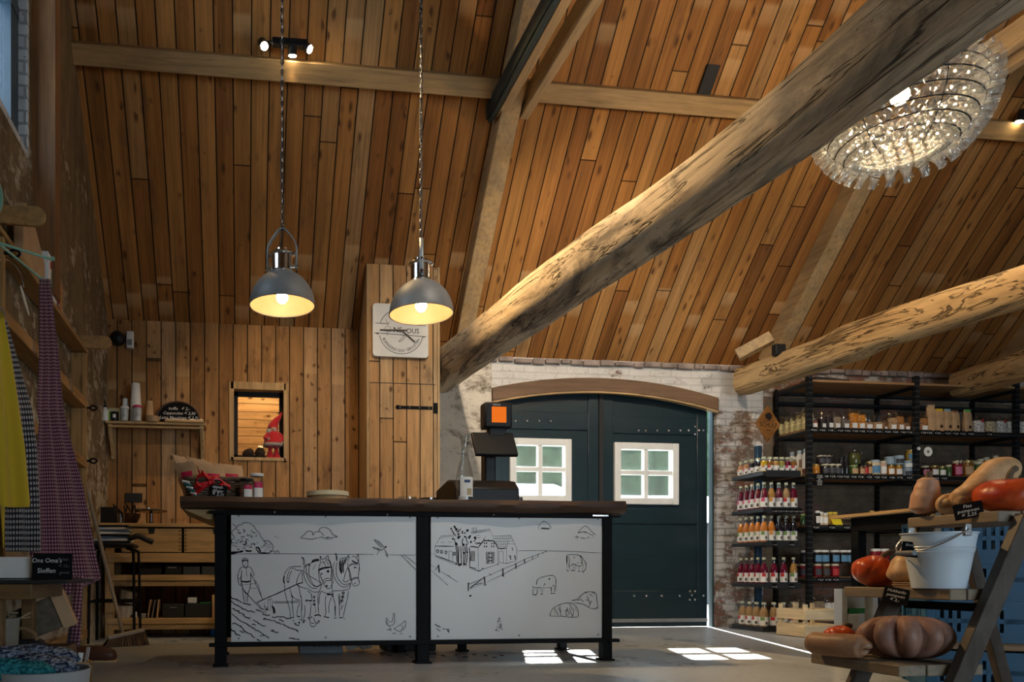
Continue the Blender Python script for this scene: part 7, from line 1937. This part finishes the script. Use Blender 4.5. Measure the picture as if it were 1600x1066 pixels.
def cloth(name, mat, rows, label, cat='apron', nx=26, fold=.012, nf=5.0, seed=0.0, usc=1.0, straps=(), group=None):
    """rows: (y_px, x_left, x_right, depth_left, depth_right) from top to bottom"""
    o = empty(name, PD(rows[0][1], rows[0][0], rows[0][3]), 0, label, cat, group); base = Vector(o.location)
    P = []; UV = []
    dense = []
    for i in range(len(rows) - 1):
        for k in range(8):
            f = k / 8; dense.append([a + (b - a) * f for a, b in zip(rows[i], rows[i + 1])])
    dense.append(list(rows[-1]))
    v = 0; prev = None
    for j, (y, xl, xr, dl, dr) in enumerate(dense):
        row = []; uv = []
        A, B = PD(xl, y, dl), PD(xr, y, dr)
        if prev is not None: v += (A - prev).length
        prev = A
        nn = (B - A).cross(Vector((0, 0, 1))).normalized()
        Wd = (B - A).length
        for k in range(nx + 1):
            f = k / nx
            amp = fold * min(1, .25 + j / len(dense))
            d = amp * sin(f * nf * 2 * pi * .5 + seed + .9 * sin(j * .07)) + amp * .5 * mnoise.noise(Vector((f * 4, j * .06, seed)))
            p = A + (B - A) * f + nn * d
            row.append(p - base); uv.append(((f - .5) * usc, v))
        P.append(row); UV.append(uv)
    m = MB(); m.grid(P, uvs=UV)
    c = m.obj('cloth', mat, o, ang=80)
    so_ = c.modifiers.new('thick', 'SOLIDIFY'); so_.thickness = .003
    for nm, srows in straps:
        Q = []; U = []; v = 0; prev = None
        for (y, xl, xr, d_) in srows:
            A, B = PD(xl, y, d_), PD(xr, y, d_)
            if prev is not None: v += (A - prev).length
            prev = A
            Q.append([A - base, (A + B) / 2 - base, B - base]); U.append([(0, v), ((B - A).length / 2, v), ((B - A).length, v)])
        s = MB(); s.grid(Q, uvs=U); so2_ = s.obj(nm, mat, o, ang=80); md = so2_.modifiers.new('thick', 'SOLIDIFY'); md.thickness = .003
    return o
dr_ = 3.18
cloth('apron', m_ging_r, [(436, 62, 79, 3.20, 3.22), (560, 61, 92, 3.20, 3.25), (640, 56, 98, 3.16, 3.28), (660, 58, 101, 3.16, 3.28), (760, 50, 128, 3.12, 3.34), (860, 46, 148, 3.10, 3.36), (905, 44, 159, 3.10, 3.36), (925, 80, 118, 3.16, 3.28)],
      'red and purple gingham apron with hanging ties on the mint clothes stand', usc=.52, nf=6, fold=.016,
      straps=(('tie', [(900, 116, 130, 3.05), (960, 110, 127, 3.05), (1011, 103, 125, 3.05)]), ('tie', [(900, 80, 118, 3.06), (930, 79, 112, 3.05)])))
cloth('apron', m_ging_d, [(500, 6, 9, 3.02, 3.05), (560, 6, 26, 2.98, 3.08), (640, 8, 50, 2.95, 3.10), (700, 8, 58, 2.95, 3.08), (800, 8, 62, 2.95, 3.05), (862, 8, 62, 2.95, 3.05)], 'black and cream gingham apron hanging between the yellow and red ones', usc=.34, nf=4, fold=.012, seed=2)
cloth('apron', m_yel, [(488, -24, 4, 2.75, 2.8), (560, -26, 16, 2.72, 2.82), (700, -30, 37, 2.7, 2.82), (785, -32, 45, 2.7, 2.82), (793, -32, 44, 2.7, 2.82)], 'bright yellow apron hanging at the left edge', usc=.3, nf=4, fold=.015, seed=1, straps=(('tie', [(790, 0, 7, 2.72), (830, 3, 6, 2.72), (856, 4, 6, 2.72)]),))
o = MB().bar(PD(-4, 480, 2.74), PD(6, 496, 2.76), .03, .01).obj('apron_strap_buckle', m_steel) ; tag(o, 'small grey buckle at the top of the yellow apron', 'buckle')

# ---------------------------------------------------------------- low table with slippers, baskets below
tz = .515
ta = PD(80, 906, 2.60)
XT = ta.x
m_tabw = wood('table_wood', (.20, .11, .04), 'X')
tbl = empty('low_table', (XT - .3, 2.9, 0), 0, 'low wooden table with a black sheet top at the bottom left', 'table')
MB().bx(-.18, .27, -.33, .10, tz - .065, tz - .013).obj('apron_board', m_tabw, tbl, bevel=.004)
MB().bx(-.19, .385, -.35, .12, tz - .012, tz).obj('top', m_blackmat, tbl, bevel=.002)
for x, y in ((.15, -.30), (-.15, -.30), (.15, .07), (-.15, .07)): MB().bx(x - .022, x + .022, y - .022, y + .022, 0, tz - .066).obj('leg', m_tabw, tbl, bevel=.003)
MB().bx(-.05, -.02, -.334, -.33, tz - .078, tz - .012).obj('clamp', m_iron, tbl)
yf = 2.9 - .33
ty = empty('tray', (XT - .34, yf + .12, tz), 0, 'white display tray with knitted slippers on the low table', 'tray')
xw_ = PY(51, 880, yf).x - (XT - .34)
MB().bx(-.14, xw_, -.10, -.09, 0, .078).bx(-.14, xw_, .12, .13, 0, .078).bx(xw_ - .01, xw_, -.10, .13, 0, .078).bx(-.14, xw_, -.10, .13, 0, .01).obj('body', m_white, ty, bevel=.003)
def slipper(name, loc, s, mat, label, rz=0.0, grp='knitted slippers'):
    m = MB().sweep(catmull([(-.11, 0, .03), (-.10, 0, .045), (-.04, 0, .045), (.03, .0, .04), (.09, 0, .035), (.115, 0, .03)], 4), [.004, .02, .032, .036, .038, .04, .040, .04, .041, .041, .041, .040, .040, .038, .036, .033, .028, .02, .014, .008, .003], 14, noise=.25, nscale=30)
    o = m.obj(name, mat, loc=loc, rot=(0, 0, rz)); o.scale = (s, s, s)
    return tag(o, label, 'slipper', grp)
def knit(name, c1, c2):
    t = NT(name); n_ = t.noise(t.vscale(t.coord(), (60, 90, 120)), 1.0, 3); w_ = t.voro(t.coord(), 95)
    return t.bsdf(t.mix(t.ramp(n_, [(.42, 0), (.56, 1)]), (*c1, 1), (*c2, 1)), .95, 0, .2, t.bump(w_, .9, .01))
m_k1 = knit('teal_knit', (.01, .22, .24), (.04, .40, .38)); m_k2 = knit('red_knit', (.20, .015, .02), (.30, .05, .05)); m_k3 = knit('navy_knit', (.02, .035, .08), (.28, .33, .42)); m_k4 = knit('teal_dark_knit', (.01, .14, .18), (.05, .30, .34))
slipper('slipper', (XT - .38, yf + .07, tz + .05), .9, m_k1, 'teal knitted slipper in the white tray', .5)
slipper('slipper', (XT - .36, yf + .175, tz + .055), .9, m_k2, 'dark red knitted slipper behind the teal one in the white tray', .3)
cb2 = PY(82, 880, yf - .02)
o = empty('chalk_sign', (cb2.x, yf - .015, tz + .001), 0, 'black chalkboard reading Ons Oma’s Sloffen leaning on the white tray', 'chalkboard')
wq = (PY(113, 880, yf - .02).x - PY(52, 880, yf - .02).x) / 2
MB().bx(-wq, wq, -.004, .004, 0, .088).obj('board', m_chalk, o, bevel=.002)
for i, (s, sz, x_) in enumerate((("Ons Oma's", .021, -.018), ('Sloffen', .022, -.020))): place('lettering', text_mesh(s, m_chalkink, sz, .1), o, (x_, -.0048, .064 - i * .034), UPRIGHT)
m_faint = plain('faint_chalk', (.16, .16, .16, 1), .9)
for i, s in enumerate(('klein', '€ 15,-', 'groot')): place('lettering', text_mesh(s, m_faint, .014, .1), o, (wq - .025, -.0048, .068 - i * .022), UPRIGHT)
# below the table
o = empty('white_pail', (PD(2, 985, 2.6).x - .04, PD(2, 985, 2.6).y, 0), 0, 'tall white wicker pail with shredded straw under the low table', 'pail')
MB().lathe([(.075, 0), (.10, .37), (.104, .38), (.097, .38), (.07, .02)], seg=28).obj('body', plain('pail_white', (.27, .25, .21, 1), .6), o)
sm_ = MB()
for i in range(60):
    a = random.uniform(0, 6.28); r = random.uniform(0, .10); q = Vector((r * cos(a), r * sin(a), .365 + random.uniform(0, .02)))
    sm_.sweep([q, q + Vector((random.uniform(-.05, .05), random.uniform(-.05, .05), random.uniform(-.01, .03))), q + Vector((random.uniform(-.08, .08), random.uniform(-.08, .08), random.uniform(-.03, .02)))], .0025, 4)
so4 = sm_.obj('straw', plain('straw', (.38, .30, .17, 1), .9), o); so4['kind'] = 'stuff'
o = empty('dark_basket', (PD(48, 1000, 2.78).x, PD(48, 1000, 2.78).y, 0), 0, 'black lined basket with a round handle under the low table', 'basket')
MB().bx(-.15, .055, -.06, .02, 0, .29).obj('body', m_blackmat, o, bevel=.02)
MB().sweep([(-.02 + .06 * cos(a), -.07, .29 + .045 * sin(a)) for a in [pi * i / 12 for i in range(13)]], .008, 8).obj('handle', plain('tan_rope', (.25, .14, .06, 1), .8), o)
kb = PD(72, 962, 2.95)
o = empty('gift_box', (kb.x, kb.y, kb.z - .07), 0, 'tilted brown ribbed gift box with kraft end under the low table', 'box')
o.rotation_euler = (0, radians(-22), radians(10))
MB().bx(-.13, .07, -.06, .08, 0, .13).obj('body', plain('ribbed_brown', (.12, .09, .06, 1), .8, var=.4, scale=40), o, bevel=.004)
MB().bx(.072, .125, -.062, .082, -.01, .14).obj('kraft_end', m_kraft, o, bevel=.003)
sup = MB().bx(kb.x - .12, kb.x + .10, kb.y - .05, kb.y + .09, 0, kb.z - .12).obj('carton', plain('brown_carton', (.12, .07, .035, 1), .8), bevel=.004)
tag(sup, 'brown carton under the tilted gift box below the low table', 'carton')
wc = PD(104, 1020, 3.35)
o = empty('wooden_crate', (wc.x, wc.y, 0), radians(18), 'light wooden crate corner with white paper behind the hanging tie', 'crate')
for (a, b, c, d) in ((-.16, .10, -.10, -.085), (-.16, .10, .085, .10), (-.16, -.145, -.10, .10), (.085, .10, -.10, .10)): MB().bx(a, b, c, d, .0, .14).obj('side', m_oak, o, bevel=.002)
pp = MB()
for i in range(7): pp.bar((-.12 + i * .03, -.05 + .01 * (i % 2), .02), (-.10 + i * .032, -.03, .20 - .012 * (i % 3)), .022, .002)
pp.obj('paper', m_paper, o)
tb2 = PD(66, 1046, 2.35)
o = empty('round_tub', (tb2.x, tb2.y, 0), 0, 'round grey-blue tub filled with knitted slippers in the bottom left corner', 'tub')
hz2 = tb2.z
MB().lathe([(.12, 0), (.148, hz2), (.152, hz2 + .004), (.144, hz2 + .002), (.116, .01), (.001, .01)], seg=40).obj('body', plain('tub_grey', (.42, .44, .45, 1), .5, var=.04), o)
for i, (dx, dy, dz, mt, rz, lb) in enumerate(((-.07, .02, .0, m_k3, .5, 'navy knitted slipper at the left of the round tub'), (-.005, .06, .0, m_k3, .25, 'navy knitted slipper at the back of the round tub'), (-.045, -.075, -.03, m_k4, .1, 'teal knitted slipper at the front of the round tub'), (.02, -.02, -.02, m_k3, -.2, 'navy knitted slipper at the right of the round tub'))):
    slipper('slipper', (tb2.x + dx, tb2.y + dy, hz2 - .01 + dz), .95, mt, lb, rz)
sl = PZ(140, 1034, .0)
o = empty('shoe', (sl.x + .05, sl.y - .05, 0), radians(-5), 'brown leather clog on the floor beside the left shelving', 'shoe')
MB().sweep(catmull([(-.14, 0, .035), (-.12, 0, .05), (-.02, 0, .055), (.07, 0, .045), (.12, 0, .035)], 4), [.01, .035, .044, .046, .047, .047, .046, .046, .047, .048, .048, .047, .045, .042, .038, .03, .012], 14).obj('upper', plain('brown_leather', (.09, .03, .015, 1), .5), o)
MB().box((-.01, 0, .008), (.27, .085, .016)).obj('sole', m_kraft, o, bevel=.006)
# ---------------------------------------------------------------- daylight and lamps
SKY, SUN = 11.0, 60.0
w = bpy.data.worlds.new('world'); scene.world = w; w.use_nodes = True
bg = w.node_tree.nodes['Background']
bg.inputs[0].default_value = (.72, .86, 1.0, 1); bg.inputs[1].default_value = SKY
def light(name, ty, loc, energy, color=(1, 1, 1), rot=(0, 0, 0), **kw):
    l = bpy.data.lights.new(name, ty); l.energy = energy; l.color = color
    for k, v in kw.items(): setattr(l, k, v)
    o = bpy.data.objects.new(name, l); o.location = loc; o.rotation_euler = rot; COL.objects.link(o)
    return o
def portal(name, loc, rot, sx, sy):
    o = light(name, 'AREA', loc, 1, rot=rot, shape='RECTANGLE', size=sx, size_y=sy)
    o.data.cycles.is_portal = True
portal('window_portal', (XL - .33, (WY0 + WY1) / 2, (WZ0 + WZ1) / 2), (0, -pi / 2, 0), WZ1 - WZ0, WY1 - WY0)
portal('front_portal', ((FX0 + FX1) / 2, YF - .21, FZ1 / 2), (pi / 2, 0, 0), FX1 - FX0, FZ1)
for i, (a, b, c, d) in enumerate(((2.567, 3.17, 1.234, 1.83), (3.633, 4.286, 1.222, 1.81))):
    portal('door_portal', ((a + b) / 2, YDR + .08, (c + d) / 2), (-pi / 2, 0, 0), b - a, d - c)
sd = Vector((-.335, -.942, -.625)).normalized()
so = light('sun', 'SUN', (0, 10, 10), SUN, (1.0, .95, .86), angle=radians(.6))
so.rotation_euler = sd.to_track_quat('-Z', 'Y').to_euler()
WARM = (1.0, .62, .28)
light('back_room_lamp', 'POINT', (.2, 7.2, 2.85), 30, (1, .75, .42), shadow_soft_size=.08)
vs = scene.view_settings
vs.view_transform = 'Standard'; vs.look = 'None'; vs.gamma = 1; vs.exposure = 0.0; vs.use_curve_mapping = False
cy = scene.cycles
cy.use_denoising = True
cy.max_bounces = 7; cy.diffuse_bounces = 4; cy.glossy_bounces = 4; cy.transmission_bounces = 6; cy.transparent_max_bounces = 24
cy.sample_clamp_indirect = 6; cy.caustics_reflective = False; cy.caustics_refractive = False; cy.blur_glossy = 1.0
